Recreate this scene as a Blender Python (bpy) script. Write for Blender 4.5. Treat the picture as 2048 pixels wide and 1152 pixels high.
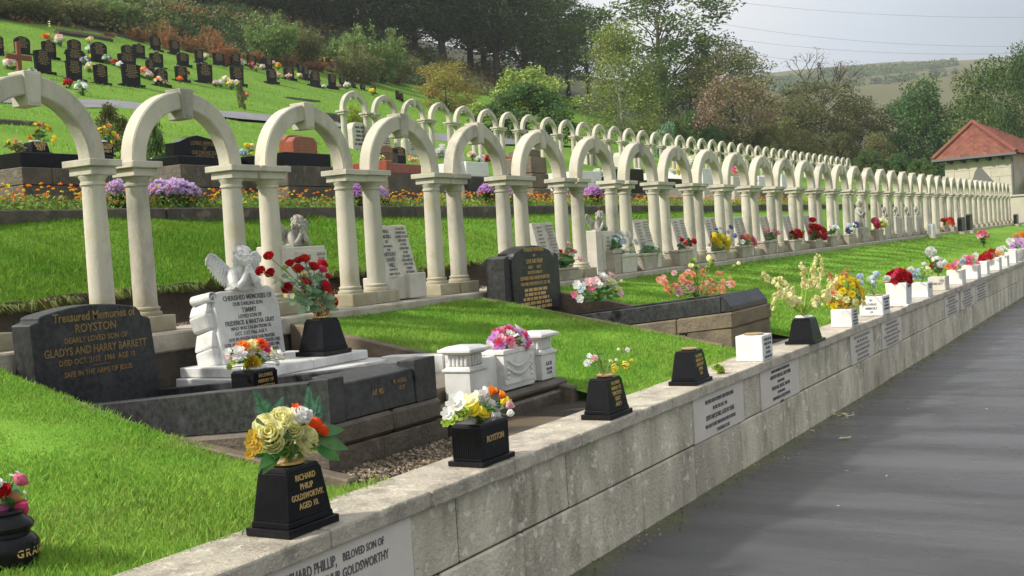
import bpy, bmesh, math, random
import numpy as np
from mathutils import Vector, Matrix
from math import radians as RAD, sin, cos, pi
for o in list(bpy.data.objects): bpy.data.objects.remove(o)
SC = bpy.context.scene
COL = SC.collection

# ------------------------------------------------------------------ camera
CAM = np.array([0.0, -5.673761685292164, 1.6500818076767474])
CR = np.array([0.49459090921658283, -0.8668446920103288, -0.0629294243882146])
CU = np.array([0.0636555167264432, -0.03608177930512384, 0.9973194475154216])
CF = np.array([0.866791674919991, 0.49727093735276195, -0.03733372675881872])
FPX = 2325.26
cd = bpy.data.cameras.new('camera'); cam = bpy.data.objects.new('camera', cd); COL.objects.link(cam)
cd.sensor_width = 36; cd.lens = FPX / 2048 * 36; cd.clip_end = 6000; cd.clip_start = .05
m = Matrix.Identity(4)
for i in range(3):
    m[i][0] = CR[i]; m[i][1] = CU[i]; m[i][2] = -CF[i]; m[i][3] = CAM[i]
cam.matrix_world = m
SC.camera = cam

# ------------------------------------------------------------------ sky and sun
SUN_AZ = math.atan2(0.68, -0.73)          # direction towards the sun in plan
SUN_EL = RAD(38)
wd = bpy.data.worlds.new('World'); SC.world = wd; wd.use_nodes = True
nt = wd.node_tree; nt.nodes.clear()
N = nt.nodes.new; L = nt.links.new
out = N('ShaderNodeOutputWorld'); bg = N('ShaderNodeBackground'); bg.inputs[1].default_value = .10
sky = N('ShaderNodeTexSky'); sky.sky_type = 'NISHITA'; sky.sun_disc = False
sky.sun_elevation = SUN_EL; sky.sun_rotation = pi / 2 - SUN_AZ
sky.air_density = 1.2; sky.dust_density = 2.5
tc = N('ShaderNodeTexCoord')
nz = N('ShaderNodeTexNoise'); nz.inputs['Scale'].default_value = 2.2; nz.inputs['Detail'].default_value = 5; nz.inputs['Roughness'].default_value = .55
mpw = N('ShaderNodeMapping'); mpw.inputs['Scale'].default_value = (1, 1, 2.2); mpw.inputs['Location'].default_value = (.3, .7, .1)
L(tc.outputs['Generated'], mpw.inputs[0]); L(mpw.outputs[0], nz.inputs['Vector'])
dp = N('ShaderNodeVectorMath'); dp.operation = 'DOT_PRODUCT'
dp.inputs[1].default_value = (cos(SUN_AZ) * cos(SUN_EL), sin(SUN_AZ) * cos(SUN_EL), sin(SUN_EL))
L(tc.outputs['Generated'], dp.inputs[0])
mr = N('ShaderNodeMapRange'); mr.inputs[1].default_value = -.46; mr.inputs[2].default_value = -.20; mr.inputs[3].default_value = .0; mr.inputs[4].default_value = 1
L(dp.outputs['Value'], mr.inputs[0])
ad = N('ShaderNodeMath'); ad.operation = 'MULTIPLY_ADD'; ad.inputs[1].default_value = .34; L(nz.outputs[0], ad.inputs[0]); L(mr.outputs[0], ad.inputs[2])
cr = N('ShaderNodeValToRGB'); e = cr.color_ramp.elements
e[0].position = .16; e[0].color = (.38, .45, .56, 1)
e[1].position = 1.0; e[1].color = (1.0, 1.0, 1.0, 1)
x = e.new(.60); x.color = (.68, .75, .86, 1)
L(ad.outputs[0], cr.inputs[0])
mul = N('ShaderNodeVectorMath'); mul.operation = 'SCALE'; mul.inputs['Scale'].default_value = 8.2
L(cr.outputs[0], mul.inputs[0])
mx = N('ShaderNodeMix'); mx.data_type = 'RGBA'; mx.inputs[0].default_value = .86
L(sky.outputs[0], mx.inputs[6]); L(mul.outputs[0], mx.inputs[7]); L(mx.outputs[2], bg.inputs[0]); L(bg.outputs[0], out.inputs[0])
sd = bpy.data.lights.new('sun', 'SUN'); sd.energy = 4.6; sd.angle = RAD(4.0); sd.color = (1, .94, .82)
sun = bpy.data.objects.new('sun', sd); COL.objects.link(sun)
sun.rotation_euler = Vector((-cos(SUN_AZ) * cos(SUN_EL), -sin(SUN_AZ) * cos(SUN_EL), -sin(SUN_EL))).to_track_quat('-Z', 'Y').to_euler()
SC.view_settings.view_transform = 'Standard'; SC.view_settings.look = 'None'
SC.view_settings.exposure = .42; SC.view_settings.gamma = 1
SC.render.engine = 'CYCLES'

# ------------------------------------------------------------------ helpers
def P(u, v, x=None, y=None, z=None):
    """point of the scene seen at photo pixel (u, v) on the plane x=, y= or z="""
    q = CF * FPX + CR * (u - 1024) + CU * (576 - v)
    t = ((x - CAM[0]) / q[0]) if x is not None else ((y - CAM[1]) / q[1]) if y is not None else (z - CAM[2]) / q[2]
    return CAM + t * q
def PD(u, v, d):
    """point at depth d along the view axis"""
    return CAM + (CF * FPX + CR * (u - 1024) + CU * (576 - v)) * d / FPX
def terr(x, y):
    return float(np.interp(y, [-2.705, -.17, .5, .62, .70, 1.6, 2.6, 2.85, 3.6, 5, 11, 19, 24, 30, 40, 60, 100, 200],
                           [.66, 1.15, 1.2, 1.26, 1.46, 1.80, 2.07, 2.18, 2.25, 2.6, 4.05, 6.05, 7.4, 9.4, 13.2, 21.5, 36, 60]))
def PT(u, v):
    """ground point of the hillside seen at pixel (u, v)"""
    q = CF * FPX + CR * (u - 1024) + CU * (576 - v); q = q / np.linalg.norm(q)
    lo, prev = 8.0, 8.0
    t = 8.0
    while t < 160:
        p = CAM + t * q
        if p[1] > 2.9 and p[2] < terr(p[0], p[1]):
            lo, hi = t - .25, t
            for _ in range(20):
                mid = (lo + hi) / 2; p = CAM + mid * q
                if p[2] < terr(p[0], p[1]): hi = mid
                else: lo = mid
            return CAM + hi * q
        t += .25
    return CAM + 60 * q
def depth(p): return float((np.asarray(p) - CAM) @ CF)

class MB:
    def __init__(s): s.v = []; s.f = []; s.M = None; s.arr = []
    def add(s, vs, fs):
        n = len(s.v)
        if s.M is not None: vs = [tuple(s.M @ Vector(p)) for p in vs]
        s.v += [tuple(p) for p in vs]; s.f += [tuple(i + n for i in f) for f in fs]
        return s
    def hexa(s, b, t):
        vs = list(b) + list(t)
        return s.add(vs, [(3, 2, 1, 0), (4, 5, 6, 7), (0, 1, 5, 4), (1, 2, 6, 5), (2, 3, 7, 6), (3, 0, 4, 7)])
    def box(s, x0, x1, y0, y1, z0, z1):
        return s.hexa([(x0, y0, z0), (x1, y0, z0), (x1, y1, z0), (x0, y1, z0)], [(x0, y0, z1), (x1, y0, z1), (x1, y1, z1), (x0, y1, z1)])
    def frus(s, cx, cy, z0, z1, a, b, a2, b2):
        return s.hexa([(cx - a / 2, cy - b / 2, z0), (cx + a / 2, cy - b / 2, z0), (cx + a / 2, cy + b / 2, z0), (cx - a / 2, cy + b / 2, z0)],
                      [(cx - a2 / 2, cy - b2 / 2, z1), (cx + a2 / 2, cy - b2 / 2, z1), (cx + a2 / 2, cy + b2 / 2, z1), (cx - a2 / 2, cy + b2 / 2, z1)])
    def prism_y(s, poly, y0, y1):          # poly in (x, z), extruded along y
        n = len(poly)
        vs = [(p[0], y0, p[1]) for p in poly] + [(p[0], y1, p[1]) for p in poly]
        return s.add(vs, [tuple(range(n)), tuple(range(2 * n - 1, n - 1, -1))] + [(i + n, (i + 1) % n + n, (i + 1) % n, i) for i in range(n)])
    def prism_z(s, poly, z0, z1):
        n = len(poly)
        vs = [(p[0], p[1], z0) for p in poly] + [(p[0], p[1], z1) for p in poly]
        return s.add(vs, [tuple(range(n - 1, -1, -1)), tuple(range(n, 2 * n))] + [(i, (i + 1) % n, (i + 1) % n + n, i + n) for i in range(n)])
    def prism_x(s, poly, x0, x1):          # poly in (y, z)
        n = len(poly)
        vs = [(x0, p[0], p[1]) for p in poly] + [(x1, p[0], p[1]) for p in poly]
        return s.add(vs, [tuple(range(n - 1, -1, -1)), tuple(range(n, 2 * n))] + [(i, (i + 1) % n, (i + 1) % n + n, i + n) for i in range(n)])
    def lathe(s, prof, n=20, c=(0, 0, 0)):
        vs = []; fs = []
        for r, z in prof:
            for k in range(n):
                a = 2 * pi * k / n; vs.append((c[0] + r * cos(a), c[1] + r * sin(a), c[2] + z))
        for j in range(len(prof) - 1):
            for k in range(n):
                a, b = j * n + k, j * n + (k + 1) % n
                fs.append((a, b, b + n, a + n))
        fs.append(tuple(range(n - 1, -1, -1))); fs.append(tuple(range((len(prof) - 1) * n, len(prof) * n)))
        return s.add(vs, fs)
    def tube(s, pts, rad, n=6):
        pts = [Vector(p) for p in pts]
        if not hasattr(rad, '__len__'): rad = [rad] * len(pts)
        vs = []; fs = []
        up = Vector((.13, .31, .94))
        for i, p in enumerate(pts):
            t = (pts[min(i + 1, len(pts) - 1)] - pts[max(i - 1, 0)]).normalized()
            a = t.cross(up)
            if a.length < .05: a = t.cross(Vector((1, 0, 0)))
            a.normalize(); b = t.cross(a)
            for k in range(n):
                w = 2 * pi * k / n; vs.append(p + (a * cos(w) + b * sin(w)) * rad[i])
        for j in range(len(pts) - 1):
            for k in range(n):
                a, b = j * n + k, j * n + (k + 1) % n
                fs.append((a, b, b + n, a + n))
        fs.append(tuple(range(n - 1, -1, -1))); fs.append(tuple(range((len(pts) - 1) * n, len(pts) * n)))
        return s.add(vs, fs)
    def ball(s, c, r, nu=10, nv=7, jit=0, rnd=random):
        if not hasattr(r, '__len__'): r = (r, r, r)
        vs = [(c[0], c[1], c[2] - r[2])]; fs = []
        for j in range(1, nv):
            ph = -pi / 2 + pi * j / nv
            for k in range(nu):
                a = 2 * pi * k / nu; q = 1 + jit * (rnd.random() - .5)
                vs.append((c[0] + r[0] * cos(ph) * cos(a) * q, c[1] + r[1] * cos(ph) * sin(a) * q, c[2] + r[2] * sin(ph) * q))
        vs.append((c[0], c[1], c[2] + r[2])); T = len(vs) - 1
        for k in range(nu):
            fs.append((0, 1 + (k + 1) % nu, 1 + k)); o = 1 + (nv - 2) * nu
            fs.append((T, o + k, o + (k + 1) % nu))
        for j in range(nv - 2):
            for k in range(nu):
                a, b = 1 + j * nu + k, 1 + j * nu + (k + 1) % nu
                fs.append((a, b, b + nu, a + nu))
        return s.add(vs, fs)
    def merge(s, o):
        n = len(s.v); s.v += o.v; s.f += [tuple(i + n for i in f) for f in o.f]; return s

def new_mesh(name, v, f):
    me = bpy.data.meshes.new(name); me.from_pydata([tuple(p) for p in v], [], f); me.update(); return me
def quads_mesh(name, V, k=4):
    """V: (n*k, 3) numpy array of separate k-gons"""
    n = len(V) // k
    me = bpy.data.meshes.new(name); me.vertices.add(len(V)); me.vertices.foreach_set('co', np.ascontiguousarray(V, dtype=np.float32).ravel())
    me.loops.add(len(V)); me.loops.foreach_set('vertex_index', np.arange(len(V), dtype=np.int32))
    me.polygons.add(n); me.polygons.foreach_set('loop_start', np.arange(0, len(V), k, dtype=np.int32))
    me.polygons.foreach_set('loop_total', np.full(n, k, dtype=np.int32))
    me.update(calc_edges=True); return me
def link(o, parent=None):
    COL.objects.link(o)
    if parent is not None: o.parent = parent
    return o
def root_off(parent):
    off = Vector((0, 0, 0)); p = parent
    while p is not None: off += p.location; p = p.parent
    return off
def build(name, mb, mat, parent=None, bevel=0, smooth=False, seg=1, local=False, origin=None):
    """link a builder as ONE mesh object; builder coordinates are world unless local"""
    off = Vector((0, 0, 0)) if local else root_off(parent)
    if origin is not None: off = Vector(origin)
    me = new_mesh(name, [(p[0] - off.x, p[1] - off.y, p[2] - off.z) for p in mb.v], mb.f)
    bm = bmesh.new(); bm.from_mesh(me)
    bmesh.ops.recalc_face_normals(bm, faces=bm.faces)
    if bevel:
        es = [e for e in bm.edges if len(e.link_faces) == 2 and e.calc_face_angle(0) > .5]
        bmesh.ops.bevel(bm, geom=es, offset=bevel, segments=seg, affect='EDGES', profile=.5, clamp_overlap=True)
    bm.to_mesh(me); bm.free()
    if smooth:
        me.polygons.foreach_set('use_smooth', [True] * len(me.polygons))
        if smooth == 'auto':
            me.set_sharp_from_angle(angle=RAD(38))
    for mm in (mat if isinstance(mat, (list, tuple)) else [mat]): me.materials.append(mm)
    o = bpy.data.objects.new(name, me)
    if origin is not None: o.location = Vector(origin)
    return link(o, parent)
def obj_mesh(name, me, mat, parent=None):
    me.materials.append(mat); return link(bpy.data.objects.new(name, me), parent)
def tag(o, label, cat, group=None):
    o['label'] = label; o['category'] = cat
    if group: o['group'] = group
    return o
def struct(o, kind='structure'): o['kind'] = kind; return o
def thing(name, label, cat, loc=(0, 0, 0), group=None, rz=0):
    o = bpy.data.objects.new(name, None); COL.objects.link(o); o.location = Vector([float(q) for q in loc]); o.rotation_euler = (0, 0, rz)
    o.empty_display_size = .1
    return tag(o, label, cat, group)
def copy_tree(o, parent=None):
    c = o.copy(); COL.objects.link(c); c.parent = parent
    for ch in list(o.children): copy_tree(ch, c)
    return c
ORD = ['first', 'second', 'third', 'fourth', 'fifth', 'sixth', 'seventh', 'eighth', 'ninth', 'tenth', 'eleventh', 'twelfth', 'thirteenth', 'fourteenth',
       'fifteenth', 'sixteenth', 'seventeenth', 'eighteenth', 'nineteenth', 'twentieth']
def ordw(i):
    if i < 20: return ORD[i]
    t = ['twenty', 'thirty', 'forty'][(i + 1) // 10 - 2]; r = (i + 1) % 10
    return {'twenty': 'twentieth', 'thirty': 'thirtieth', 'forty': 'fortieth'}[t] if r == 0 else t + '-' + ORD[r - 1]

# ------------------------------------------------------------------ materials
def pm(name, col, col2=None, sc=6, rough=.75, bump=0, bsc=40, spec=.4, metal=0, isl=0, objr=0, stain=None, stsc=2.5, stamt=.5, strch=None, lo=.35, hi=.65, det=6, lich=None, trans=0, coat=0):
    mt = bpy.data.materials.new(name); mt.use_nodes = True; t = mt.node_tree; b = t.nodes['Principled BSDF']
    n = t.nodes.new; l = t.links.new
    b.inputs['Roughness'].default_value = rough; b.inputs['Metallic'].default_value = metal; b.inputs['Specular IOR Level'].default_value = spec
    if coat: b.inputs['Coat Weight'].default_value = coat; b.inputs['Coat Roughness'].default_value = .08
    c4 = lambda c: (c[0], c[1], c[2], 1)
    tc = n('ShaderNodeTexCoord'); vec = tc.outputs['Object']
    oi = n('ShaderNodeObjectInfo')
    av = n('ShaderNodeVectorMath'); av.operation = 'ADD'
    sc3 = n('ShaderNodeVectorMath'); sc3.operation = 'SCALE'; sc3.inputs['Scale'].default_value = 37.0
    cmb = n('ShaderNodeCombineXYZ'); l(oi.outputs['Random'], cmb.inputs[0]); l(oi.outputs['Random'], cmb.inputs[1]); l(cmb.outputs[0], sc3.inputs[0])
    l(vec, av.inputs[0]); l(sc3.outputs[0], av.inputs[1]); vec = av.outputs[0]
    if strch:
        mp = n('ShaderNodeMapping'); mp.inputs['Scale'].default_value = strch; l(vec, mp.inputs[0]); vec2 = mp.outputs[0]
    else: vec2 = vec
    def mixc(fac, a, bb):
        m_ = n('ShaderNodeMix'); m_.data_type = 'RGBA'
        if hasattr(fac, 'default_value') or hasattr(fac, 'links'): l(fac, m_.inputs[0])
        else: m_.inputs[0].default_value = fac
        for s_, q in ((6, a), (7, bb)):
            if isinstance(q, (tuple, list)): m_.inputs[s_].default_value = c4(q)
            else: l(q, m_.inputs[s_])
        return m_.outputs[2]
    def noise(s_, d=6, v=None, r=.6):
        q = n('ShaderNodeTexNoise'); q.inputs['Scale'].default_value = s_; q.inputs['Detail'].default_value = d; q.inputs['Roughness'].default_value = r
        l(v if v is not None else vec, q.inputs['Vector']); return q.outputs[0]
    def rng(src, a, bb, c=0, d=1):
        q = n('ShaderNodeMapRange'); q.inputs[1].default_value = a; q.inputs[2].default_value = bb; q.inputs[3].default_value = c; q.inputs[4].default_value = d
        l(src, q.inputs[0]); return q.outputs[0]
    c = tuple(col)
    if col2 is not None: c = mixc(rng(noise(sc, det, vec2), lo, hi), c, tuple(col2))
    if stain is not None: c = mixc(rng(noise(stsc, 8, vec2, .7), .5, .72, 0, stamt), c, tuple(stain))
    if lich is not None: c = mixc(rng(noise(lich[1], 3, vec, .5), .60, .68, 0, lich[2]), c, tuple(lich[0]))
    if isl or objr:
        hs = n('ShaderNodeHueSaturation')
        if isinstance(c, tuple): hs.inputs['Color'].default_value = c4(c)
        else: l(c, hs.inputs['Color'])
        if isl:
            g = n('ShaderNodeNewGeometry'); l(rng(g.outputs['Random Per Island'], 0, 1, 1 - isl, 1 + isl), hs.inputs['Value'])
            q = n('ShaderNodeMath'); q.operation = 'MULTIPLY'; q.inputs[1].default_value = 7.31; l(g.outputs['Random Per Island'], q.inputs[0])
            q2 = n('ShaderNodeMath'); q2.operation = 'FRACT'; l(q.outputs[0], q2.inputs[0])
            l(rng(q2.outputs[0], 0, 1, .5 - isl * .06, .5 + isl * .06), hs.inputs['Hue'])
        else: l(rng(oi.outputs['Random'], 0, 1, 1 - objr, 1 + objr), hs.inputs['Value'])
        c = hs.outputs[0]
    if isinstance(c, tuple): b.inputs['Base Color'].default_value = c4(c)
    else: l(c, b.inputs['Base Color'])
    if bump:
        bp = n('ShaderNodeBump'); bp.inputs['Strength'].default_value = bump; bp.inputs['Distance'].default_value = .02
        l(noise(bsc, 8), bp.inputs['Height']); l(bp.outputs[0], b.inputs['Normal'])
    if trans:
        tr = n('ShaderNodeBsdfTranslucent'); ms = n('ShaderNodeMixShader'); ms.inputs[0].default_value = trans
        if isinstance(c, tuple): tr.inputs[0].default_value = c4(c)
        else: l(c, tr.inputs[0])
        l(b.outputs[0], ms.inputs[1]); l(tr.outputs[0], ms.inputs[2]); l(ms.outputs[0], t.nodes['Material Output'].inputs[0])
    mt['nodes_done'] = 1
    return mt
M = {}
M['arch'] = pm('cream_stone', (.56, .52, .425), (.425, .405, .345), 2.2, .85, .22, 60, stain=(.15, .145, .125), stsc=1.7, stamt=.8, strch=(1, 1, .55), lich=((.40, .36, .20), 4.2, .5), spec=.25, objr=.06)
def algae(mt, zt, col):
    """greenish brown algae rising unevenly from the foot of the stone"""
    t = mt.node_tree; n = t.nodes.new; l = t.links.new; b = t.nodes['Principled BSDF']; old = b.inputs['Base Color'].links[0].from_socket
    tc = n('ShaderNodeTexCoord'); sx = n('ShaderNodeSeparateXYZ'); l(tc.outputs['Object'], sx.inputs[0]); oi = n('ShaderNodeObjectInfo'); av = n('ShaderNodeVectorMath'); av.operation = 'ADD'
    sc = n('ShaderNodeVectorMath'); sc.operation = 'SCALE'; sc.inputs['Scale'].default_value = 61; cb = n('ShaderNodeCombineXYZ'); l(oi.outputs['Random'], cb.inputs[0]); l(cb.outputs[0], sc.inputs[0]); l(tc.outputs['Object'], av.inputs[0]); l(sc.outputs[0], av.inputs[1])
    nz = n('ShaderNodeTexNoise'); nz.inputs['Scale'].default_value = 7; nz.inputs['Detail'].default_value = 6; l(av.outputs[0], nz.inputs['Vector'])
    mr = n('ShaderNodeMapRange'); mr.inputs[1].default_value = -.08; mr.inputs[2].default_value = zt; mr.inputs[3].default_value = .50; mr.inputs[4].default_value = -.35; l(sx.outputs[2], mr.inputs[0])
    ad = n('ShaderNodeMath'); ad.operation = 'ADD'; l(mr.outputs[0], ad.inputs[0]); l(nz.outputs[0], ad.inputs[1])
    m2 = n('ShaderNodeMapRange'); m2.inputs[1].default_value = .55; m2.inputs[2].default_value = .95; m2.inputs[4].default_value = .7; l(ad.outputs[0], m2.inputs[0])
    mx = n('ShaderNodeMix'); mx.data_type = 'RGBA'; l(m2.outputs[0], mx.inputs[0]); l(old, mx.inputs[6]); mx.inputs[7].default_value = (*col, 1); l(mx.outputs[2], b.inputs['Base Color'])
algae(M['arch'], .38, (.26, .235, .13))
M['wall'] = pm('grey_limestone', (.66, .605, .48), (.43, .39, .31), 3.2, .8, .9, 45, stain=(.15, .13, .085), stsc=3.0, stamt=.85, strch=(1, 1, .4), lich=((.82, .79, .69), 17, .65), spec=.35, isl=.13)
M['cope'] = pm('coping_stone', (.52, .47, .38), (.36, .32, .26), 7, .5, .7, 50, stain=(.16, .14, .11), stsc=3.5, stamt=.65, lich=((.70, .66, .56), 20, .6), spec=.5, isl=.08)
M['plaque'] = pm('plaque_stone', (.62, .57, .51), (.57, .53, .48), 5, .7, .1, 60, stain=(.45, .42, .37), stamt=.3)
M['kerb'] = pm('kerb_stone', (.46, .42, .34), (.34, .31, .26), 6, .9, .5, 40, stain=(.13, .12, .10), stsc=3.5, stamt=.7)
M['black'] = pm('black_granite', (.007, .007, .009), (.011, .011, .013), 60, .10, 0, spec=.13, stain=(.02, .02, .02), stsc=6, stamt=.4)
M['agedblack'] = pm('aged_black_granite', (.014, .015, .017), (.040, .041, .043), 30, .38, .15, 160, spec=.28, stain=(.085, .085, .09), stsc=5, stamt=.6, det=10)
M['marble'] = pm('white_marble', (.66, .66, .645), (.54, .54, .53), 4, .5, .1, 60, stain=(.20, .20, .175), stsc=2.6, stamt=.75)
M['whitestone'] = pm('white_pot_marble', (.72, .72, .72), (.64, .64, .65), 6, .4, .05, 40, stain=(.42, .42, .41), stsc=5, stamt=.4)
M['statue'] = pm('statue_stone', (.46, .44, .39), (.30, .285, .25), 9, .8, .3, 90, stain=(.13, .125, .11), stsc=7, stamt=.75)
M['memstone'] = pm('memorial_stone', (.60, .56, .49), (.50, .47, .42), 5, .8, .25, 70, stain=(.30, .28, .24), stsc=4, stamt=.45)
M['brown'] = pm('brown_stone', (.105, .08, .056), (.06, .048, .037), 5, .55, .6, 30, stain=(.03, .028, .025), stsc=2.6, stamt=.85, spec=.5, lich=((.24, .20, .14), 9, .35))
M['tan'] = pm('tan_stone', (.20, .155, .105), (.115, .09, .065), 3, .7, .6, 30, stain=(.035, .032, .028), stsc=2.2, stamt=.85, spec=.4)
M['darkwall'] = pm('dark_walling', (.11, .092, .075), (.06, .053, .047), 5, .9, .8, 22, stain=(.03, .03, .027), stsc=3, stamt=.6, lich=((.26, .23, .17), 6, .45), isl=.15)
M['redgran'] = pm('red_granite', (.30, .075, .035), (.22, .055, .03), 18, .3, 0, spec=.5)
M['fadedink'] = pm('worn_lettering', (.20, .19, .17), (.30, .28, .25), 30, .85)
M['gold'] = pm('gold_lettering', (.62, .42, .16), None, rough=.35, metal=.35)
M['dullgold'] = pm('faded_gold_lettering', (.30, .19, .06), (.17, .11, .045), 40, .6)
M['ink'] = pm('dark_lettering', (.07, .07, .08), (.15, .15, .15), 30, .8)
M['brass'] = pm('brass', (.75, .52, .22), (.6, .42, .2), 20, .25, metal=.9)
M['soil'] = pm('dark_soil', (.055, .042, .03), (.03, .024, .018), 10, .95, 1.0, 20)
M['pebble'] = pm('pebble', (.30, .24, .16), (.16, .13, .10), 3, .5, isl=.45)
M['wetslab'] = pm('wet_slab', (.16, .115, .07), (.09, .075, .05), 4, .28, .25, 20, spec=.6)
M['grass'] = pm('grass_blades', (.120, .265, .024), (.19, .32, .038), .9, .6, isl=.30, trans=.4, spec=.2)
M['lawngrass'] = pm('lawn_blades', (.19, .40, .050), (.29, .46, .075), 1.1, .6, isl=.30, trans=.5, spec=.25, stain=(.34, .36, .12), stsc=1.7, stamt=.5)
M['lawnturf'] = pm('lawn_turf', (.15, .32, .035), (.22, .38, .05), 1.3, .9, .5, 60, spec=.1)
M['turf'] = pm('turf', (.095, .225, .020), (.145, .28, .028), 1.3, .9, .7, 60, spec=.1, stain=(.15, .16, .05), stsc=1.4, stamt=.45)
M['hillturf'] = pm('hill_turf', (.100, .215, .020), (.145, .26, .032), .35, .9, .6, 8, spec=.1, stain=(.12, .15, .04), stsc=.8, stamt=.5)
M['tuft'] = pm('long_grass', (.11, .19, .035), (.19, .22, .07), 1.2, .7, isl=.4, trans=.3)
M['forest'] = pm('forest_floor', (.035, .045, .016), (.055, .05, .025), .5, .95, .5, 4)
M['paving'] = pm('path_paving', (.20, .20, .215), (.14, .14, .155), 2, .6, .2, 10)
M['tile'] = pm('roof_tile', (.185, .062, .040), (.14, .05, .034), 3, .85, isl=.22)
M['house'] = pm('house_stone', (.50, .46, .38), (.42, .39, .32), 1.4, .9, .3, 10, stain=(.28, .27, .23), stsc=.9, stamt=.5)
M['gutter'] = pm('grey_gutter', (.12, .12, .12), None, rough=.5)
M['dark'] = pm('dark_paint', (.012, .012, .016), None, rough=.6)
M['wood_red'] = pm('red_wood', (.20, .055, .03), None, rough=.7)
M['timber'] = pm('old_timber', (.085, .06, .042), (.05, .038, .028), 3, .9)
M['bark'] = pm('bark', (.075, .06, .048), (.045, .037, .03), 3, .95, .6, 12)
M['birchbark'] = pm('birch_bark', (.55, .53, .48), (.20, .19, .17), 5, .85)
M['stem'] = pm('green_stem', (.11, .19, .035), (.16, .22, .05), 8, .6, isl=.2)
M['drystem'] = pm('dry_stem', (.46, .30, .13), (.36, .24, .11), 8, .7, isl=.3)
M['leafgreen'] = pm('bouquet_leaf', (.045, .15, .035), (.09, .21, .05), 12, .45, isl=.35, trans=.2)
M['silverleaf'] = pm('pale_green_leaf', (.20, .32, .20), (.14, .26, .13), 12, .6, isl=.3, trans=.2)
M['fern'] = pm('fern_green', (.10, .25, .16), (.07, .20, .11), 12, .6, isl=.25, trans=.2)
def petal(name, c, isl=.14): M[name] = pm('petal_' + name, c, None, rough=.6, isl=isl, spec=.2, trans=.5)
for nm, c in dict(cream=(.87, .84, .50), yellow=(.80, .66, .05), white=(.82, .82, .80), orange=(.85, .28, .03), redorange=(.85, .10, .02), red=(.50, .012, .025), crimson=(.55, .02, .05),
                  pink=(.78, .22, .36), rose=(.75, .08, .22), palepink=(.82, .55, .58), peach=(.80, .40, .22), lilac=(.66, .36, .72), mauve=(.66, .50, .74), blue=(.16, .18, .50),
                  paleblue=(.62, .72, .82), goldleaf=(.62, .42, .06), lime=(.72, .74, .22), magenta=(.62, .10, .45)).items(): petal(nm, c)
def leafmat(nm, c, c2, isl=.4, trans=.3): M[nm] = pm('leaves_' + nm, c, c2, .35, .6, isl=isl, trans=trans, spec=.25)
leafmat('darkwood', (.040, .088, .024), (.078, .122, .036))
leafmat('oak', (0.072, 0.138, 0.032), (0.123, 0.167, 0.043))
leafmat('birch', (0.167, 0.239, 0.051), (0.246, 0.275, 0.072))
leafmat('willow', (0.145, 0.246, 0.065), (0.217, 0.290, 0.087))
leafmat('laurel', (.060, .135, .036), (.10, .18, .05))
leafmat('laureltip', (0.232, 0.362, 0.072), (0.319, 0.406, 0.102))
leafmat('autumn', (.30, .33, .065), (.38, .23, .08))
leafmat('pinkish', (.27, .18, .13), (.17, .175, .07))
leafmat('bracken', (0.345, 0.138, 0.063), (0.287, 0.196, 0.069))
leafmat('olive', (.14, .175, .05), (.21, .20, .075))
leafmat('brownish', (.14, .135, .05), (.10, .125, .04))
leafmat('bright', (.052, .135, .034), (.085, .16, .04))
leafmat('lime', (0.242, 0.374, 0.044), (0.330, 0.418, 0.066))
leafmat('marigoldleaf', (0.145, 0.246, 0.043), (0.232, 0.319, 0.072))
# ------------------------------------------------------------------ setting: ground, path, lawns, hillside
rg = np.random.default_rng(7)
def fbm2(x, y, seed, oct=4, f0=1.0):
    r = np.random.default_rng(seed); z = np.zeros_like(x, dtype=float); a = 1.0
    for o in range(oct):
        for _ in range(3):
            th = r.uniform(0, 2 * pi); k = f0 * 2 ** o * r.uniform(.7, 1.4); z += a * np.sin(k * (x * cos(th) + y * sin(th)) + r.uniform(0, 2 * pi)) / 3
        a *= .55
    return z
def grid(name, xs, ys, zf, mat, hole=None, amp=.0, f0=2., seed=1, smooth=True):
    X, Y = np.meshgrid(xs, ys); Z = zf(X, Y) + amp * fbm2(X, Y, seed, 4, f0)
    v = np.stack([X.ravel(), Y.ravel(), Z.ravel()], 1); nx = len(xs); f = []
    for j in range(len(ys) - 1):
        for i in range(nx - 1):
            if hole and hole((xs[i] + xs[i + 1]) / 2, (ys[j] + ys[j + 1]) / 2): continue
            a = j * nx + i; f.append((a, a + 1, a + 1 + nx, a + nx))
    me = new_mesh(name, v.tolist(), f); me.materials.append(mat)
    if smooth: me.polygons.foreach_set('use_smooth', [True] * len(me.polygons))
    return struct(link(bpy.data.objects.new(name, me)))
def terrv(X, Y): return np.vectorize(terr)(X, Y)
build_ground = MB().add([(-1300, -1300, -.06), (1300, -1300, -.06), (1300, 1300, -.06), (-1300, 1300, -.06)], [(0, 1, 2, 3)])
struct(build('ground', build_ground, M['turf']))
# wet asphalt path with moss along the foot of the wall
mt = pm('wet_asphalt', (.074, .075, .083), (.040, .040, .046), .7, .42, .5, 260, spec=1., strch=(2.6, .35, 1), lo=.38, hi=.60)
t = mt.node_tree; n = t.nodes.new; l = t.links.new; b = t.nodes['Principled BSDF']
tcx = n('ShaderNodeTexCoord'); sx = n('ShaderNodeSeparateXYZ'); l(tcx.outputs['Object'], sx.inputs[0])
mp = n('ShaderNodeMapping'); mp.inputs['Scale'].default_value = (2.4, .5, 1); l(tcx.outputs['Object'], mp.inputs[0])
wn = n('ShaderNodeTexNoise'); wn.inputs['Scale'].default_value = .9; wn.inputs['Detail'].default_value = 6; l(mp.outputs[0], wn.inputs['Vector'])
mr1 = n('ShaderNodeMapRange'); mr1.inputs[1].default_value = .40; mr1.inputs[2].default_value = .66; mr1.inputs[3].default_value = .16; mr1.inputs[4].default_value = .48
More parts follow.
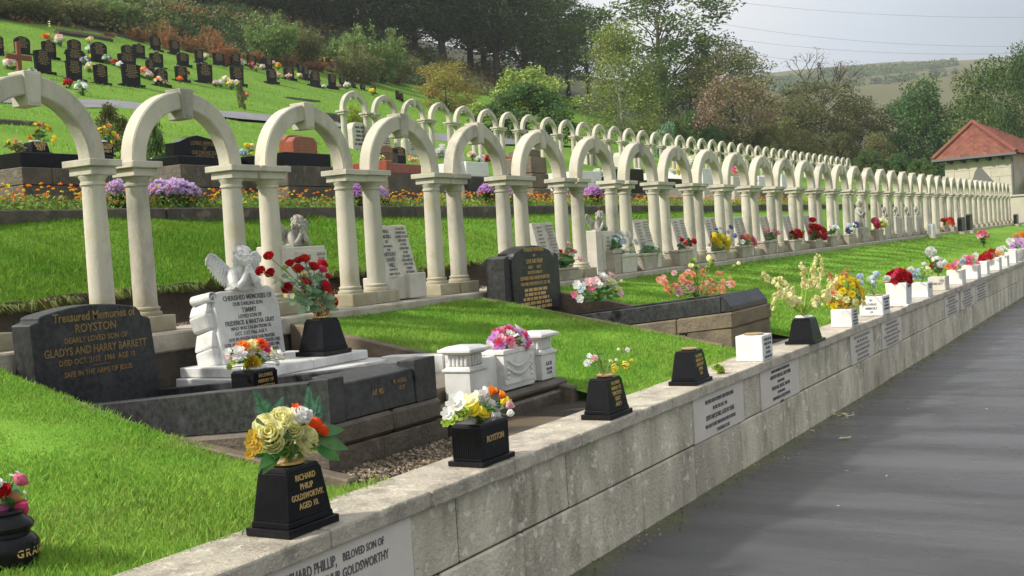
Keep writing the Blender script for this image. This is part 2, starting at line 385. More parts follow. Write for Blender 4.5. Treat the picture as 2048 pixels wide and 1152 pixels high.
l(wn.outputs[0], mr1.inputs[0]); l(mr1.outputs[0], b.inputs['Roughness'])
mn = n('ShaderNodeTexNoise'); mn.inputs['Scale'].default_value = 2.2; mn.inputs['Detail'].default_value = 5; l(tcx.outputs['Object'], mn.inputs['Vector'])
my = n('ShaderNodeMapRange'); my.inputs[1].default_value = -3.42; my.inputs[2].default_value = -3.02; my.inputs[3].default_value = -.42; my.inputs[4].default_value = .42; l(sx.outputs[1], my.inputs[0])
ma = n('ShaderNodeMath'); ma.operation = 'ADD'; l(my.outputs[0], ma.inputs[0]); l(mn.outputs[0], ma.inputs[1])
mr2 = n('ShaderNodeMapRange'); mr2.inputs[1].default_value = .58; mr2.inputs[2].default_value = .84; mr2.inputs[4].default_value = .85; l(ma.outputs[0], mr2.inputs[0])
old = b.inputs['Base Color'].links[0].from_socket; mm = n('ShaderNodeMix'); mm.data_type = 'RGBA'; l(mr2.outputs[0], mm.inputs[0]); l(old, mm.inputs[6]); mm.inputs[7].default_value = (.075, .095, .016, 1); l(mm.outputs[2], b.inputs['Base Color'])
grid('path', np.concatenate([np.arange(-4, 30, .25), np.arange(30, 90, 1.5)]), np.concatenate([np.arange(-12, -6, .5), np.arange(-6, -2.99, .1)]),
     lambda X, Y: 0 * X, mt, amp=.004, f0=2.6, seed=5)

PIT = [(3.98, 6.42), (9.02, 10.22)]
def inpit(x): return any(a < x < b_ for a, b_ in PIT)
def lawn_z(X, Y):
    q = np.clip((X - 3.25) / .65, 0, 1) * (X < 4.05); q = q * q * (3 - 2 * q)
    return .655 + (Y + 2.705) * .197 + np.clip((Y + 2.705) * 2, 0, 1) * .012 - .08 * q * np.clip((-.25 - Y) / 1.0, 0, 1) * np.clip((Y + 2.72) / .25, 0, 1)
xs = np.unique(np.round(np.concatenate([np.arange(-4, 3.9, .08), [3.98, 6.42, 9.02, 10.22], np.arange(4.06, 14, .08), np.arange(14, 30, .25), np.arange(30, 120, 1.5)]), 3))
ys = np.linspace(-2.705, -.165, 30)
grid('lawn', xs, ys, lawn_z, M['lawnturf'], hole=lambda x, y: inpit(x), amp=.012, f0=3.5, seed=11)
bm_ = MB()
for a, b_ in PIT: bm_.add([(a - .05, -2.72, .655), (b_ + .05, -2.72, .655), (b_ + .05, -.16, .655), (a - .05, -.16, .655)], [(0, 1, 2, 3)])
struct(build('grave_soil', bm_, M['soil']))
# soil face and grass bank behind the arches
xs2 = np.concatenate([np.arange(-3, 16, .1), np.arange(16, 60, .5), np.arange(60, 120, 3)])
def bank_z(X, Y):
    z = np.interp(Y, [.40, .5, .60, .66, .72, 1.6, 2.62], [1.19, 1.215, 1.28, 1.42, 1.49, 1.81, 2.075]); lowr = np.clip((X - 7) / 12, 0, 1) * .10
    return z - lowr * np.clip((Y - .5) / .3, 0, 1) * np.clip((2.6 - Y) / 1.5, 0, 1)
grid('soil_edge', xs2, np.array([.40, .46, .52, .57, .61, .64, .67, .70, .73]), bank_z, M['soil'], amp=.035, f0=6, seed=21)
grid('grass_bank', xs2, np.concatenate([[.70, .73], np.linspace(.8, 2.62, 16)]), bank_z, M['turf'], amp=.03, f0=2.4, seed=21)
hx = np.concatenate([np.arange(-30, 5, 5), np.arange(5, 90, 1.0), np.arange(90, 420, 10)])
hy = np.concatenate([[2.86, 3.2], np.arange(3.6, 42, .8), np.arange(42, 200, 6)])
def hill_z(X, Y):
    return terrv(X, Y) + np.clip((Y - 5) / 4, 0, 1) * .10 * fbm2(X, Y, 31, 4, .5) + .02 * fbm2(X, Y, 8, 3, 2.5) * np.clip((Y - 4) / 2, 0, 1)
grid('hillside', hx, hy[hy < 41], hill_z, M['hillturf'])
grid('wood_floor', hx, np.concatenate([[hy[hy < 41][-1]], hy[hy >= 41]]), hill_z, M['forest'])
# distant moor
am = np.radians(np.linspace(-25, 62, 120)); dm = np.array([210, 260, 330, 420, 520, 620, 720, 820, 900, 1000, 1200])
A, D = np.meshgrid(am, dm)
def ridge(a):          # elevation angle of the skyline seen from the path
    return np.interp(np.degrees(a), [-25, 2, 5, 6.1, 9, 13.7, 16.8, 22, 40, 62], [.114, .118, .121, .122, .1255, .129, .129, .124, .10, .09])
def moor_z(a, d): return 1.65 + np.interp(d, [210, 330, 620, 900, 1200], [2, 22, 74, 117, 100]) * (ridge(a) / .13) * (1 + .006 * np.sin(a * 31 + d * .008) + .004 * np.sin(a * 73 + 1 + d * .013))
Z = moor_z(A, D); v = np.stack([(CAM[0] + D * np.cos(A)).ravel(), (CAM[1] + D * np.sin(A)).ravel(), Z.ravel()], 1); k = len(am)
f = [(j * k + i, j * k + i + 1, (j + 1) * k + i + 1, (j + 1) * k + i) for j in range(len(dm) - 1) for i in range(k - 1)]
M['moor'] = pm('moor_grass', (.13, .115, .045), (.085, .09, .035), .012, .95, stain=(.10, .11, .05), stsc=.03, stamt=.7, spec=.05)
me = new_mesh('moor', v.tolist(), f); me.materials.append(M['moor']); me.polygons.foreach_set('use_smooth', [True] * len(me.polygons)); struct(link(bpy.data.objects.new('moor_hill', me)))
def leafquads(C, size, r, flat=0, aspect=.6):
    """random oriented leaf quads at centres C (n,3)"""
    n_ = len(C); a = r.normal(size=(n_, 3)); a[:, 2] *= (1 - flat); a /= np.linalg.norm(a, axis=1)[:, None]
    b_ = r.normal(size=(n_, 3)); b_ -= a * (a * b_).sum(1)[:, None]; b_ /= np.linalg.norm(b_, axis=1)[:, None]
    s = (size * r.uniform(.6, 1.3, n_))[:, None]
    a = a * s; b_ = b_ * s * aspect
    return np.stack([C - a, C + b_ * .9, C + a, C - b_ * .9], 1).reshape(-1, 3)
# band of far woodland along the moor (reads as one mass)
r = np.random.default_rng(3); cs = []
for _ in range(520):
    tt = r.random() ** .8; a = np.radians(16.8 - 8.3 * tt); d = (610 + 150 * tt + r.normal() * (30 - 20 * tt)) if r.random() < .9 else 540 + 60 * tt + r.normal() * 6
    z = moor_z(np.array(a), np.array(d)); s = r.uniform(1.6, 3.0)
    q = r.normal(size=(46, 3)); q /= np.linalg.norm(q, axis=1)[:, None]; q = q * s * r.uniform(.5, 1, (46, 1))
    cs.append(q + np.array([CAM[0] + d * cos(a), CAM[1] + d * sin(a), z + s * .5]))
o = obj_mesh('moor_woodland', quads_mesh('moor_woodland', leafquads(np.concatenate(cs), 1.0, r)), M['oak']); tag(o, 'far dark band of woodland running along the moor below the skyline', 'woodland'); struct(o, 'stuff')

# ------------------------------------------------------------------ lower wall with coping and plaques
XW = lambda u, v, y: float(P(u, v, y=y)[0])
FY = -3.014
wall = thing('retaining_wall', 'long grey limestone retaining wall with flat coping running beside the wet path', 'wall', (2, FY, 0))
rw = random.Random(5)
Y0 = FY
up = [XW(u, v, FY) for u, v in ((821, 1048), (915, 1007), (1134, 919), (1194, 897), (1265, 867))]
PLQ = [(XW(821, 1048, FY) - 1.02, XW(821, 1048, FY)), (XW(1384.5, 815, FY), XW(1484.5, 770, FY)), (XW(1518.7, 757, FY), XW(1595.6, 729, FY)),
       (XW(1699.6, 678, FY), XW(1744, 660, FY)), (XW(1762, 652, FY), XW(1801, 639, FY)), (XW(1888, 600, FY), XW(1916, 587, FY)), (XW(1920, 585, FY), XW(1946, 575, FY)), (XW(1950, 573, FY), XW(1972, 562, FY))]
jo = sorted(up + [q for p in PLQ for q in p]); x = jo[0] - 1.02
seq = [-3, -2.1, -1.2, -.3, .6, 1.3]
for q in jo:
    if q - seq[-1] > .12: seq.append(q)
nx_ = []
for a, b_ in zip(seq, seq[1:]):
    nx_.append(a); k = int((b_ - a) / .95)
    for i in range(k): nx_.append(a + (b_ - a) * (i + 1) / (k + 1))
nx_.append(seq[-1])
while nx_[-1] < 60: nx_.append(nx_[-1] + rw.uniform(.55, .95))
lowj = [-3.0]
for u, v in ((1046.6, 1067), (1178, 1001), (1282, 949)): lowj.append(XW(u, v, FY))
lowj = [-3, -2.2, -1.3, -.4, .5, 1.3, 2.2, 3.1, 3.9] + lowj[1:]
while lowj[-1] < 60: lowj.append(lowj[-1] + rw.uniform(.7, 1.1))
wb = MB()
isplq = lambda a, b_: any(abs(a - p[0]) < .06 and abs(b_ - p[1]) < .06 for p in PLQ)
for a, b_ in zip(nx_, nx_[1:]):
    if isplq(a, b_): continue
    o_ = rw.uniform(-.004, .004); wb.box(a + .004, b_ - .004, FY + o_, FY + .2, .328, .610)
for a, b_ in zip(lowj, lowj[1:]):
    o_ = rw.uniform(-.004, .004); wb.box(a + .004, b_ - .004, FY - .004 + o_, FY + .2, -.03, .322)
build('block_face', wb, M['wall'], wall, bevel=.008)
build('wall_core', MB().box(-3, 60, FY + .012, -2.73, -.03, .608), M['soil'], wall)
cpj = [-3, -2, -1, 0, 1, 2.2] + [XW(u, v, -3.044) for u, v in ((663, 1066), (865, 1000), (1031, 944), (1164.6, 884))]
cpj += [cpj[-1] + (XW(1558, 724, -3.044) - cpj[-1]) * .5, XW(1558, 724, -3.044), XW(1689, 668, -3.044)]
while cpj[-1] < 60: cpj.append(cpj[-1] + rw.uniform(1.1, 1.5))
cb = MB()
for a, b_ in zip(cpj, cpj[1:]): cb.box(a + .002, b_ - .002, -3.044 + rw.uniform(-.003, .003), -2.70, .612, .684 + rw.uniform(-.002, .001))
build('coping', cb, M['cope'], wall, bevel=.010, seg=2)

# lettering
_tc = {}
def text_geo(s, size, sx=1., bold=0.):
    key = (s, round(size, 4), round(sx, 3), bold)
    if key not in _tc:
        cu = bpy.data.curves.new('t', 'FONT'); cu.body = s; cu.size = size; cu.align_x = 'CENTER'; cu.extrude = .0008; cu.resolution_u = 2; cu.offset = bold
        ob = bpy.data.objects.new('t', cu); me = bpy.data.meshes.new_from_object(ob)
        _tc[key] = ([(v.co.x * sx, v.co.y, v.co.z) for v in me.vertices], [tuple(p.vertices) for p in me.polygons])
        bpy.data.objects.remove(ob); bpy.data.curves.remove(cu); bpy.data.meshes.remove(me)
    return _tc[key]
def lettering(lines, org, xd, yd, mat, parent, bars=False):
    """lines: (string, size, x, y[, sx]) on the plane with origin org, right xd, up yd"""
    xd = Vector(xd).normalized(); yd = Vector(yd).normalized(); zd = xd.cross(yd)
    Mx = Matrix((xd, yd, zd)).transposed().to_4x4(); Mx.translation = Vector([float(q) for q in org]) + zd * .0015
    mb = MB(); mb.M = Mx
    for ln in lines:
        s, size, x_, y_ = ln[:4]; sx = ln[4] if len(ln) > 4 else .85; bo = ln[5] if len(ln) > 5 else size * .012
        vs, fs = text_geo(s, size, sx, bo)
        mb.add([(p[0] + x_, p[1] + y_, p[2]) for p in vs], fs)
    return build('lettering', mb, mat, parent)
def wordbars(w, lines, top, lh, h, rnd, frac=.85):
    """rows of small strokes standing for carved words too small to read"""
    out_ = []
    for i in range(lines):
        lw = w * frac * rnd.uniform(.5, 1); x_ = -lw / 2
        while x_ < lw / 2 - h * .5:
            ww = min(rnd.uniform(1.2, 4) * h, lw / 2 - x_); out_.append((x_, x_ + ww, top - i * lh - h, top - i * lh)); x_ += ww + h * .6
    return out_
def bars_obj(bl, org, xd, yd, mat, parent, t=.001, name='lettering'):
    xd = Vector(xd).normalized(); yd = Vector(yd).normalized(); zd = xd.cross(yd)
    Mx = Matrix((xd, yd, zd)).transposed().to_4x4(); Mx.translation = Vector([float(q) for q in org])
    mb = MB(); mb.M = Mx
    for a, b_, c, d in bl: mb.add([(a, c, t), (b_, c, t), (b_, d, t), (a, d, t)], [(0, 1, 2, 3)])
    return build(name, mb, mat, parent)
PTX = [[('RICHARD PHILLIP,', .056, -.115, .210, .66), ('BELOVED SON OF', .042, .195, .214, .74), ('ARTHUR GOLDSWORTHY', .050, .125, .155, .74)],
       [('BELOVED SON OF SIDNEY AND EDITH JONES', .036, 0, .215, .74), ('IN THE 5TH. DEC. 1966', .034, 0, .165, .8), ('EDITH MAY JONES, AGED 81 YEARS', .044, 0, .11, .78), ('WAS LAID TO REST WITH HER BELOVED SON PAUL', .034, 0, .06, .74), ('TOGETHER AT LAST', .034, .04, .015, .8)],
       [('TREASURED MEMORIES OF OUR BELOVED SON', .030, 0, .235, .74), ('ANTHONY DAVID HILL, AGED 9 YEARS', .040, 0, .19, .74), ('ALSO HIS FATHER', .028, 0, .15, .8), ('HAROLD HILL, DIED DEC. 30TH 1981', .038, 0, .108, .74), ('ALSO HIS MOTHER', .028, 0, .07, .8), ('LILIAN ANNIE HILL, DIED JULY 18TH 1995', .034, 0, .03, .70), ('AT REST', .03, 0, -.01, .8)]]
for i, (a, b_) in enumerate(PLQ):
    pl = build('plaque', MB().box(a + .005, b_ - .005, FY - .006, FY + .1, .330, .609), M['plaque'], wall, bevel=.002)
    if i < 3: lettering(PTX[i], ((a + b_) / 2, FY - .0065, .333), (1, 0, 0), (0, 0, 1), M['ink'], pl)
    else: bars_obj(wordbars(b_ - a, 6, .25, .042, .026, rw, .85), ((a + b_) / 2, FY - .0068, .333), (1, 0, 0), (0, 0, 1), M['fadedink'], pl)

# ------------------------------------------------------------------ arches
ZB, ZI = 1.337, 2.3305
def col_prof():
    h = ZI - .095 - ZB
    return [(.100, 0), (.104, .012), (.100, .026), (.088, .030), (.088, .040), (.094, .046), (.092, .056), (.080, .062), (.078, .10), (.077, .35), (.074, .6), (.0705, h - .075), (.0705, h - .062), (.080, h - .058), (.080, h - .044), (.074, h - .040), (.076, h - .028), (.092, h - .006), (.092, h)]
def make_arch(wideL=True, wideR=True):
    root = thing('memorial_arch', '', 'arch', (0, 0, 0))
    for s in (-1, 1):
        c = s * .4525; wide = wideL if s < 0 else wideR
        mb = MB().lathe(col_prof(), 28, (c, .13, 0)); build('column', mb, M['arch'], root, smooth='auto', local=True)
        o_ = .179 if wide else .136
        a, b_ = sorted((c - s * .123, c + s * o_)); e = .028
        z = ZI - ZB
        im = MB().box(a, b_, 0, .259, z - .043, z); a2, b2 = (a + e, b_) if (s > 0 and wide) else (a, b_ - e) if (s < 0 and wide) else (a + e, b_ - e)
        if wide: a2, b2 = (a + e, b_) if s > 0 else (a, b_ - e)
        im.box(a2, b2, .028, .231, z - .095, z - .0425)
        build('impost', im, M['arch'], root, bevel=.004, local=True)
        a, b_ = sorted((c - s * .135, c + s * .178)); build('base_block', MB().box(a, b_, 0, .262, -.101, 0), M['arch'], root, bevel=.005, local=True)
    z0 = ZI - ZB; mb = MB(); n_ = 28
    for half in (0, 1):
        a0, a1 = ((pi, pi / 2 + .10), (pi / 2 - .10, 0))[half]; ring = []
        for k in range(n_ // 2 + 1):
            a = a0 + (a1 - a0) * k / (n_ // 2)
            for rx, rz, y in ((.397, .362, .072), (.522, .485, .072), (.522, .485, .188), (.397, .362, .188)):
                ring.append((rx * cos(a), y, z0 + rz * sin(a)))
        fs = []
        K = n_ // 2
        for k in range(K):
            for q in range(4):
                A_, B_ = k * 4 + q, k * 4 + (q + 1) % 4; fs.append((A_, B_, B_ + 4, A_ + 4))
        fs += [(3, 2, 1, 0), (K * 4, K * 4 + 1, K * 4 + 2, K * 4 + 3)]
        mb.add(ring, fs)
    build('arch_ring', mb, M['arch'], root, bevel=.009, smooth='auto', local=True)
    ks = MB().prism_y([(-.044, z0 + .300), (.044, z0 + .300), (.062, z0 + .502), (-.062, z0 + .502)], .056, .204)
    ks.prism_y([(-.035, z0 + .314), (.035, z0 + .314), (.051, z0 + .490), (-.051, z0 + .490)], .051, .06)
    build('keystone', ks, M['arch'], root, bevel=.004, local=True)
    return root
protos = {}
dev = [.05, 0, 0, 0, .02, .01, .05, .08, .06, .03, 0]
cx_ = [4.515 + 1.265 * n_ + (dev[n_] if n_ < len(dev) else (-.0029 * (n_ - 16) ** 2 if n_ > 16 else 0)) for n_ in range(38)]
SEP = {0, 6, 15, 22}
G1 = 'cream stone arches of the lower row'; G2 = 'cream stone arches of the upper row'
NEAR = ['at the left edge, over the tapered black headstone', 'with a black tomb seen through it', 'with two red headstones seen through it', 'with an open stone book standing under it',
        'with a low red granite kerb seen through it', 'rising behind the gold lettered black headstone', 'left of the tall brown stone pillar', 'with a white tomb behind']
def put_arch(key, x_, y_, z_, sx, label, grp):
    if key not in protos: r_ = protos[key] = make_arch(*key)
    else: r_ = copy_tree(protos[key])
    r_.location = (x_, y_, z_); r_.scale = (sx, 1, 1); r_.rotation_euler = (rw.uniform(-.005, .005), rw.uniform(-.003, .003), 0); tag(r_, label, 'arch', grp)
for n_ in range(38):
    sp = min([abs(cx_[n_] - cx_[q]) for q in (n_ - 1, n_ + 1) if 0 <= q < 38])
    lab = 'weathered cream stone arch on twin columns ' + NEAR[n_] if n_ < 8 else 'cream stone arch in the lower row, %s from its left end' % ordw(n_)
    put_arch(((n_ - 1) not in SEP and n_ > 0, n_ not in SEP), cx_[n_], 0, ZB, min(1, sp / 1.265), lab, G1)
x2, y2, zb2 = 22.93, 11.45, 4.126
for n_ in range(40):
    lab = 'small cream stone arch in the upper row, %s from its left end' % ordw(n_)
    put_arch((n_ % 7 != 1 and n_ > 0, n_ % 7 != 0 or n_ == 0), x2 + 1.265 * n_, y2, zb2, 1, lab, G2)
kb = MB(); x = 2.2
while x < 52: q = x + rw.uniform(1.1, 1.7); kb.box(x + .002, q - .002, -.17 + rw.uniform(-.006, .006), .46, 1.11, 1.236 + rw.uniform(-.003, .0)); x = q
kbo = tag(build('stone_kerb', kb, M['kerb'], bevel=.012, origin=(2.2, 0, .6)), 'long stained stone kerb carrying the lower row of arches above the lawn', 'kerb')
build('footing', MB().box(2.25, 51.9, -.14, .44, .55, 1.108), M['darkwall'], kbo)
kb = MB(); kb.box(x2 - 1.2, x2 + 1.265 * 40, y2 - .17, y2 + .46, 3.6, 4.02)
tag(build('stone_kerb', kb, M['kerb'], bevel=.012, origin=(x2, y2, 3.6)), 'stone kerb carrying the upper row of arches on the slope', 'kerb')
# pebbly gravel between the kerb and the bank
r = np.random.default_rng(9); n_ = 2600; C = np.stack([r.uniform(3.5, 14, n_), r.uniform(.27, .5, n_), np.full(n_, 1.24)], 1)
o = obj_mesh('gravel', quads_mesh('gravel', leafquads(C, .016, r, .6, .8)), M['pebble']); struct(o, 'stuff'); tag(o, 'grey brown gravel strip behind the lower arches', 'gravel')
r = np.random.default_rng(19); n_ = 1500; C = np.stack([3 + 22 * r.random(n_), -3.03 - np.abs(r.normal(size=n_)) * .09, np.full(n_, .006)], 1)
o = obj_mesh('grit', quads_mesh('grit', leafquads(C, .007, r, .6, .8)), M['pebble']); struct(o, 'stuff'); tag(o, 'fine grit and leaf crumbs along the foot of the wall', 'grit')
# dark stone wall on the terrace
tw = MB(); x = -2.0
while x < 60: q = x + rw.uniform(.9, 1.8); tw.box(x + .003, q - .003, 2.60 + rw.uniform(-.012, .012), 2.86, 1.9, 2.205 + rw.uniform(-.012, .006)); x = q
tag(build('terrace_wall', tw, M['darkwall'], bevel=.012, origin=(2, 2.6, 1.9)), 'low dark stone terrace wall at the top of the grass bank behind the arches', 'wall')
# ------------------------------------------------------------------ flower builders
RND = random.Random(42)
def frame(nrm):
    z = Vector(nrm).normalized(); a = z.cross(Vector((.2, .1, 1)))
    if a.length < .1: a = z.cross(Vector((1, 0, 0)))
    a.normalize(); b_ = z.cross(a); return a, b_, z
def petal_ring(mb, c, nrm, r, n, cup, w, ph=0, r0=.12):
    a, b_, z = frame(nrm); c = Vector(c)
    for k in range(n):
        t = ph + 2 * pi * k / n + RND.uniform(-.12, .12); d = a * cos(t) + b_ * sin(t); s = z.cross(d); R = r * RND.uniform(.88, 1.1)
        u = d * cos(cup) + z * sin(cup); hw = w * R
        mb.add([c + d * R * r0 - s * hw * .3, c + d * R * r0 + s * hw * .3, c + u * R * .6 + s * hw, c + u * R + s * hw * .45 + z * R * .04, c + u * R - s * hw * .45 + z * R * .04, c + u * R * .6 - s * hw], [(0, 1, 2, 5), (5, 2, 3, 4)])
def daisy(mb, c, nrm, r, n=6):
    petal_ring(mb, c, nrm, r, n, .35, .42); petal_ring(mb, Vector(c) + Vector(nrm).normalized() * r * .08, nrm, r * .62, n, .7, .42, .5)
def pompom(mb, c, nrm, r, n=5):
    for k, (cu, rr) in enumerate(((.05, 1), (.4, .92), (.8, .75), (1.15, .6))): petal_ring(mb, Vector(c) + Vector(nrm).normalized() * r * .06 * k, nrm, r * rr, n + 3 - k, cu, .34, k * .4)
def rose(mb, c, nrm, r):
    a, b_, z = frame(nrm); c = Vector(c)
    for k in range(4):
        n = (3, 4, 5, 6)[k]; rr = r * (.28, .5, .75, 1.0)[k]; h0 = r * (.25, .12, 0, -.12)[k]; h1 = r * (.85, .78, .62, .38)[k]
        for i in range(n):
            t0 = 2 * pi * i / n + k * .7 + RND.uniform(-.15, .15); sp = 2 * pi / n * .72; V = []
            for j in range(4):
                t = t0 + (j / 3 - .5) * 2 * sp
                d = a * cos(t) + b_ * sin(t); mid = 1 - abs(j / 3 - .5) * .35
                V += [c + d * rr * .45 + z * (h0 - r * .35), c + d * rr * .95 + z * (h0 * .4 + h1 * .45), c + d * rr * (1.12 if k == 3 else 1.0) * mid + z * h1 * (.85 + .15 * mid)]
            mb.add(V, [(q * 3 + p, q * 3 + 3 + p, q * 3 + 4 + p, q * 3 + 1 + p) for q in range(3) for p in range(2)])
def bell(mb, c, nrm, r):
    petal_ring(mb, c, nrm, r, 6, .95, .40, RND.random()); petal_ring(mb, c, nrm, r * .9, 5, 1.2, .34, RND.random())
def leaf(mb, b0, d, ln, w, bend=.3, nrm=None):
    d = Vector(d).normalized(); s = d.cross(Vector(nrm) if nrm is not None else Vector((-.6 + RND.uniform(-.6, .6), -.6 + RND.uniform(-.6, .6), .5 + RND.uniform(-.5, .5))))
    if s.length < .1: s = Vector((1, 0, 0))
    s.normalize(); b0 = Vector(b0); V = []
    for i, ww in enumerate((.15, .8, 1, .7, .04)):
        t = i / 4; p = b0 + d * ln * t - Vector((0, 0, 1)) * bend * ln * t * t; V += [p - s * w * ww + Vector((0, 0, ww * w * .25)), p, p + s * w * ww + Vector((0, 0, ww * w * .25))]
    mb.add(V, [(i * 3 + k, i * 3 + k + 1, i * 3 + k + 4, i * 3 + k + 3) for i in range(4) for k in range(2)])
def fernf(mb, b0, d, ln):
    d = Vector(d).normalized(); s = d.cross(Vector((.7, .7, .05))).normalized(); b0 = Vector(b0)
    mb.tube([b0, b0 + d * ln], [.0015, .0006], 4)
    for i in range(16):
        t = .15 + .85 * i / 16; p = b0 + d * ln * t; w = ln * .30 * (1.1 - t)
        for q in (-1, 1): mb.add([p, p + s * q * w + d * w * .5 + d * .006, p + s * q * w * .9 + d * w * .7, p + d * .012], [(0, 1, 2, 3)])
KIND = {'rose': rose, 'daisy': daisy, 'pom': pompom, 'bell': bell}
def bouquet(name, label, cat, base, blooms, group=None, nleaf=8, leafm='leafgreen', lr=.07, stemm='stem', spread=.6, each=True, lw=.016, ctr=None, filler=0):
    """blooms: (position, radius, material, kind). Stems rise from base; leaves fill between"""
    root = thing(name, label, cat, base, group); base = Vector([float(q) for q in base])
    sm = MB(); by = {}
    cz = sum(float(p[0][2]) for p in blooms) / len(blooms)
    cen = Vector((base.x, base.y, (base.z + cz) / 2)) if ctr is None else Vector([float(q) for q in ctr])
    for p, r_, mt_, kd in blooms:
        p = Vector([float(q) for q in p]); out_ = (p - cen).normalized(); nrm = (out_ + Vector((-.25, -.45, .35)) * .55).normalized()
        mid = base.lerp(p, .5) + Vector((0, 0, .15 * (p - base).length)); b1 = base + Vector((RND.uniform(-.012, .012), RND.uniform(-.012, .012), 0))
        sm.tube([b1, mid.lerp(b1, .3), p - out_ * r_ * .15], .0022 if r_ < .03 else .003, 4)
        if each:
            q = MB(); KIND[kd](q, p, nrm, r_); build('bloom', q, M[mt_], root, smooth=True)
        else: KIND[kd](by.setdefault(mt_, MB()), p, nrm, r_)
    for mt_, q in by.items(): build('blooms', q, M[mt_], root, smooth=True)
    build('stems', sm, M[stemm], root)
    if nleaf:
        q = MB()
        for i in range(nleaf):
            p = blooms[i % len(blooms)][0]; p = Vector([float(k) for k in p]); b0 = base.lerp(p, RND.uniform(.25, .8))
            leaf(q, b0, (RND.uniform(-1, 1), RND.uniform(-1, .7), RND.uniform(-.1, .9)), lr * RND.uniform(.7, 1.3), lw * RND.uniform(.7, 1.3))
        build('leaves', q, M[leafm], root, smooth=True)
    return root
def px_blooms(spec, y, dy=.03):
    """spec: (u, v, r_px, mat, kind) at the plane y with a little depth scatter"""
    out_ = []
    for u, v, rp, mt_, kd in spec:
        p = P(u, v, y=y + RND.uniform(-dy, dy)); out_.append((p, rp * 1.22 * depth(p) / FPX, mt_, kd))
    return out_
def dome(u, v, ru, rv, n, rp, mats, kinds, y, lo=-.25, dyf=1.):
    """n blooms spread over a dome whose outline is the ellipse (u, v, ru, rv)"""
    out_ = []; c = P(u, v, y=y); k = depth(c) / FPX
    for i in range(n):
        zf = lo + (1 - lo) * (i + .5) / n; a = i * 2.39996 + RND.uniform(-.3, .3); rr = math.sqrt(max(0, 1 - zf * zf)) if zf > 0 else 1
        p = np.array([c[0] + ru * k * rr * cos(a), c[1] + ru * k * rr * sin(a) * dyf, c[2] + rv * k * zf])
        out_.append((p, rp * k * RND.uniform(.85, 1.15), mats[i % len(mats)], kinds[i % len(kinds)]))
    return out_

# ------------------------------------------------------------------ flower pots along the coping
CZ = .6845
def disc(mb, c, r, h, n=24): mb.lathe([(r * .9, 0), (r, h * .3), (r, h * .7), (r * .85, h)], n, c)
def black_pot(x, y, w, d, h, label, wt=.78, steps=2, lid='brass', txt=None, fluted=False, grp='black pots along the coping', z0=CZ, name='flower_pot'):
    """x, y: near left corner of the plinth"""
    root = thing(name, label, 'flower pot', (x + w / 2, y + d / 2, z0), grp); cx, cy = x + w / 2, y + d / 2; mb = MB()
    s1 = h * .125; mb.frus(cx, cy, z0, z0 + s1, w, d, w, d); z = z0 + s1
    if steps == 2: mb.frus(cx, cy, z, z + h * .09, w * .90, d * .86, w * .88, d * .84); z += h * .09
    b0, b1 = (w * .86, d * .82); t0, t1 = w * wt * .86 if wt < 1 else w * .86, d * wt * .86 if wt < 1 else d * .84
    mb.frus(cx, cy, z, z0 + h * .93, b0, b1, t0, t1); mb.frus(cx, cy, z0 + h * .93, z0 + h, t0 * .97, t1 * .97, t0 * .90, t1 * .90)
    build('body', mb, M['black'], root, bevel=.003, seg=2)
    if fluted:
        fb = MB()
        for i in range(16):
            yy = cy - b1 / 2 + b1 * (i + .5) / 16; fb.tube([(cx - b0 / 2, yy, z + .01), (cx - t0 / 2, yy, z0 + h * .90)], .0045, 6)
        build('fluting', fb, M['black'], root)
    if lid:
        q = MB(); disc(q, (cx, cy, z0 + h), min(t0, t1) * .42, .018); build('flower_grid', q, M[lid], root, smooth='auto')
    if txt:
        # front face slopes back a little
        A = Vector((cx, cy - b1 / 2, z)); B = Vector((cx, cy - t1 / 2, z0 + h * .93)); yd = (B - A)
        lettering([(s, sz, 0, yd.length * f, sxx) for s, sz, f, sxx in txt], A, (1, 0, 0), yd, M['gold'], root)
    return root, (cx, cy, z0 + h)
r1, t1 = black_pot(3.033, -2.992, .275, .20, .232, 'tapered black pot on the coping nearest the front, lettered in gold, holding cream roses', txt=[('RICHARD', .030, .80, .85), ('PHILIP', .030, .60, .85), ('GOLDSWORTHY.', .030, .40, .74), ('AGED 10.', .030, .20, .85)])
r2, t2 = black_pot(4.285, -3.016, .282, .185, .185, 'square black pot with ribbed side, one gold name, and white and yellow lilies', wt=1, steps=1, lid=None, fluted=True, txt=[('ROYSTON', .040, .52, .80)])
r3, t3 = black_pot(5.566, -3.036, .285, .18, .215, 'tapered black pot with five gold lines and a few thin white and yellow flowers', wt=.74, txt=[('IN LOVING', .026, .84, .8), ('MEMORY OF', .026, .66, .8), ('TIMOTHY', .030, .47, .9), ('GRAY', .030, .28, .9), ('AGE 9', .030, .09, .9)])
r4, t4 = black_pot(6.895, -3.012, .30, .19, .215, 'small tapered black pot with gold lettering and no flowers, only a gold lid', wt=.76, txt=[('IN LOVING', .028, .80, .8), ('MEMORY OF', .028, .62, .8), ('ANTHONY', .03, .44, .8), ('DAVID', .03, .26, .8), ('HILL', .03, .08, .8)])
r6, t6 = black_pot(9.39, -3.09, .34, .25, .205, 'wide plain black pot on a stepped plinth holding tall yellow gladioli', wt=.70, steps=1, lid=None)
q = MB(); disc(q, t6, .075, .02); build('flower_grid', q, M['whitestone'], r6, smooth='auto')
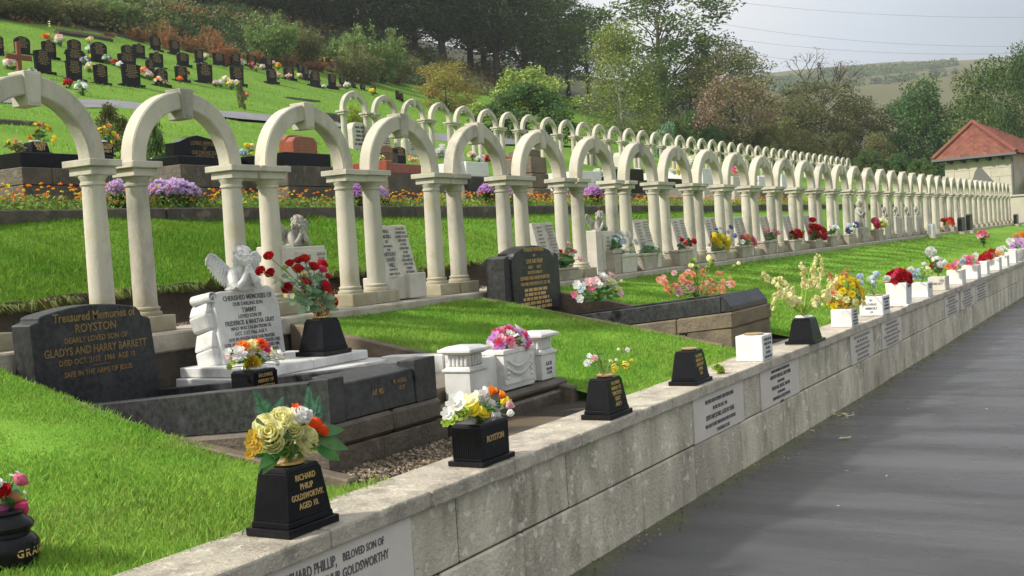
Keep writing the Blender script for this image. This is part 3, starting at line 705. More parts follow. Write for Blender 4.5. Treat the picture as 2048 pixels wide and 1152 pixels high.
def white_pot(x, y, w, d, h, label, lid=None, txt=None, side=None, base=False, mat='whitestone', taper=1.):
    root = thing('flower_pot', label, 'flower pot', (x + w / 2, y + d / 2, CZ), 'white pots along the coping'); mb = MB(); cx, cy = x + w / 2, y + d / 2; z0 = CZ
    if base: mb.frus(cx, cy, CZ, CZ + .018, w * 1.2, d * 1.15, w * 1.2, d * 1.15); z0 = CZ + .018
    mb.frus(cx, cy, z0, CZ + h, w * taper, d * taper, w, d); build('body', mb, M[mat], root, bevel=.008, seg=2)
    if lid: q = MB(); disc(q, (cx, cy, CZ + h), min(w, d) * .36, .014); build('flower_grid', q, M[lid], root, smooth='auto')
    if txt: lettering([(s, sz, 0, h * f, .85) for s, sz, f in txt], (x, cy, CZ), (0, -1, 0), (0, 0, 1), M['ink'], root)
    if side: bars_obj(wordbars(w, side, h * .88, h * .17, h * .10, RND, .85), (cx, y - .002, CZ), (1, 0, 0), (0, 0, 1), M['ink'], root)
    return root, (cx, cy, CZ + h)
w5, q5 = white_pot(8.20, -3.035, .24, .205, .188, 'white marble cube with black lettering and a gold lid, no flowers in it', 'brass', side=5)
w7, q7 = white_pot(10.885, -3.035, .26, .195, .170, 'white cube holding a ball of yellow chrysanthemums', None, side=5)
w8, q8 = white_pot(12.17, -3.045, .33, .24, .198, 'white cube reading in loving memory, holding thin pale blue roses', 'brass', txt=[('IN', .03, .76), ('LOVING', .034, .54), ('MEMORY', .034, .33), ('OF', .03, .14)], side=4)
w9, q9 = white_pot(13.47, -3.03, .32, .235, .262, 'tallest white pot on a small base slab, full of red flowers', None, base=True, side=1, taper=.92)
w10, q10 = white_pot(14.83, -3.015, .32, .20, .178, 'white cube with sparse green and white flowers just past the red flowers', None, side=2)
w11, q11 = white_pot(16.15, -3.0, .32, .22, .182, 'grey white box reading memory, with a tall white rose and dark leaves', None, txt=[('MEMORY', .045, .42)], mat='memstone')
w12, q12 = white_pot(17.43, -3.02, .34, .21, .205, 'white cube with low pink and orange flowers', None)
w13, q13 = white_pot(18.80, -3.035, .36, .235, .205, 'white cube with pink and white flowers, left of a smaller empty cube', None)
w14, q14 = white_pot(20.1, -3.0, .30, .18, .21, 'narrow white cube without flowers between pink and red flowers', None)
w15, q15 = white_pot(21.35, -3.03, .34, .22, .22, 'white cube with a low mass of red flowers', None)
w16, q16 = white_pot(22.7, -3.0, .30, .20, .20, 'white cube with white and green flowers near the right edge', None)
w17, q17 = white_pot(24.0, -3.0, .30, .20, .24, 'tall white cube furthest along the coping, beside the round bowl', None)
bw = thing('flower_bowl', 'round white bowl with purple and white flowers at the right edge', 'flower bowl', (25.2, -2.9, CZ)); q = MB().lathe([(.12, 0), (.10, .03), (.22, .10), (.28, .20), (.29, .24), (.25, .24), (.2, .2)], 20, (25.2, -2.9, CZ)); build('bowl', q, M['whitestone'], bw, smooth='auto')

# cream rose bouquet in the front pot
BY = -2.9
spec = [(582, 848, 30, 'cream', 'rose'), (562, 880, 22, 'cream', 'rose'), (540, 868, 24, 'cream', 'rose'), (606, 886, 26, 'cream', 'rose'), (585, 866, 18, 'cream', 'rose'), (531, 852, 20, 'cream', 'rose'), (563, 838, 20, 'cream', 'rose'),
        (601, 833, 19, 'white', 'rose'), (548, 888, 18, 'cream', 'rose'), (570, 905, 16, 'lime', 'bell'), (618, 872, 16, 'cream', 'rose'), (554, 862, 17, 'cream', 'rose'), (626, 855, 20, 'redorange', 'rose'), (612, 832, 12, 'white', 'bell'), (645, 862, 12, 'redorange', 'rose'), (522, 870, 7, 'redorange', 'daisy'), (592, 815, 9, 'redorange', 'daisy'),
        (505, 872, 12, 'goldleaf', 'daisy'), (502, 885, 12, 'goldleaf', 'daisy'), (517, 897, 11, 'goldleaf', 'daisy'), (502, 908, 11, 'goldleaf', 'daisy'), (512, 880, 10, 'goldleaf', 'daisy')]
bq = bouquet('rose_bouquet', 'bouquet of cream roses with one orange red rose, ferns and broad leaves', 'bouquet', (t1[0], t1[1], t1[2] + .01), px_blooms(spec, BY, .035), nleaf=34, lr=.055, lw=.014, each=True, ctr=P(580, 900, y=BY + .05))
for a, b_ in (((535, 835), (508, 780)), ((548, 838), (566, 795)), ((620, 835), (617, 775)), ((628, 835), (638, 793)), ((630, 840), (646, 812)), ((640, 862), (668, 852)), ((545, 840), (533, 800)), ((552, 835), (575, 812))):
    p0 = Vector(P(*a, y=BY + .04)); p1 = Vector(P(*b_, y=BY + .05)); fb = MB(); fernf(fb, p0, p1 - p0, (p1 - p0).length); build('fern', fb, M['fern'], bq)
lb = MB()
for a, b_, w in (((628, 880), (697, 894), .030), ((625, 872), (690, 855), .022), ((632, 895), (680, 918), .026), ((560, 900), (517, 935), .022), ((575, 895), (548, 915), .018), ((556, 895), (545, 912), .016), ((530, 850), (512, 842), .02), ((560, 905), (525, 945), .020), ((600, 905), (603, 930), .012)):
    p0 = Vector(P(*a, y=BY)); p1 = Vector(P(*b_, y=BY - .03)); leaf(lb, p0, p1 - p0, (p1 - p0).length, w, .05)
build('broad_leaves', lb, M['leafgreen'], bq, smooth=True)
BY = -2.93
spec = [(918, 822, 15, 'yellow', 'bell'), (936, 808, 22, 'cream', 'daisy'), (912, 808, 20, 'white', 'daisy'), (960, 803, 20, 'white', 'bell'), (975, 812, 22, 'white', 'daisy'), (990, 820, 14, 'white', 'bell'), (945, 823, 17, 'yellow', 'daisy'), (928, 828, 16, 'lime', 'daisy'), (972, 793, 17, 'white', 'bell'),
        (982, 790, 15, 'orange', 'bell'), (1000, 797, 13, 'orange', 'bell'), (1004, 808, 17, 'yellow', 'bell'), (1013, 815, 13, 'palepink', 'bell'), (895, 828, 13, 'white', 'daisy'), (903, 838, 14, 'lime', 'daisy'), (893, 845, 10, 'lime', 'daisy'), (985, 835, 16, 'white', 'bell'), (1015, 830, 11, 'white', 'bell'), (950, 795, 14, 'white', 'daisy'), (965, 830, 14, 'yellow', 'daisy')]
bouquet('lily_bouquet', 'white and yellow lilies with orange lilies behind, in the ribbed black pot', 'bouquet', t2, px_blooms(spec, BY, .04), nleaf=14, lr=.06, ctr=(t2[0], t2[1], t2[2] - .03))
BY = -2.94
spec = [(1175, 726, 7, 'white', 'pom'), (1190, 717, 7, 'palepink', 'pom'), (1178, 712, 5, 'white', 'daisy'), (1255, 700, 5, 'white', 'pom'), (1249, 730, 8, 'yellow', 'daisy'), (1227, 737, 8, 'yellow', 'daisy'), (1260, 723, 6, 'yellow', 'bell'), (1235, 701, 5, 'cream', 'bell'), (1188, 692, 3, 'lime', 'bell'), (1211, 695, 3, 'lime', 'bell'), (1192, 700, 4, 'lime', 'bell'), (1221, 724, 5, 'cream', 'daisy'), (1230, 722, 5, 'cream', 'bell'), (1215, 708, 3, 'lime', 'bell'), (1200, 700, 3, 'lime', 'bell')]
bouquet('flower_bunch', 'thin bunch of small white and yellow flowers with dry stalks in black pot', 'bouquet', t3, px_blooms(spec, BY, .03), nleaf=10, lr=.04, lw=.006)
# gladioli
BY = -2.96; gl = thing('gladioli', 'tall spray of pale yellow gladioli fanning out of the wide black pot', 'bouquet', t6); gs = MB(); gb = MB(); gr = MB()
for pts in ([(1600, 628), (1560, 585), (1525, 558), (1517, 548)], [(1602, 628), (1575, 580), (1553, 560), (1545, 558)], [(1603, 628), (1605, 570), (1598, 540), (1594, 528)], [(1606, 628), (1614, 570), (1622, 530), (1631, 510)], [(1607, 628), (1630, 570), (1638, 535), (1637, 518)],
            [(1608, 628), (1640, 590), (1665, 560), (1688, 535)], [(1610, 628), (1645, 600), (1655, 565), (1652, 545)], [(1605, 630), (1575, 600), (1545, 590), (1540, 620)], [(1606, 630), (1620, 605), (1625, 595), (1640, 612)], [(1601, 630), (1590, 600), (1570, 600), (1558, 596)]):
    W = [Vector(P(u, v, y=BY + RND.uniform(-.03, .03))) for u, v in pts]; gs.tube(W, [.006, .005, .004, .002], 5)
    for i in range(12):
        t_ = .30 + .70 * i / 11; j = min(2, int(t_ * 3)); p = W[j].lerp(W[j + 1], t_ * 3 - j); rr = .034 * RND.uniform(.75, 1.2) * (1.15 - .70 * (t_ - .30) / .70)
        nn = Vector((RND.uniform(-1, .3), -1 + RND.uniform(-.3, .5), RND.uniform(-.2, .7))); bell(gb if not (pts[3][0] in (1688, 1652) and t_ > .8) else gr, p + Vector((RND.uniform(-.02, .02), RND.uniform(-.03, 0), 0)), nn, rr * 1.35)
for i in range(14):
    a = RND.uniform(-1, 1); leaf(gs, Vector(t6) + Vector((a * .04, 0, 0)), (a * .5, RND.uniform(-.3, .3), 1), RND.uniform(.12, .22), .008, .1)
build('stems', gs, M['lime'], gl); build('blooms', gb, M['cream'], gl); build('red_blooms', gr, M['peach'], gl)
M_y = ['yellow', 'yellow', 'cream', 'yellow', 'goldleaf']
bouquet('chrysanthemums', 'ball of yellow chrysanthemums with rusty pink ones behind, in white cube', 'bouquet', q7, dome(1690, 588, 32, 32, 46, 9, M_y, ['pom'], -2.94, -.75) + px_blooms([(1662, 585, 9, 'peach', 'pom'), (1668, 570, 9, 'peach', 'pom'), (1690, 552, 8, 'peach', 'pom'), (1655, 598, 7, 'peach', 'pom')], -2.88), nleaf=24, lr=.05)
bouquet('pale_roses', 'thin pale blue white roses on bare stalks in lettered white cube', 'bouquet', q8, px_blooms([(1720, 554, 6, 'paleblue', 'rose'), (1753, 549, 7, 'paleblue', 'rose'), (1747, 556, 6, 'paleblue', 'rose'), (1740, 558, 5, 'white', 'rose'), (1719, 567, 6, 'paleblue', 'rose'), (1747, 566, 5, 'paleblue', 'rose'), (1722, 580, 6, 'paleblue', 'rose')], -2.93, .06), nleaf=14, leafm='silverleaf', lr=.05)
bouquet('red_flowers', 'dense red flowers with one white bloom beside, in the tallest white pot', 'bouquet', q9, dome(1797, 558, 22, 17, 40, 6.5, ['red', 'crimson', 'rose', 'red'], ['pom', 'rose'], -2.92, -.4) + px_blooms([(1774, 558, 6, 'white', 'rose'), (1822, 541, 6, 'white', 'rose'), (1822, 545, 4, 'red', 'pom')], -2.9), nleaf=20, lr=.05)
bouquet('green_bunch', 'leafy bunch with a few blue white roses at its left', 'bouquet', q10, px_blooms([(1829, 552, 6, 'paleblue', 'rose'), (1821, 542, 6, 'white', 'rose'), (1833, 543, 6, 'paleblue', 'rose'), (1848, 530, 6, 'white', 'daisy'), (1855, 538, 5, 'cream', 'daisy'), (1843, 536, 4, 'cream', 'daisy'), (1862, 545, 4, 'lime', 'daisy'), (1850, 548, 5, 'lime', 'daisy')], -2.9, .08), nleaf=40, leafm='silverleaf', lr=.07, lw=.012)
bouquet('white_rose_spray', 'tall white rose above dark leaves and red flowers in the grey white box', 'bouquet', q11, px_blooms([(1861, 505, 9, 'white', 'rose'), (1855, 517, 6, 'lime', 'bell'), (1874, 522, 9, 'white', 'rose'), (1880, 530, 7, 'white', 'rose'), (1868, 532, 8, 'crimson', 'rose'), (1876, 537, 7, 'red', 'rose'), (1888, 525, 6, 'white', 'daisy')], -2.9, .08), nleaf=40, leafm='laurel', lr=.08, lw=.022)
bouquet('pink_orange_flowers', 'low pink and orange flowers on a white cube, right of the dark spray', 'bouquet', q12, px_blooms([(1897, 533, 6, 'orange', 'pom'), (1906, 533, 6, 'pink', 'pom'), (1914, 526, 7, 'pink', 'pom'), (1920, 528, 6, 'palepink', 'pom'), (1911, 535, 5, 'peach', 'pom'), (1902, 537, 5, 'cream', 'daisy')], -2.9, .08), nleaf=16)
bouquet('pink_flowers', 'pink and white flowers spilling over a white cube before the red mass', 'bouquet', q13, px_blooms([(1930, 515, 5, 'palepink', 'pom'), (1938, 518, 6, 'pink', 'pom'), (1945, 514, 6, 'palepink', 'pom'), (1951, 512, 6, 'white', 'pom'), (1925, 523, 5, 'paleblue', 'rose'), (1940, 525, 6, 'pink', 'pom'), (1933, 524, 5, 'rose', 'pom'), (1954, 527, 5, 'pink', 'pom')], -2.9, .08), nleaf=20)
bouquet('red_mass', 'low mass of red flowers with a few orange ones on a white cube', 'bouquet', q15, px_blooms([(1962, 517, 7, 'red', 'pom'), (1969, 513, 7, 'red', 'pom'), (1976, 509, 8, 'red', 'pom'), (1984, 505, 7, 'red', 'pom'), (1990, 509, 7, 'redorange', 'pom'), (1996, 507, 6, 'peach', 'pom'), (1980, 513, 6, 'crimson', 'pom')], -2.9, .1), nleaf=20)
bouquet('white_green_flowers', 'small white flowers with green leaves near the end of the coping', 'bouquet', q16, px_blooms([(1998, 499, 5, 'white', 'pom'), (2006, 496, 5, 'white', 'pom'), (2003, 505, 5, 'cream', 'pom'), (2011, 500, 5, 'white', 'pom'), (1993, 503, 4, 'white', 'pom')], -2.9, .1), nleaf=20)
bouquet('purple_flowers', 'large purple and white bunch in the round bowl at the right edge', 'bouquet', (25.2, -2.9, CZ + .22), px_blooms([(2020, 483, 7, 'white', 'pom'), (2028, 487, 8, 'lilac', 'pom'), (2036, 482, 8, 'mauve', 'pom'), (2044, 487, 8, 'lilac', 'pom'), (2040, 478, 7, 'white', 'pom'), (2032, 472, 6, 'peach', 'pom'), (2044, 470, 7, 'orange', 'pom'), (2024, 492, 6, 'lilac', 'pom')], -2.9, .1), nleaf=24)
# fallen blooms and petals
def petals(name, label, pts, mat, grp=None):
    q = MB(); c = pts[0][0]
    for p, s in pts:
        a = RND.uniform(0, 6.28); q.M = Matrix.Translation(Vector([float(k) for k in p])) @ Matrix.Rotation(a, 4, 'Z')
        q.add([(-s, 0, .001), (-s * .3, -s * .55, s * .25), (s * .6, -s * .4, s * .12), (s, 0, s * .3), (s * .5, s * .5, .002), (-s * .4, s * .5, s * .2)], [(0, 1, 2, 3), (0, 3, 4, 5)])
    return tag(build(name, q, M[mat], origin=[float(k) for k in c]), label, 'petal', grp)
p = P(1436, 748, z=CZ); bouquet('fallen_bloom', 'crumpled yellow bloom lying on the coping beside the lidded black pot', 'flower', (p[0], p[1], CZ), [((p[0], p[1], CZ + .03), .05, 'lime', 'pom'), ((p[0] + .04, p[1], CZ + .02), .04, 'lime', 'pom')], nleaf=0)
GP = 'yellow petals fallen on the path'
petals('fallen_petal', 'large yellow petal alone on the wet path', [(P(1690, 877, z=.006), .055)], 'cream', GP)
petals('fallen_petals', 'scatter of yellow petals on the path close to the wall', [(P(u, v, z=.006), s) for u, v, s in ((1690, 829, .05), (1681, 826, .03), (1700, 832, .05), (1694, 836, .03), (1706, 826, .02), (1672, 829, .03), (1686, 838, .015), (1678, 832, .03))], 'cream', GP)
petals('fallen_petal', 'pale petal touching the foot of the wall', [(P(1626, 862, z=.006), .03)], 'cream', GP)
petals('fallen_petal', 'small crimson petal on the path away from the wall', [(P(1814, 803, z=.006), .022)], 'crimson')
for u, v in ((1597, 908), (1577, 917), (1773, 952), (1693, 942), (1817, 817), (1973, 818), (1676, 1012), (1730, 875)): petals('fallen_petal', 'tiny white petal scattered on the wet path', [(P(u, v, z=.006), .012)], 'white', 'white petals on the path')
petals('fallen_petals', 'red petals on the coping at the foot of the tallest white pot', [(P(u, v, z=CZ), .03) for u, v in ((1784, 613), (1790, 612), (1803, 613), (1782, 616))], 'red')
# round urn at the left edge
ux, uy = 2.395, -2.36; uz = float(lawn_z(np.array(ux), np.array(uy))) - .07
ur = thing('round_urn', 'glossy round black urn with gold lettering, cut off by the left edge', 'urn', (ux, uy, uz))
build('body', MB().lathe([(.07, 0), (.085, .015), (.088, .05), (.098, .085), (.104, .11), (.102, .13), (.090, .150), (.078, .158), (.076, .170), (.086, .176), (.090, .188), (.083, .202), (.066, .212), (.060, .222), (.064, .232), (.058, .238)], 40, (ux, uy, uz)), M['black'], ur, smooth='auto')
lt = MB()
for i, chh in enumerate('GRANDAD'):
    a = math.atan2(CAM[1] - uy, CAM[0] - ux) + .55 - .26 * (3.0 - i) + .62; xd = Vector((-sin(a), cos(a), 0)); zd = Vector((cos(a), sin(a), 0)); Mx = Matrix((xd, Vector((0, 0, 1)), zd)).transposed().to_4x4(); Mx.translation = Vector((ux, uy, uz + .095)) + zd * .1025; lt.M = Mx; vs, fs = text_geo(chh, .034, .95, .0006); lt.add(vs, fs)
build('lettering', lt, M['gold'], ur)
bouquet('rose_bunch', 'bunch of pink and peach roses in the round black urn at the left edge', 'bouquet', (ux, uy, uz + .238), px_blooms([(40, 962, 14, 'pink', 'rose'), (22, 992, 16, 'peach', 'rose'), (38, 1018, 18, 'rose', 'rose'), (2, 985, 16, 'red', 'rose'), (-18, 1000, 16, 'pink', 'rose'), (5, 1012, 12, 'magenta', 'rose'), (-8, 970, 12, 'white', 'rose'), (15, 967, 7, 'white', 'daisy'), (22, 952, 6, 'white', 'daisy'), (35, 946, 6, 'white', 'daisy'), (48, 986, 5, 'white', 'daisy'), (50, 998, 5, 'white', 'daisy')], uy, .02), nleaf=16, lr=.05, each=True)
# ------------------------------------------------------------------ graves in front of the lower arches
tilt = lambda y: -.085 * (y + 2.3)
def tbox(mb, x0, x1, y0, y1, z0, z1, k0=1, k1=1):
    """box whose levels follow the slight settling of the tomb"""
    a, b_, c, d = z0 + k0 * tilt(y0), z0 + k0 * tilt(y1), z1 + k1 * tilt(y0), z1 + k1 * tilt(y1)
    return mb.hexa([(x0, y0, a), (x1, y0, a), (x1, y1, b_), (x0, y1, b_)], [(x0, y0, c), (x1, y0, c), (x1, y1, d), (x0, y1, d)])
g1 = thing('kerbed_grave', 'dark granite kerbed grave on brown stone courses at the left of the front row', 'grave', (4.55, -1.3, .655))
q = MB(); tbox(q, 4.08, 4.5, -2.33, -.3, .60, .766, 0, 1); tbox(q, 4.503, 5.06, -2.33, -.3, .60, .764, 0, 1); build('base_course', q, M['brown'], g1, bevel=.012)
q = MB(); tbox(q, 4.10, 4.62, -2.315, -.3, .768, .878); tbox(q, 4.623, 5.05, -2.315, -.3, .768, .878); build('upper_course', q, M['brown'], g1, bevel=.018)
q = MB(); tbox(q, 4.15, 4.27, -2.18, -.32, .879, 1.085); tbox(q, 4.93, 5.03, -2.18, -.32, .879, 1.083); tbox(q, 4.15, 4.265, -2.30, -2.182, .879, 1.093); tbox(q, 4.845, 5.03, -2.30, -2.182, .879, 1.10); build('kerb', q, M['agedblack'], g1, bevel=.005)
q = MB(); q.hexa([(4.267, -2.295, .88), (4.843, -2.295, .88), (4.843, -2.10, .875), (4.267, -2.10, .875)], [(4.267, -2.285, 1.055), (4.843, -2.285, 1.055), (4.843, -2.10, 1.085), (4.267, -2.10, 1.085)]); fp = build('front_panel', q, M['agedblack'], g1, bevel=.006)
lettering([('AK·80', .042, .26, .085), ('W. ROSSER', .028, .45, .12, .8), ('CF 57', .028, .46, .085, .8)], (4.267, -2.2965, .88), (1, 0, 0), (0, .055, 1), M['dullgold'], fp)
q = MB(); tbox(q, 4.26, 4.94, -2.11, -.32, .80, .93, 0, 1); build('bed_slab', q, M['black'], g1)
h1 = thing('headstone', 'large tapered black headstone with gold script at the left, below the first arch', 'headstone', (4.52, -.38, .86))
prof = [(4.09, .86), (4.955, .86), (4.905, 1.345), (4.89, 1.358), (4.838, 1.372), (4.832, 1.398)]
for k in range(9): t_ = k / 8; prof.append((4.80 - .64 * t_, 1.412 + .052 * sin(pi * (.10 + .80 * t_))))
prof += [(4.132, 1.418), (4.128, 1.395), (4.072, 1.382)]
build('stone', MB().prism_y(prof, -.38, -.22), M['agedblack'], h1, bevel=.006)
lettering([('Treasured Memories of', .070, 0, .520, .85, .0012), ('ROYSTON', .066, 0, .455, .95), ('DEARLY LOVED SON OF', .044, 0, .400, .92), ('GLADYS AND HARRY BARRETT', .062, 0, .335, .82), ('DIED OCT. 21ST. 1966  AGE 10', .044, 0, .282, .9), ('______', .04, .02, .268, 1), ('SAFE IN THE ARMS OF JESUS', .042, 0, .215, .9)], (4.50, -.381, .86), (1, 0, 0), (0, 0, 1), M['dullgold'], h1)
rp, tp = black_pot(4.585, -1.45, .22, .19, .165, 'square black pot inside the dark kerbed grave, gold letters on its front', wt=1, steps=1, lid='whitestone', txt=[('IN LOVING', .027, .80, .8), ('MEMORY OF', .027, .58, .8), ('ROYSTON', .034, .32, .85), ('AGED 10', .027, .08, .85)], z0=.905, grp='black pots on the graves')
BY = -1.36
spec = [(505, 727, 14, 'yellow', 'rose'), (476, 708, 15, 'white', 'pom'), (497, 706, 13, 'white', 'pom'), (485, 695, 14, 'orange', 'pom'), (506, 693, 14, 'cream', 'rose'), (520, 690, 15, 'redorange', 'pom'), (528, 697, 13, 'rose', 'pom'), (462, 710, 10, 'palepink', 'pom'), (456, 704, 8, 'white', 'daisy'), (524, 712, 12, 'white', 'pom'), (540, 706, 11, 'cream', 'daisy'), (547, 716, 10, 'white', 'pom'), (558, 708, 8, 'white', 'daisy'), (470, 722, 10, 'lime', 'daisy'), (463, 735, 9, 'lime', 'bell'), (550, 728, 8, 'white', 'bell'), (562, 718, 6, 'cream', 'bell'), (486, 715, 12, 'white', 'pom'), (515, 703, 10, 'yellow', 'daisy')]
bouquet('mixed_bouquet', 'bright bouquet with one open yellow rose and orange and red blooms, before the scroll', 'bouquet', tp, px_blooms(spec, BY, .04), nleaf=16, lr=.055, each=True)
petals('fallen_petal', 'yellow petal lying on the dark granite kerb', [(P(443, 795, x=4.2), .03)], 'yellow')

# white marble grave with the angel scroll
g2 = thing('marble_grave', 'white marble grave with two low pillars on dark stone courses', 'grave', (5.8, -1.3, .655))
q = MB(); tbox(q, 5.14, 6.54, -2.33, -.3, .60, .735, 0, .6); build('base_course', q, M['brown'], g2, bevel=.015)
q = MB(); tbox(q, 5.17, 6.51, -2.31, -.3, .737, .795, 1, .5); build('upper_course', q, M['brown'], g2, bevel=.022)
def pillar(x0):
    c, cy = x0 + .098, -2.155; mb = MB(); mb.frus(c, cy, .797, .955, .185, .17, .185, .17); pr = build('pillar', mb, M['marble'], g2, bevel=.003)
    mb = MB(); mb.frus(c, cy, .955, .972, .205, .19, .205, .19); mb.frus(c, cy, .972, .985, .19, .175, .165, .15); mb.frus(c, cy, .985, 1.05, .145, .135, .145, .135)
    for i in range(5):
        t_ = (i + .5) / 5
        mb.tube([(c - .0725, cy - .0675 + .135 * t_, .988), (c - .0725, cy - .0675 + .135 * t_, 1.048)], .010, 6); mb.tube([(c - .0725 + .145 * t_, cy - .0675, .988), (c - .0725 + .145 * t_, cy - .0675, 1.048)], .010, 6)
    mb.frus(c, cy, 1.05, 1.065, .165, .15, .215, .20); mb.frus(c, cy, 1.065, 1.083, .235, .22, .235, .22); mb.frus(c, cy, 1.083, 1.098, .225, .21, .15, .14); build('capital', mb, M['marble'], pr, bevel=.003)
    return pr
pillar(5.45); pB = pillar(6.29)
lettering([('A.K.81', .034, 0, .085), ('NALLIUS', .024, 0, .055, .8), ('CF 5797', .024, 0, .03, .8)], (6.388, -2.2405, .80), (1, 0, 0), (0, 0, 1), M['ink'], pB)
q = MB(); q.box(5.64, 5.82, -2.20, -2.14, .797, 1.01); q.box(6.14, 6.295, -2.20, -2.14, .797, 1.01); q.box(5.50, 6.4, -2.13, -2.05, .797, 1.0); build('side_panels', q, M['marble'], g2, bevel=.004)
q = MB(); q.box(5.815, 6.165, -2.255, -2.06, .80, 1.035); q.box(5.805, 6.175, -2.262, -2.05, 1.01, 1.037); fbx = build('flower_box', q, M['marble'], g2, bevel=.004)
q = MB()
for dz in (0, -.05):
    q.tube([(5.85 + .28 * k / 8, -2.258, .975 + dz * .9 - .045 * sin(pi * k / 8)) for k in range(9)], [.005 + .006 * sin(pi * k / 8) for k in range(9)], 6)
for xx in (5.85, 6.13):
    for zz in (.975, .93, .90, .87): q.ball((xx, -2.258, zz), .012, 8, 5)
q.box(5.815, 6.165, -2.262, -2.25, .835, .862); build('swag', q, M['marble'], fbx)
q = MB(); tbox(q, 5.16, 5.27, -2.04, -1.12, .80, 1.0, 1, .3); build('side_kerb', q, M['marble'], g2, bevel=.006); q = MB(); tbox(q, 6.15, 6.27, -2.04, -1.62, .80, 1.0, 1, .3); tbox(q, 6.15, 6.27, -1.61, -1.12, .80, 1.0, 1, .3); build('side_kerb', q, M['marble'], g2, bevel=.006)
q = MB(); q.box(5.14, 6.25, -1.16, -.30, .60, .955); build('lower_step', q, M['marble'], g2, bevel=.006)
q = MB(); q.box(5.18, 5.62, -1.0, -.30, .957, 1.018); q.box(5.622, 6.18, -1.0, -.30, .957, 1.016); build('upper_step', q, M['marble'], g2, bevel=.006)
q = MB(); q.box(5.27, 6.15, -2.05, -1.15, .6, .87); build('bed_slab', q, M['wetslab'], g2)
# scroll headstone
sc = thing('scroll_headstone', 'white marble scroll headstone with rough rock side and a resting angel on top', 'headstone', (5.6, -.5, 1.018))
sl = Matrix.Translation((5.6, -.55, 1.018)) @ Matrix.Rotation(RAD(-9), 4, 'X')
q = MB(); q.M = sl; N_ = 10
scr = [(-.29, 0), (.29, .02), (.305, .2), (.315, .34), (.29, .44), (.24, .475), (.1, .465), (-.05, .455), (-.2, .46), (-.27, .45)]
q.prism_y(scr, 0, .075); build('scroll', q, M['marble'], sc, bevel=.006)
q = MB(); q.M = sl; q.tube([(-.275, .035, .435), (-.275, .11, .435)], .001, 4)
for k in range(24):
    a0 = k * .42; r0 = .042 - .0013 * k; a1 = a0 + .42; r1_ = .042 - .0013 * (k + 1)
    q.hexa([(-.285 + r0 * cos(a0), -.005, .425 + r0 * sin(a0)), (-.285 + r1_ * cos(a1), -.005, .425 + r1_ * sin(a1)), (-.285 + r1_ * cos(a1), .16, .425 + r1_ * sin(a1)), (-.285 + r0 * cos(a0), .16, .425 + r0 * sin(a0))],
           [(-.285 + (r0 - .009) * cos(a0), -.005, .425 + (r0 - .009) * sin(a0)), (-.285 + (r1_ - .009) * cos(a1), -.005, .425 + (r1_ - .009) * sin(a1)), (-.285 + (r1_ - .009) * cos(a1), .16, .425 + (r1_ - .009) * sin(a1)), (-.285 + (r0 - .009) * cos(a0), .16, .425 + (r0 - .009) * sin(a0))])
build('scroll_curl', q, M['marble'], sc, smooth='auto')
q = MB(); q.M = sl
for i, (z0_, z1_, w0, w1) in enumerate(((0, .11, .33, .34), (.115, .225, .34, .30), (.23, .33, .31, .345), (.335, .40, .335, .30))):
    q.hexa([(-w0, .03, z0_), (.30, .03, z0_), (.30, .20, z0_), (-w0 + .01, .20, z0_ - .01)], [(-w1, .03, z1_ + .015), (.30, .03, z1_), (.30, .20, z1_), (-w1 + .02, .20, z1_)])
build('rock_back', q, M['marble'], sc, bevel=.02, seg=2)
LX = [('CHERISHED MEMORIES OF', .044, .03, .395, .88), ('OUR DARLING SON', .034, .02, .358, .9), ('TIMMY', .046, .02, .312, 1), ('LOVED SON OF', .034, .02, .278, .9), ('FREDERICK & MARTHA GRAY', .042, .01, .236, .82), ('WHO WAS TAKEN FROM US', .032, .01, .203, .9), ('OCT. 21ST 1966. AGE 9', .032, 0, .170, .9), ('GOD IN HEAVEN HEAR OUR PRAYERS', .031, 0, .136, .8), ('LOOK AFTER OUR LITTLE ONE WITH TENDER CARE', .031, 0, .106, .70), ('GUARD HIM IN HEAVEN AS WE GUARDED HIM', .031, 0, .076, .74), ('TELL HIM WE LOVE HIM THAT WE ALWAYS', .031, 0, .046, .74)]
lettering(LX, sl @ Vector((0, -.0005, 0)), (1, 0, 0), sl.to_3x3() @ Vector((0, 0, 1)), M['ink'], sc)
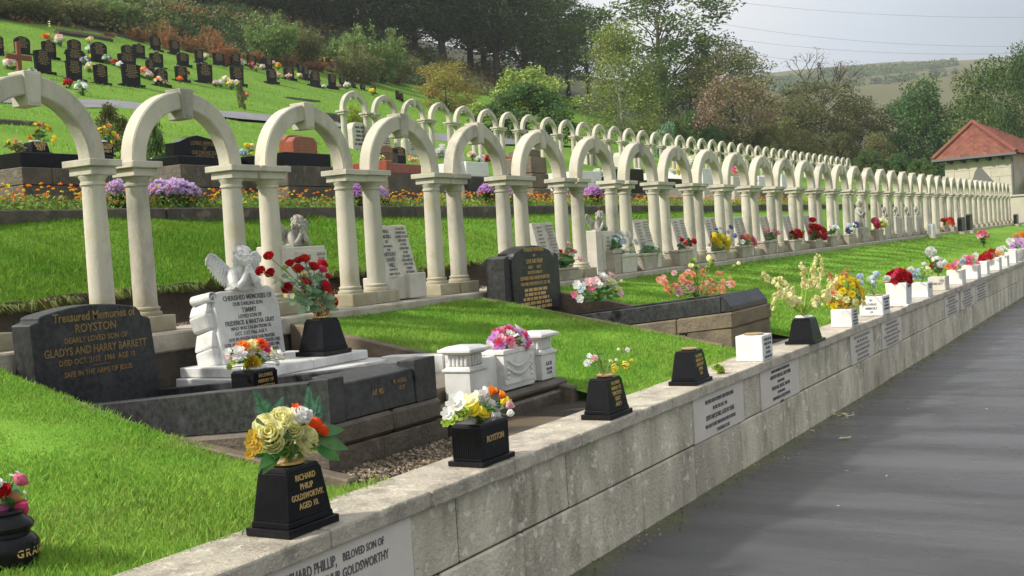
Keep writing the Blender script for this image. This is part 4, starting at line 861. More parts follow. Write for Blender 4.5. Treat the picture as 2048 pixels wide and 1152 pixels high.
# angel resting its chin on its hands: one continuous surface from blended forms
def make_angel():
    mb = MB(); R_ = RND
    mb.ball((0, .02, .055), (.085, .055, .075), 14, 10); mb.ball((0, .015, .10), (.075, .045, .045), 14, 10)
    mb.ball((-.055, 0, .095), (.034, .034, .034)); mb.ball((.055, 0, .095), (.034, .034, .034))
    mb.tube([(0, .0, .11), (.004, -.012, .145)], [.030, .027], 10)
    mb.tube([(-.062, -.005, .092), (-.075, -.035, .045), (-.07, -.055, .016)], [.031, .027, .022], 10); mb.tube([(-.07, -.055, .016), (-.035, -.070, .055), (-.004, -.064, .105)], [.022, .019, .014], 10)
    mb.tube([(.062, -.005, .092), (.08, -.035, .045), (.075, -.055, .016)], [.031, .027, .022], 10); mb.tube([(.075, -.055, .016), (.045, -.072, .05), (.018, -.064, .105)], [.022, .019, .014], 10)
    for s in (-1, 1):
        for k in range(4): mb.tube([(.006 + s * (.005 + .006 * k), -.066, .100), (.008 + s * (.004 + .006 * k), -.068, .122), (.008 + s * .010 + s * .004 * k, -.058, .134)], [.0055, .005, .004], 6)
    hc = Vector((.008, -.022, .185)); mb.ball(hc, (.044, .048, .055), 16, 12); mb.ball(hc + Vector((.004, -.022, -.022)), (.033, .030, .032), 12, 9)
    mb.ball(hc + Vector((.004, -.049, -.010)), (.007, .011, .012)); mb.ball(hc + Vector((.004, -.045, -.029)), (.013, .007, .005)); mb.ball(hc + Vector((.004, -.042, -.046)), (.014, .012, .011))
    for s in (-1, 1): mb.ball(hc + Vector((.004 + s * .018, -.040, -.018)), (.014, .012, .013)); mb.ball(hc + Vector((.004 + s * .017, -.043, .004)), (.010, .006, .005)); mb.ball(hc + Vector((.004 + s * .017, -.044, .015)), (.014, .007, .005))
    for k in range(46):
        a = R_.uniform(-2.6, 2.6) + pi / 2; e = R_.uniform(-.35, 1.35); p = hc + Vector((.046 * cos(a) * cos(e), .050 * sin(a) * cos(e) + .004, .058 * sin(e) + .004)); mb.ball(p, (R_.uniform(.010, .017),) * 3, 7, 5)
    for s in (-1, 1):
        for k in range(5): mb.ball(hc + Vector((s * (.044 - .002 * k), .01 + .006 * k, -.012 - .014 * k)), (.014, .015, .013), 7, 5)
    for s in (-1, 1):
        mb.tube([(s * .03, .05, .10), (s * .075, .07, .155), (s * .128, .065, .205), (s * .162, .055, .218)], [.022, .020, .015, .008], 8)
        for k in range(10):
            t_ = k / 9; b0 = Vector((s * (.042 + .118 * t_), .064, .108 + .108 * t_)); tip = Vector((s * (.072 + .115 * t_ - .012 * (1 - t_)), .064, .018 + .135 * t_ ** 1.5))
            mb.tube([b0, b0.lerp(tip, .5) + Vector((s * .010, -.006, 0)), tip], [.008, .0095, .004], 6)
        for k in range(7):
            t_ = k / 6; b0 = Vector((s * (.048 + .105 * t_), .056, .115 + .09 * t_)); mb.tube([b0, b0 + Vector((s * .014, -.004, -.05))], [.011, .008], 6)
    mb.ball((0, .02, .012), (.10, .06, .02), 14, 6)
    me = new_mesh('angel_raw', mb.v, mb.f); ob = bpy.data.objects.new('angel_raw', me); COL.objects.link(ob)
    rm = ob.modifiers.new('r', 'REMESH'); rm.mode = 'VOXEL'; rm.voxel_size = .0031; sm_ = ob.modifiers.new('s', 'SMOOTH'); sm_.factor = .5; sm_.iterations = 2
    dg = bpy.context.evaluated_depsgraph_get(); dg.update(); m2 = bpy.data.meshes.new_from_object(ob.evaluated_get(dg)); bpy.data.objects.remove(ob)
    m2.polygons.foreach_set('use_smooth', [True] * len(m2.polygons)); return m2
ANG = make_angel()
def put_angel(parent, loc, s, mat, rz=0):
    me = ANG.copy(); me.materials.clear(); me.materials.append(M[mat]); o = bpy.data.objects.new('angel', me); link(o, parent); o.location = Vector([float(k) for k in loc]) - root_off(parent); o.scale = (s, s, s); o.rotation_euler = (0, 0, rz); return o
put_angel(sc, (5.60, -.47, 1.465), 1.12, 'marble', RAD(-12))
# black pot of red roses on the marble step
rr, tr_ = black_pot(5.755, -.98, .28, .24, .235, 'tapered black pot on the white marble step holding red roses over dry stalks', wt=.70, steps=2, lid='brass', z0=1.018, grp='black pots on the graves')
BY = -.86
spec = [(538, 513, 9, 'red', 'rose'), (541, 547, 9, 'red', 'rose'), (522, 543, 9, 'red', 'rose'), (580, 527, 8, 'red', 'rose'), (596, 522, 8, 'red', 'rose'), (609, 518, 10, 'red', 'rose'), (596, 539, 11, 'red', 'rose'), (627, 534, 10, 'red', 'rose'), (644, 529, 10, 'red', 'rose'), (645, 539, 8, 'rose', 'rose'), (575, 577, 10, 'red', 'rose'), (611, 566, 10, 'red', 'rose'), (612, 586, 10, 'red', 'rose'), (650, 573, 11, 'red', 'rose'), (660, 590, 8, 'crimson', 'rose'), (668, 604, 8, 'red', 'rose'), (655, 553, 6, 'crimson', 'rose'), (570, 538, 8, 'lime', 'daisy'), (575, 555, 7, 'lime', 'daisy'), (607, 547, 5, 'yellow', 'daisy'), (595, 588, 6, 'lime', 'daisy'), (585, 592, 5, 'cream', 'daisy'), (572, 590, 5, 'cream', 'daisy')]
bq = bouquet('rose_bouquet', 'spreading red roses with grey green leaves in the pot beside the scroll', 'bouquet', (tr_[0], tr_[1], tr_[2]), px_blooms(spec, BY, .05), nleaf=150, lr=.07, lw=.022, leafm='silverleaf', each=True, ctr=P(600, 590, y=BY))
ds = MB()
for i in range(26):
    a = RND.uniform(-1, 1); b0 = Vector(tr_) + Vector((RND.uniform(-.05, .05), RND.uniform(-.04, .04), 0)); ds.tube([b0, b0 + Vector((a * .06, RND.uniform(-.05, .05), .07)), b0 + Vector((a * .13, RND.uniform(-.08, .08), RND.uniform(.10, .19)))], [.004, .003, .002], 5)
build('dry_stalks', ds, M['drystem'], bq)
BY = -2.17
sp = dome(1018, 686, 52, 30, 44, 11, ['lilac', 'palepink', 'pink', 'white', 'lilac', 'rose'], ['daisy', 'daisy', 'pom'], BY, -.3, .6)
bouquet('pink_bouquet', 'wide dome of pink, lilac and white daisies in the marble flower box', 'bouquet', (5.99, -2.16, 1.03), sp, nleaf=16, lr=.05)

# grave with the gold lettered black headstone
g3 = thing('kerbed_grave', 'long dark grave on tan stone courses, before the gold lettered headstone', 'grave', (9.6, -1.4, .67))
T3 = lambda y: -.095 * (y + 2.5)
def t3(mb, x0, x1, y0, y1, z0, z1): return mb.hexa([(x0, y0, z0 + T3(y0)), (x1, y0, z0 + T3(y0)), (x1, y1, z0 + T3(y1)), (x0, y1, z0 + T3(y1))], [(x0, y0, z1 + T3(y0)), (x1, y0, z1 + T3(y0)), (x1, y1, z1 + T3(y1)), (x0, y1, z1 + T3(y1))])
q = MB(); q.box(9.10, 9.5, -2.50, -2.1, .55, .853); q.box(9.11, 10.13, -2.098, -.25, .55, .85); q.box(9.503, 10.13, -2.50, -2.1, .55, .853); build('base_course', q, M['tan'], g3, bevel=.012)
q = MB(); t3(q, 9.09, 10.14, -2.51, -2.02, .855, .985); t3(q, 9.10, 10.14, -2.018, -.25, .855, .983); build('upper_course', q, M['tan'], g3, bevel=.012)
q = MB(); t3(q, 9.12, 9.24, -2.405, -.3, .987, 1.125); t3(q, 9.98, 10.10, -2.405, -.3, .987, 1.125); t3(q, 9.12, 10.10, -.5, -.28, .987, 1.10); build('kerb', q, M['agedblack'], g3, bevel=.006)
q = MB(); q.hexa([(9.12, -2.495, .987), (10.10, -2.495, .987), (10.10, -2.407, .987), (9.12, -2.407, .987)], [(9.12, -2.49, 1.03), (10.10, -2.49, 1.03), (10.10, -2.407, 1.13), (9.12, -2.407, 1.13)]); build('sloped_front', q, M['agedblack'], g3, bevel=.005)
q = MB(); t3(q, 9.23, 9.99, -2.30, -.4, .95, 1.04); build('soil_fill', q, M['soil'], g3)
h3 = thing('headstone', 'black headstone with an arched top and dense gold lettering in the middle distance', 'headstone', (9.55, -.42, 1.05))
pr = [(9.16, 1.02), (10.02, 1.02), (9.985, 1.52), (9.93, 1.535)]
for k in range(11): t_ = k / 10; pr.append((9.91 - .70 * t_, 1.555 + .075 * sin(pi * (.06 + .88 * t_))))
pr += [(9.19, 1.535), (9.145, 1.52)]
build('stone', MB().prism_y(pr, -.44, -.26), M['agedblack'], h3, bevel=.006)
build('side_pier', MB().prism_y([(9.03, 1.02), (9.16, 1.02), (9.15, 1.50), (9.12, 1.55), (9.05, 1.53)], -.42, -.22), M['agedblack'], h3, bevel=.005)
build('side_pier', MB().prism_y([(10.02, 1.02), (10.12, 1.02), (10.10, 1.53), (10.03, 1.55), (9.99, 1.50)], -.42, -.22), M['agedblack'], h3, bevel=.005)
lettering([('FONDEST MEMORIES', .052, 0, .555, .8), ('- OF -', .036, 0, .505, .9), ('CLIVE AND PHILIP', .056, 0, .445, .74), ('AGE 8        AGE 5', .040, 0, .395, .85), ('DEVOTED SONS OF', .040, 0, .345, .8), ('EDWARD AND ANNIE MUMFORD', .048, 0, .292, .78), ('WHO WERE TAKEN FROM US OCT. 21ST. 1966', .044, 0, .240, .62)], (9.57, -.4415, 1.02), (1, 0, 0), (0, 0, 1), M['gold'], h3)
bars_obj(wordbars(.8, 5, .212, .042, .028, RND, .9), (9.57, -.4425, 1.02), (1, 0, 0), (0, 0, 1), M['gold'], h3)
BY = -1.2
spec = [(1205, 553, 9, 'white', 'daisy'), (1222, 552, 9, 'palepink', 'daisy'), (1178, 566, 9, 'palepink', 'daisy'), (1195, 570, 9, 'white', 'daisy'), (1212, 574, 9, 'white', 'daisy'), (1183, 578, 7, 'pink', 'daisy'), (1155, 570, 9, 'white', 'daisy'), (1162, 578, 8, 'paleblue', 'daisy'), (1150, 590, 7, 'pink', 'daisy'), (1160, 597, 8, 'white', 'daisy'), (1220, 563, 8, 'cream', 'daisy'), (1229, 568, 7, 'white', 'daisy'), (1240, 565, 6, 'cream', 'bell'), (1237, 580, 7, 'cream', 'pom'), (1240, 588, 7, 'palepink', 'pom'), (1210, 562, 8, 'palepink', 'daisy'), (1170, 570, 7, 'white', 'daisy'), (1190, 562, 8, 'palepink', 'daisy')]
bouquet('white_bouquet', 'spray of white and pale pink flowers with dark leaves on the long dark grave', 'bouquet', P(1200, 603, y=-1.2), px_blooms(spec, BY, .07), nleaf=50, lr=.08, lw=.016)
BY = -1.7; sp = []
for i in range(64):
    a = RND.uniform(-1, 1); h_ = RND.random(); sp.append((1395 + a * 80 * (.6 + .4 * h_), 592 - h_ * 62 * (1 - .45 * abs(a)), RND.uniform(4, 7), RND.choice(['peach', 'peach', 'palepink', 'peach']), 'pom'))
sp += [(1386, 527, 9, 'lime', 'bell'), (1382, 535, 8, 'cream', 'bell'), (1416, 522, 10, 'cream', 'bell'), (1420, 532, 9, 'lime', 'bell'), (1412, 540, 8, 'lime', 'bell'), (1475, 529, 6, 'cream', 'bell'), (1466, 535, 6, 'lime', 'bell'), (1392, 537, 7, 'lime', 'bell')]
bouquet('carnation_spray', 'wide loose spray of peach carnations with two pale gladioli on the dark grave', 'bouquet', P(1400, 604, y=BY), px_blooms(sp, BY, .14), nleaf=70, lr=.06, lw=.005, leafm='silverleaf', stemm='stem')
# sloping edging stones beside the graves
def edging(x0, x1, y0, y1, label, up=.022):
    q = MB(); q.prism_x([(y0, .60), (y1, .60), (y1, float(lawn_z(0, y1)) + up), ((y0 + y1) / 2, float(lawn_z((x0 if x0 < 4 else 0), (y0 + y1) / 2)) + up), (y0, float(lawn_z(0, y0)) + up)], x0, x1); tag(build('edging_stone', q, M['tan'], bevel=.008, origin=((x0 + x1) / 2, y0, .6)), label, 'edging')
edging(3.93, 4.01, -2.55, -.17, 'thin grey edging stone sloping down the lawn left of the dark granite grave', -.005)
edging(6.38, 6.46, -2.40, -.17, 'thin grey edging stone between the marble grave and the open lawn')
edging(8.97, 9.05, -2.45, -.17, 'weathered edging stone sloping along the near side of the grave with tan courses')
edging(10.19, 10.26, -2.45, -.17, 'edging stone hidden along the far side of the grave with tan courses')
# wet stone floor and pebbles before the first graves
fl = MB(); fl.box(5.05, 5.75, -2.70, -2.34, .62, .668); tag(build('paving_slab', fl, M['wetslab'], bevel=.006, origin=(5.4, -2.5, .66)), 'wet brown slab on the ground before the marble grave', 'slab')
r = np.random.default_rng(12); C = np.stack([r.uniform(4.02, 5.06, 5000), r.uniform(-2.70, -2.335, 5000), r.uniform(.656, .668, 5000)], 1)
o = obj_mesh('pebbles', quads_mesh('pebbles', leafquads(C, .011, r, .6, .8)), M['pebble']); struct(o, 'stuff'); tag(o, 'brown pebbles and bark chips before the dark granite grave', 'pebbles')

# ------------------------------------------------------------------ memorials standing in the lower arches
def book(cx, w, z0, h, label, lean=13, y=.05, txt=None):
    root = thing('book_memorial', label, 'memorial', (cx, y + .1, z0), 'open stone books under the lower arches')
    Mx = Matrix.Translation((cx, y, z0 + .09)) @ Matrix.Rotation(RAD(-lean), 4, 'X')
    q = MB(); q.M = Mx; q.prism_z([(-w / 2, 0), (-w * .25, -.012), (0, .010), (w * .25, -.012), (w / 2, 0), (w / 2, .07), (-w / 2, .07)], 0, h); st = build('book', q, M['memstone'], root, bevel=.003)
    yd = Mx.to_3x3() @ Vector((0, 0, 1)); o_ = Mx @ Vector((0, -.014, 0))
    if txt:
        lettering(txt[0], Mx @ Vector((-w * .25, -.013, 0)), (1, 0, 0), yd, M['ink'], st); lettering(txt[1], Mx @ Vector((w * .25, -.013, 0)), (1, 0, 0), yd, M['ink'], st)
    else:
        bl = [(a - w * .25, b_ - w * .25, c, d) for a, b_, c, d in wordbars(w * .42, 9, h * .90, h * .093, h * .042, RND, .85)] + [(a + w * .25, b_ + w * .25, c, d) for a, b_, c, d in wordbars(w * .42, 11, h * .93, h * .078, h * .036, RND, .9)]
        bars_obj(bl, o_, (1, 0, 0), yd, M['fadedink'], st)
    build('foot', MB().box(cx - w / 2 - .01, cx + w / 2 + .03, y + .0, y + .24, z0 - .1, z0 + .10).box(cx + w * .08, cx + w / 2 + .05, y - .05, y + .1, z0 - .1, z0 + .115), M['memstone'], root, bevel=.008)
    return root
A3 = [('LOVING', .046, 0, .385, .8), ('MEMORIES', .046, 0, .34, .75), ('OF', .04, 0, .297, .9), ('OUR DARLING', .026, 0, .262, .8), ('SON', .028, 0, .23, .9), ('ANTHONY', .05, 0, .185, .75), ('DAVID', .05, 0, .137, .8), ('HILL', .05, 0, .09, .9), ('ASLEEP IN THE', .022, 0, .06, .8), ('AGED 9 YRS 1966', .026, 0, .02, .75)]
B3 = [('OF ALL THE', .03, 0, .41, .8), ('HAPPIEST DAYS', .03, 0, .375, .74), ('LEADING TO YOUR', .03, 0, .34, .7), ('BIRTH DAY', .03, 0, .305, .8), ('OF YOU', .03, 0, .27, .8), ('WHO HAVE', .03, 0, .235, .8), ('TO BE', .03, 0, .20, .8), ('THE ONLY', .03, 0, .165, .8), ('ONE LOVED SO', .03, 0, .13, .74), ('WITH THEIR', .03, 0, .095, .8), ('DREAM', .03, 0, .06, .8), ('OF HEAVEN', .03, 0, .025, .8)]
book(8.12, .47, 1.345, .455, 'tilted open stone book with dark lettering, nearest of the books under the arches', txt=(A3, B3))
for i, (k_, v) in enumerate(((5, 'largely hidden behind the gold lettered black headstone'), (7, 'behind the stone box of green and white flowers'), (8, 'behind the box of dark red flowers'), (9, 'behind the yellow and blue bunch'), (10, 'behind the salmon pink flowers'), (11, 'behind the pink flowers in the eleventh bay'), (12, 'between columns behind dark red flowers'), (13, 'behind the tall red bunch'))):
    book(cx_[k_] + .02, .46, 1.34, .44, 'pale open stone book ' + v)
def angel_box(k_, label, w=.46):
    cx = cx_[k_] + (.03 if k_ != 2 else -.20); root = thing('angel_memorial', label, 'memorial', (cx, .1, 1.24), 'angel memorials under the arches')
    build('pedestal', MB().box(cx - w / 2, cx + w / 2, .02, .28, 1.24, 1.735).box(cx - w / 2 - .02, cx - w / 2 + .12, .03, .29, 1.24, 1.75), M['memstone'], root, bevel=.008)
    pn = build('panel', MB().box(cx - w * .28, cx + w * .48, .0, .03, 1.29, 1.70), M['memstone'], root, bevel=.004)
    bars_obj([(a - .02, b_ - .02, c, d) for a, b_, c, d in wordbars(w * .3, 8, .38, .045, .022, RND)] + [(a + .15, b_ + .15, c, d) for a, b_, c, d in wordbars(w * .3, 11, .39, .034, .018, RND)], (cx, -.002, 1.29), (1, 0, 0), (0, 0, 1), M['fadedink'], pn)
    put_angel(root, (cx + .02, .12, 1.735), .95, 'statue', RAD(-10)); return root
angel_box(2, 'pale stone block with a thoughtful angel on top, behind the red roses')
angel_box(6, 'lettered pale pedestal with a small angel on top, beside the pink tulips')
# ------------------------------------------------------------------ flower boxes at the feet of the arches
def stone_box(u0, u1, vt, vb, label, mat='memstone'):
    a, b_ = P(u0, vb, y=-.10), P(u1, vb, y=-.10); z1 = P((u0 + u1) / 2, vt, y=-.10)[2]; w = min(b_[0] - a[0], .46); c = (a[0] + b_[0]) / 2; z0 = 1.236
    o = build('stone_flower_box', MB().frus(c, .0, z0, z0 + (z1 - z0) * .85, w * .85, .2, w, .22).frus(c, .0, z0 + (z1 - z0) * .85, z1, w * 1.04, .235, w * 1.04, .235), M[mat], bevel=.006, origin=(c, 0, z0))
    tag(o, label, 'flower box', 'stone flower boxes at the feet of the arches'); return (c, 0., z1)
def rnd_blooms(u, v, ru, rv, n, rp, mats, kind='pom', y=-.05):
    o = []
    for i in range(n):
        a = i * 2.4; q = math.sqrt((i + .5) / n); o.append((u + ru * q * cos(a), v + rv * q * sin(a), rp * RND.uniform(.8, 1.2), mats[i % len(mats)], kind))
    return px_blooms(o, y, .06)
FBX = [((1117, 1157, 536, 554), 'low stone box holding pink and red tulips beside the black headstone', ('tulip_bunch', 'pink and red tulips over dark leaves in a stone box', [(1134, 491, 7, 'palepink', 'bell'), (1121, 505, 6, 'crimson', 'bell'), (1140, 503, 8, 'pink', 'bell'), (1147, 506, 7, 'palepink', 'bell'), (1130, 510, 6, 'peach', 'bell'), (1143, 512, 6, 'white', 'bell'), (1159, 518, 6, 'palepink', 'daisy')], 40, 'leafgreen')),
       ((1243, 1278, 508, 538), 'squat pale square stone box holding a bare stick and one white bloom', ('white_flowers', 'small white flowers and a stick in the squat square box', [(1271, 485, 7, 'white', 'pom'), (1248, 503, 5, 'white', 'daisy'), (1265, 504, 4, 'palepink', 'daisy')], 8, 'silverleaf')),
       ((1228, 1242, 500, 516), 'small brown stone box under blue white flowers beside the angel pedestal', ('blue_white_flowers', 'blue white carnations rising beside the angel pedestal', [(1245, 468, 7, 'white', 'pom'), (1254, 470, 7, 'white', 'pom'), (1234, 474, 7, 'paleblue', 'pom'), (1237, 488, 8, 'paleblue', 'pom'), (1247, 482, 7, 'paleblue', 'pom'), (1231, 481, 6, 'paleblue', 'pom')], 24, 'leafgreen')),
       ((1285, 1318, 506, 524), 'brown stone box overflowing with grey green foliage', ('foliage_bunch', 'grey green foliage with tiny white flowers in brown stone box', [(1292, 492, 5, 'white', 'daisy'), (1303, 490, 5, 'paleblue', 'daisy'), (1312, 494, 4, 'white', 'daisy'), (1298, 498, 4, 'lime', 'daisy'), (1317, 500, 4, 'lime', 'daisy')], 60, 'silverleaf')),
       ((1358, 1386, 499, 515), 'stone box holding upright deep red blooms', ('red_bunch', 'deep red blooms in stone box right of the foliage', [(1362, 483, 7, 'red', 'bell'), (1372, 488, 8, 'crimson', 'bell'), (1383, 484, 8, 'red', 'bell'), (1367, 490, 6, 'crimson', 'bell'), (1378, 491, 6, 'red', 'bell'), (1388, 487, 5, 'crimson', 'bell')], 14, 'darkwood')),
       ((1424, 1462, 502, 519), 'stone box hidden beneath big yellow and blue flowers', ('yellow_blue_bunch', 'large yellow roses topped with small blue flowers', [(1432, 474, 9, 'yellow', 'rose'), (1442, 478, 9, 'yellow', 'rose'), (1436, 488, 9, 'yellow', 'rose'), (1452, 484, 9, 'yellow', 'rose'), (1450, 496, 8, 'yellow', 'rose'), (1430, 482, 7, 'yellow', 'rose'), (1432, 460, 5, 'blue', 'daisy'), (1440, 458, 5, 'mauve', 'daisy'), (1461, 455, 5, 'blue', 'daisy'), (1469, 472, 5, 'blue', 'daisy'), (1456, 465, 4, 'mauve', 'daisy'), (1420, 490, 4, 'palepink', 'daisy')], 24, 'leafgreen')),
       ((1482, 1508, 491, 503), 'stone box with salmon pink flowers right of the yellow and blue bunch', ('salmon_bunch', 'salmon pink flowers drooping from their stone box', [(1487, 476, 7, 'pink', 'pom'), (1495, 474, 7, 'peach', 'pom'), (1502, 480, 8, 'pink', 'pom'), (1507, 486, 7, 'pink', 'pom'), (1500, 488, 6, 'peach', 'pom'), (1484, 484, 5, 'white', 'daisy')], 16, 'leafgreen')),
       ((1534, 1558, 481, 497), 'stone box with small pink flowers left of two red bunches', ('pink_bunch', 'small pink flowers in stone box left of two red bunches', [(1535, 462, 6, 'pink', 'daisy'), (1542, 466, 6, 'palepink', 'daisy'), (1550, 465, 6, 'pink', 'daisy'), (1556, 466, 5, 'palepink', 'daisy'), (1548, 474, 5, 'peach', 'daisy')], 30, 'laurel')),
       ((1584, 1608, 479, 498), 'stone box with a low dark red bunch', ('dark_red_bunch', 'low dark red bunch with pale leaves at its right', [(1586, 468, 7, 'red', 'pom'), (1594, 464, 8, 'red', 'pom'), (1600, 470, 7, 'crimson', 'pom'), (1592, 472, 7, 'red', 'pom'), (1606, 463, 4, 'lime', 'daisy')], 24, 'darkwood')),
       ((1626, 1650, 480, 495), 'stone box with the tallest red bunch under the arches', ('tall_red_bunch', 'tallest red bunch under the arches, one bloom standing high', [(1625, 441, 6, 'crimson', 'rose'), (1626, 455, 8, 'red', 'rose'), (1634, 456, 8, 'red', 'rose'), (1643, 463, 8, 'red', 'rose'), (1632, 470, 8, 'red', 'rose'), (1646, 473, 7, 'crimson', 'rose'), (1637, 464, 5, 'cream', 'daisy'), (1624, 465, 6, 'crimson', 'rose')], 30, 'darkwood')),
       ((1658, 1678, 471, 485), 'stone box with greenish white flowers', ('greenish_bunch', 'greenish white flowers just right of the tallest red bunch', [(1662, 456, 5, 'white', 'daisy'), (1668, 455, 5, 'paleblue', 'daisy'), (1674, 457, 5, 'white', 'daisy'), (1666, 462, 5, 'lime', 'daisy')], 36, 'laurel')),
       ((1692, 1714, 468, 482), 'stone box with blue and white flowers in the distance', ('blue_bunch', 'blue and white flowers in a distant stone box', [(1698, 452, 6, 'paleblue', 'daisy'), (1706, 452, 6, 'white', 'daisy'), (1712, 450, 6, 'blue', 'daisy'), (1702, 460, 6, 'white', 'daisy'), (1695, 460, 5, 'blue', 'daisy')], 26, 'darkwood')),
       ((1750, 1774, 458, 470), 'stone box with mixed pink and cream flowers', ('pink_cream_bunch', 'mixed pink and cream flowers right of the cherub statue', [(1750, 443, 7, 'pink', 'rose'), (1754, 451, 6, 'rose', 'rose'), (1762, 442, 6, 'cream', 'daisy'), (1769, 444, 6, 'cream', 'daisy'), (1765, 451, 6, 'lime', 'daisy'), (1772, 450, 5, 'cream', 'daisy')], 26, 'olive')),
       ((1884, 1906, 452, 464), 'stone box with red flowers near the far end of the arches', ('far_red_bunch', 'red flowers near the far end of the arches', [(1886, 442, 6, 'red', 'pom'), (1893, 440, 6, 'redorange', 'pom'), (1901, 441, 6, 'red', 'pom'), (1896, 445, 5, 'redorange', 'pom'), (1906, 447, 4, 'pink', 'pom')], 14, 'laurel'))]
for bx, lb_, (nm, lab, sp, nl, lm) in FBX:
    t_ = stone_box(*bx, lb_, 'memstone' if 'pale' in lb_ else 'kerb'); bouquet(nm, lab, 'bouquet', (t_[0], t_[1], t_[2] - .02), px_blooms(sp, -.02, .06), nleaf=nl, leafm=lm, lr=.10, lw=.022)
for u0, u1, vt, vb, lab in ((1715, 1738, 408, 478, 'pale cherub statue on a block in front of the far columns'),):
    c = P((u0 + u1) / 2, vb, y=0.0); root = thing('cherub_statue', lab, 'statue', (c[0], 0, 1.24)); build('pedestal', MB().box(c[0] - .22, c[0] + .22, -.06, .22, 1.24, 1.55), M['statue'], root, bevel=.01)
    q = MB(); x_ = c[0]; q.tube([(x_, .08, 1.55), (x_ - .02, .08, 1.72), (x_ + .02, .07, 1.86), (x_, .06, 1.98)], [.10, .085, .095, .05], 10); q.ball((x_, .05, 2.03), (.07, .075, .08), 12, 9); q.tube([(x_ - .09, .06, 1.90), (x_ - .14, .0, 1.78), (x_ - .04, -.05, 1.86)], [.035, .03, .022], 7); q.tube([(x_ + .09, .06, 1.90), (x_ + .15, .0, 1.76), (x_ + .05, -.05, 1.84)], [.035, .03, .022], 7)
    build('figure', q, M['statue'], root, smooth=True)
for i, k_ in enumerate((18, 19, 20, 21)): angel_box(k_, 'far lettered stone slab with a carved angel top, %s of four side by side' % ORD[i], .5)
# small things on the far lawn
p = P(1967, 480, y=-1.7); bouquet('pink_bunch', 'round pink bunch standing alone on the far lawn', 'bouquet', (p[0], -1.7, float(lawn_z(0, -1.7))), rnd_blooms(1966, 471, 9, 8, 14, 5, ['pink', 'palepink', 'rose']), nleaf=10, lr=.12, lw=.03) if 0 else bouquet('pink_bunch', 'round pink bunch standing alone on the far lawn', 'bouquet', (p[0], -1.7, float(lawn_z(0, -1.7))), dome(1966, 472, 9, 8, 16, 5, ['pink', 'palepink', 'rose'], ['pom'], -1.7, -.3), nleaf=14, lr=.12, lw=.04)
for i, (u0, u1, vt, vb, mt_, lab) in enumerate(((1920, 1936, 434, 462, 'agedblack', 'dark grey block headstone at the far end of the lower row'), (1938, 1949, 428, 458, 'agedblack', 'narrow taller dark stone beside the dark grey block'), (1863, 1874, 447, 463, 'whitestone', 'small white block at the foot of the far columns'), (2032, 2040, 428, 453, 'agedblack', 'black far headstone near the right edge of the photo'))):
    a, b_ = P(u0, vb, y=-.32), P(u1, vb, y=-.32); w = (b_[0] - a[0]) * .5; z0 = float(lawn_z(0, -.32)); z1 = P((u0 + u1) / 2, vt, y=-.32)[2]; c = (a[0] + b_[0]) / 2; r_ = thing('headstone', lab, 'headstone', (c, -.32, z0))
    build('stone', MB().prism_y([(c - w / 2, z0), (c + w / 2, z0), (c + w / 2, z1 - .04), (c + w / 3, z1), (c - w / 3, z1), (c - w / 2, z1 - .04)], -.32, -.2), M[mt_], r_, bevel=.01); build('plinth', MB().box(c - w * .62, c + w * .62, -.4, -.14, z0 - .1, z0 + .08), M['kerb'], r_)

# ------------------------------------------------------------------ terrace: flower bed and tombs
r = np.random.default_rng(77)
def bed_leaves(n, x0, x1, y0, y1, z0, z1, s): 
    x = r.uniform(0, 1, n) ** 1.5 * (x1 - x0) + x0; return leafquads(np.stack([x, r.uniform(y0, y1, n), z0 + (z1 - z0) * r.uniform(0, 1, n) ** 1.3 * (.75 + .25 * np.sin(x * 5) * np.sin(x * 1.7 + 1))], 1), s, r)
o = obj_mesh('bed_foliage', quads_mesh('bed_foliage', bed_leaves(26000, 4.5, 34, 2.88, 3.45, 2.19, 2.40, .022)), M['marigoldleaf']); tag(o, 'leafy marigold foliage filling the narrow bed on the terrace wall', 'bedding plants'); struct(o, 'stuff')
def heads(n, x0, x1, y0, y1, z0, z1, rad, k=11):
    x = r.uniform(0, 1, n) ** 1.4 * (x1 - x0) + x0; C = np.stack([x, r.uniform(y0, y1, n), r.uniform(z0, z1, n)], 1)
    q = r.normal(size=(n, k, 3)); q /= np.linalg.norm(q, axis=2)[:, :, None]; q[:, :, 2] = np.abs(q[:, :, 2]) * .8
    return leafquads((C[:, None, :] + q * rad).reshape(-1, 3), rad * .75, r, aspect=.9)
for nm, mt_, n_, lab in (('orange_marigolds', 'orange', 1300, 'orange marigold heads along the terrace bed'), ('yellow_marigolds', 'yellow', 420, 'yellow marigold heads among the orange ones')):
    o = obj_mesh(nm, quads_mesh(nm, heads(n_, 4.6, 33, 2.88, 3.4, 2.27, 2.44, .0125)), M[mt_]); tag(o, lab, 'marigolds'); struct(o, 'stuff')
def mum(u, v, ru, rv, mat, label, y=3.1, n=420, grp='clumps of purple chrysanthemums in the terrace bed'):
    c = P(u, v, y=y); k = depth(c) / FPX; root = thing('chrysanthemum_clump', label, 'flowering plant', (c[0], y, 2.2), grp)
    q = r.normal(size=(n, 3)); q /= np.linalg.norm(q, axis=1)[:, None]; q[:, 2] = np.abs(q[:, 2]) - .15
    C = c + q * np.array([ru, ru * .6, rv]) * k * r.uniform(.82, 1.05, (n, 1))
    hd = (C[:, None, :] + r.normal(size=(n, 7, 3)) * .008).reshape(-1, 3); o = obj_mesh('blooms', quads_mesh('blooms', leafquads(hd, .019, r, aspect=.8) - np.array([c[0], y, 2.2])), M[mat], root); struct(o, 'stuff')
    C2 = c + r.normal(size=(900, 3)) * np.array([ru, ru * .6, rv]) * k * .45 - np.array([0, 0, rv * k * .55]); obj_mesh('foliage', quads_mesh('foliage', leafquads(C2, .022, r) - np.array([c[0], y, 2.2])), M['laurel'], root)
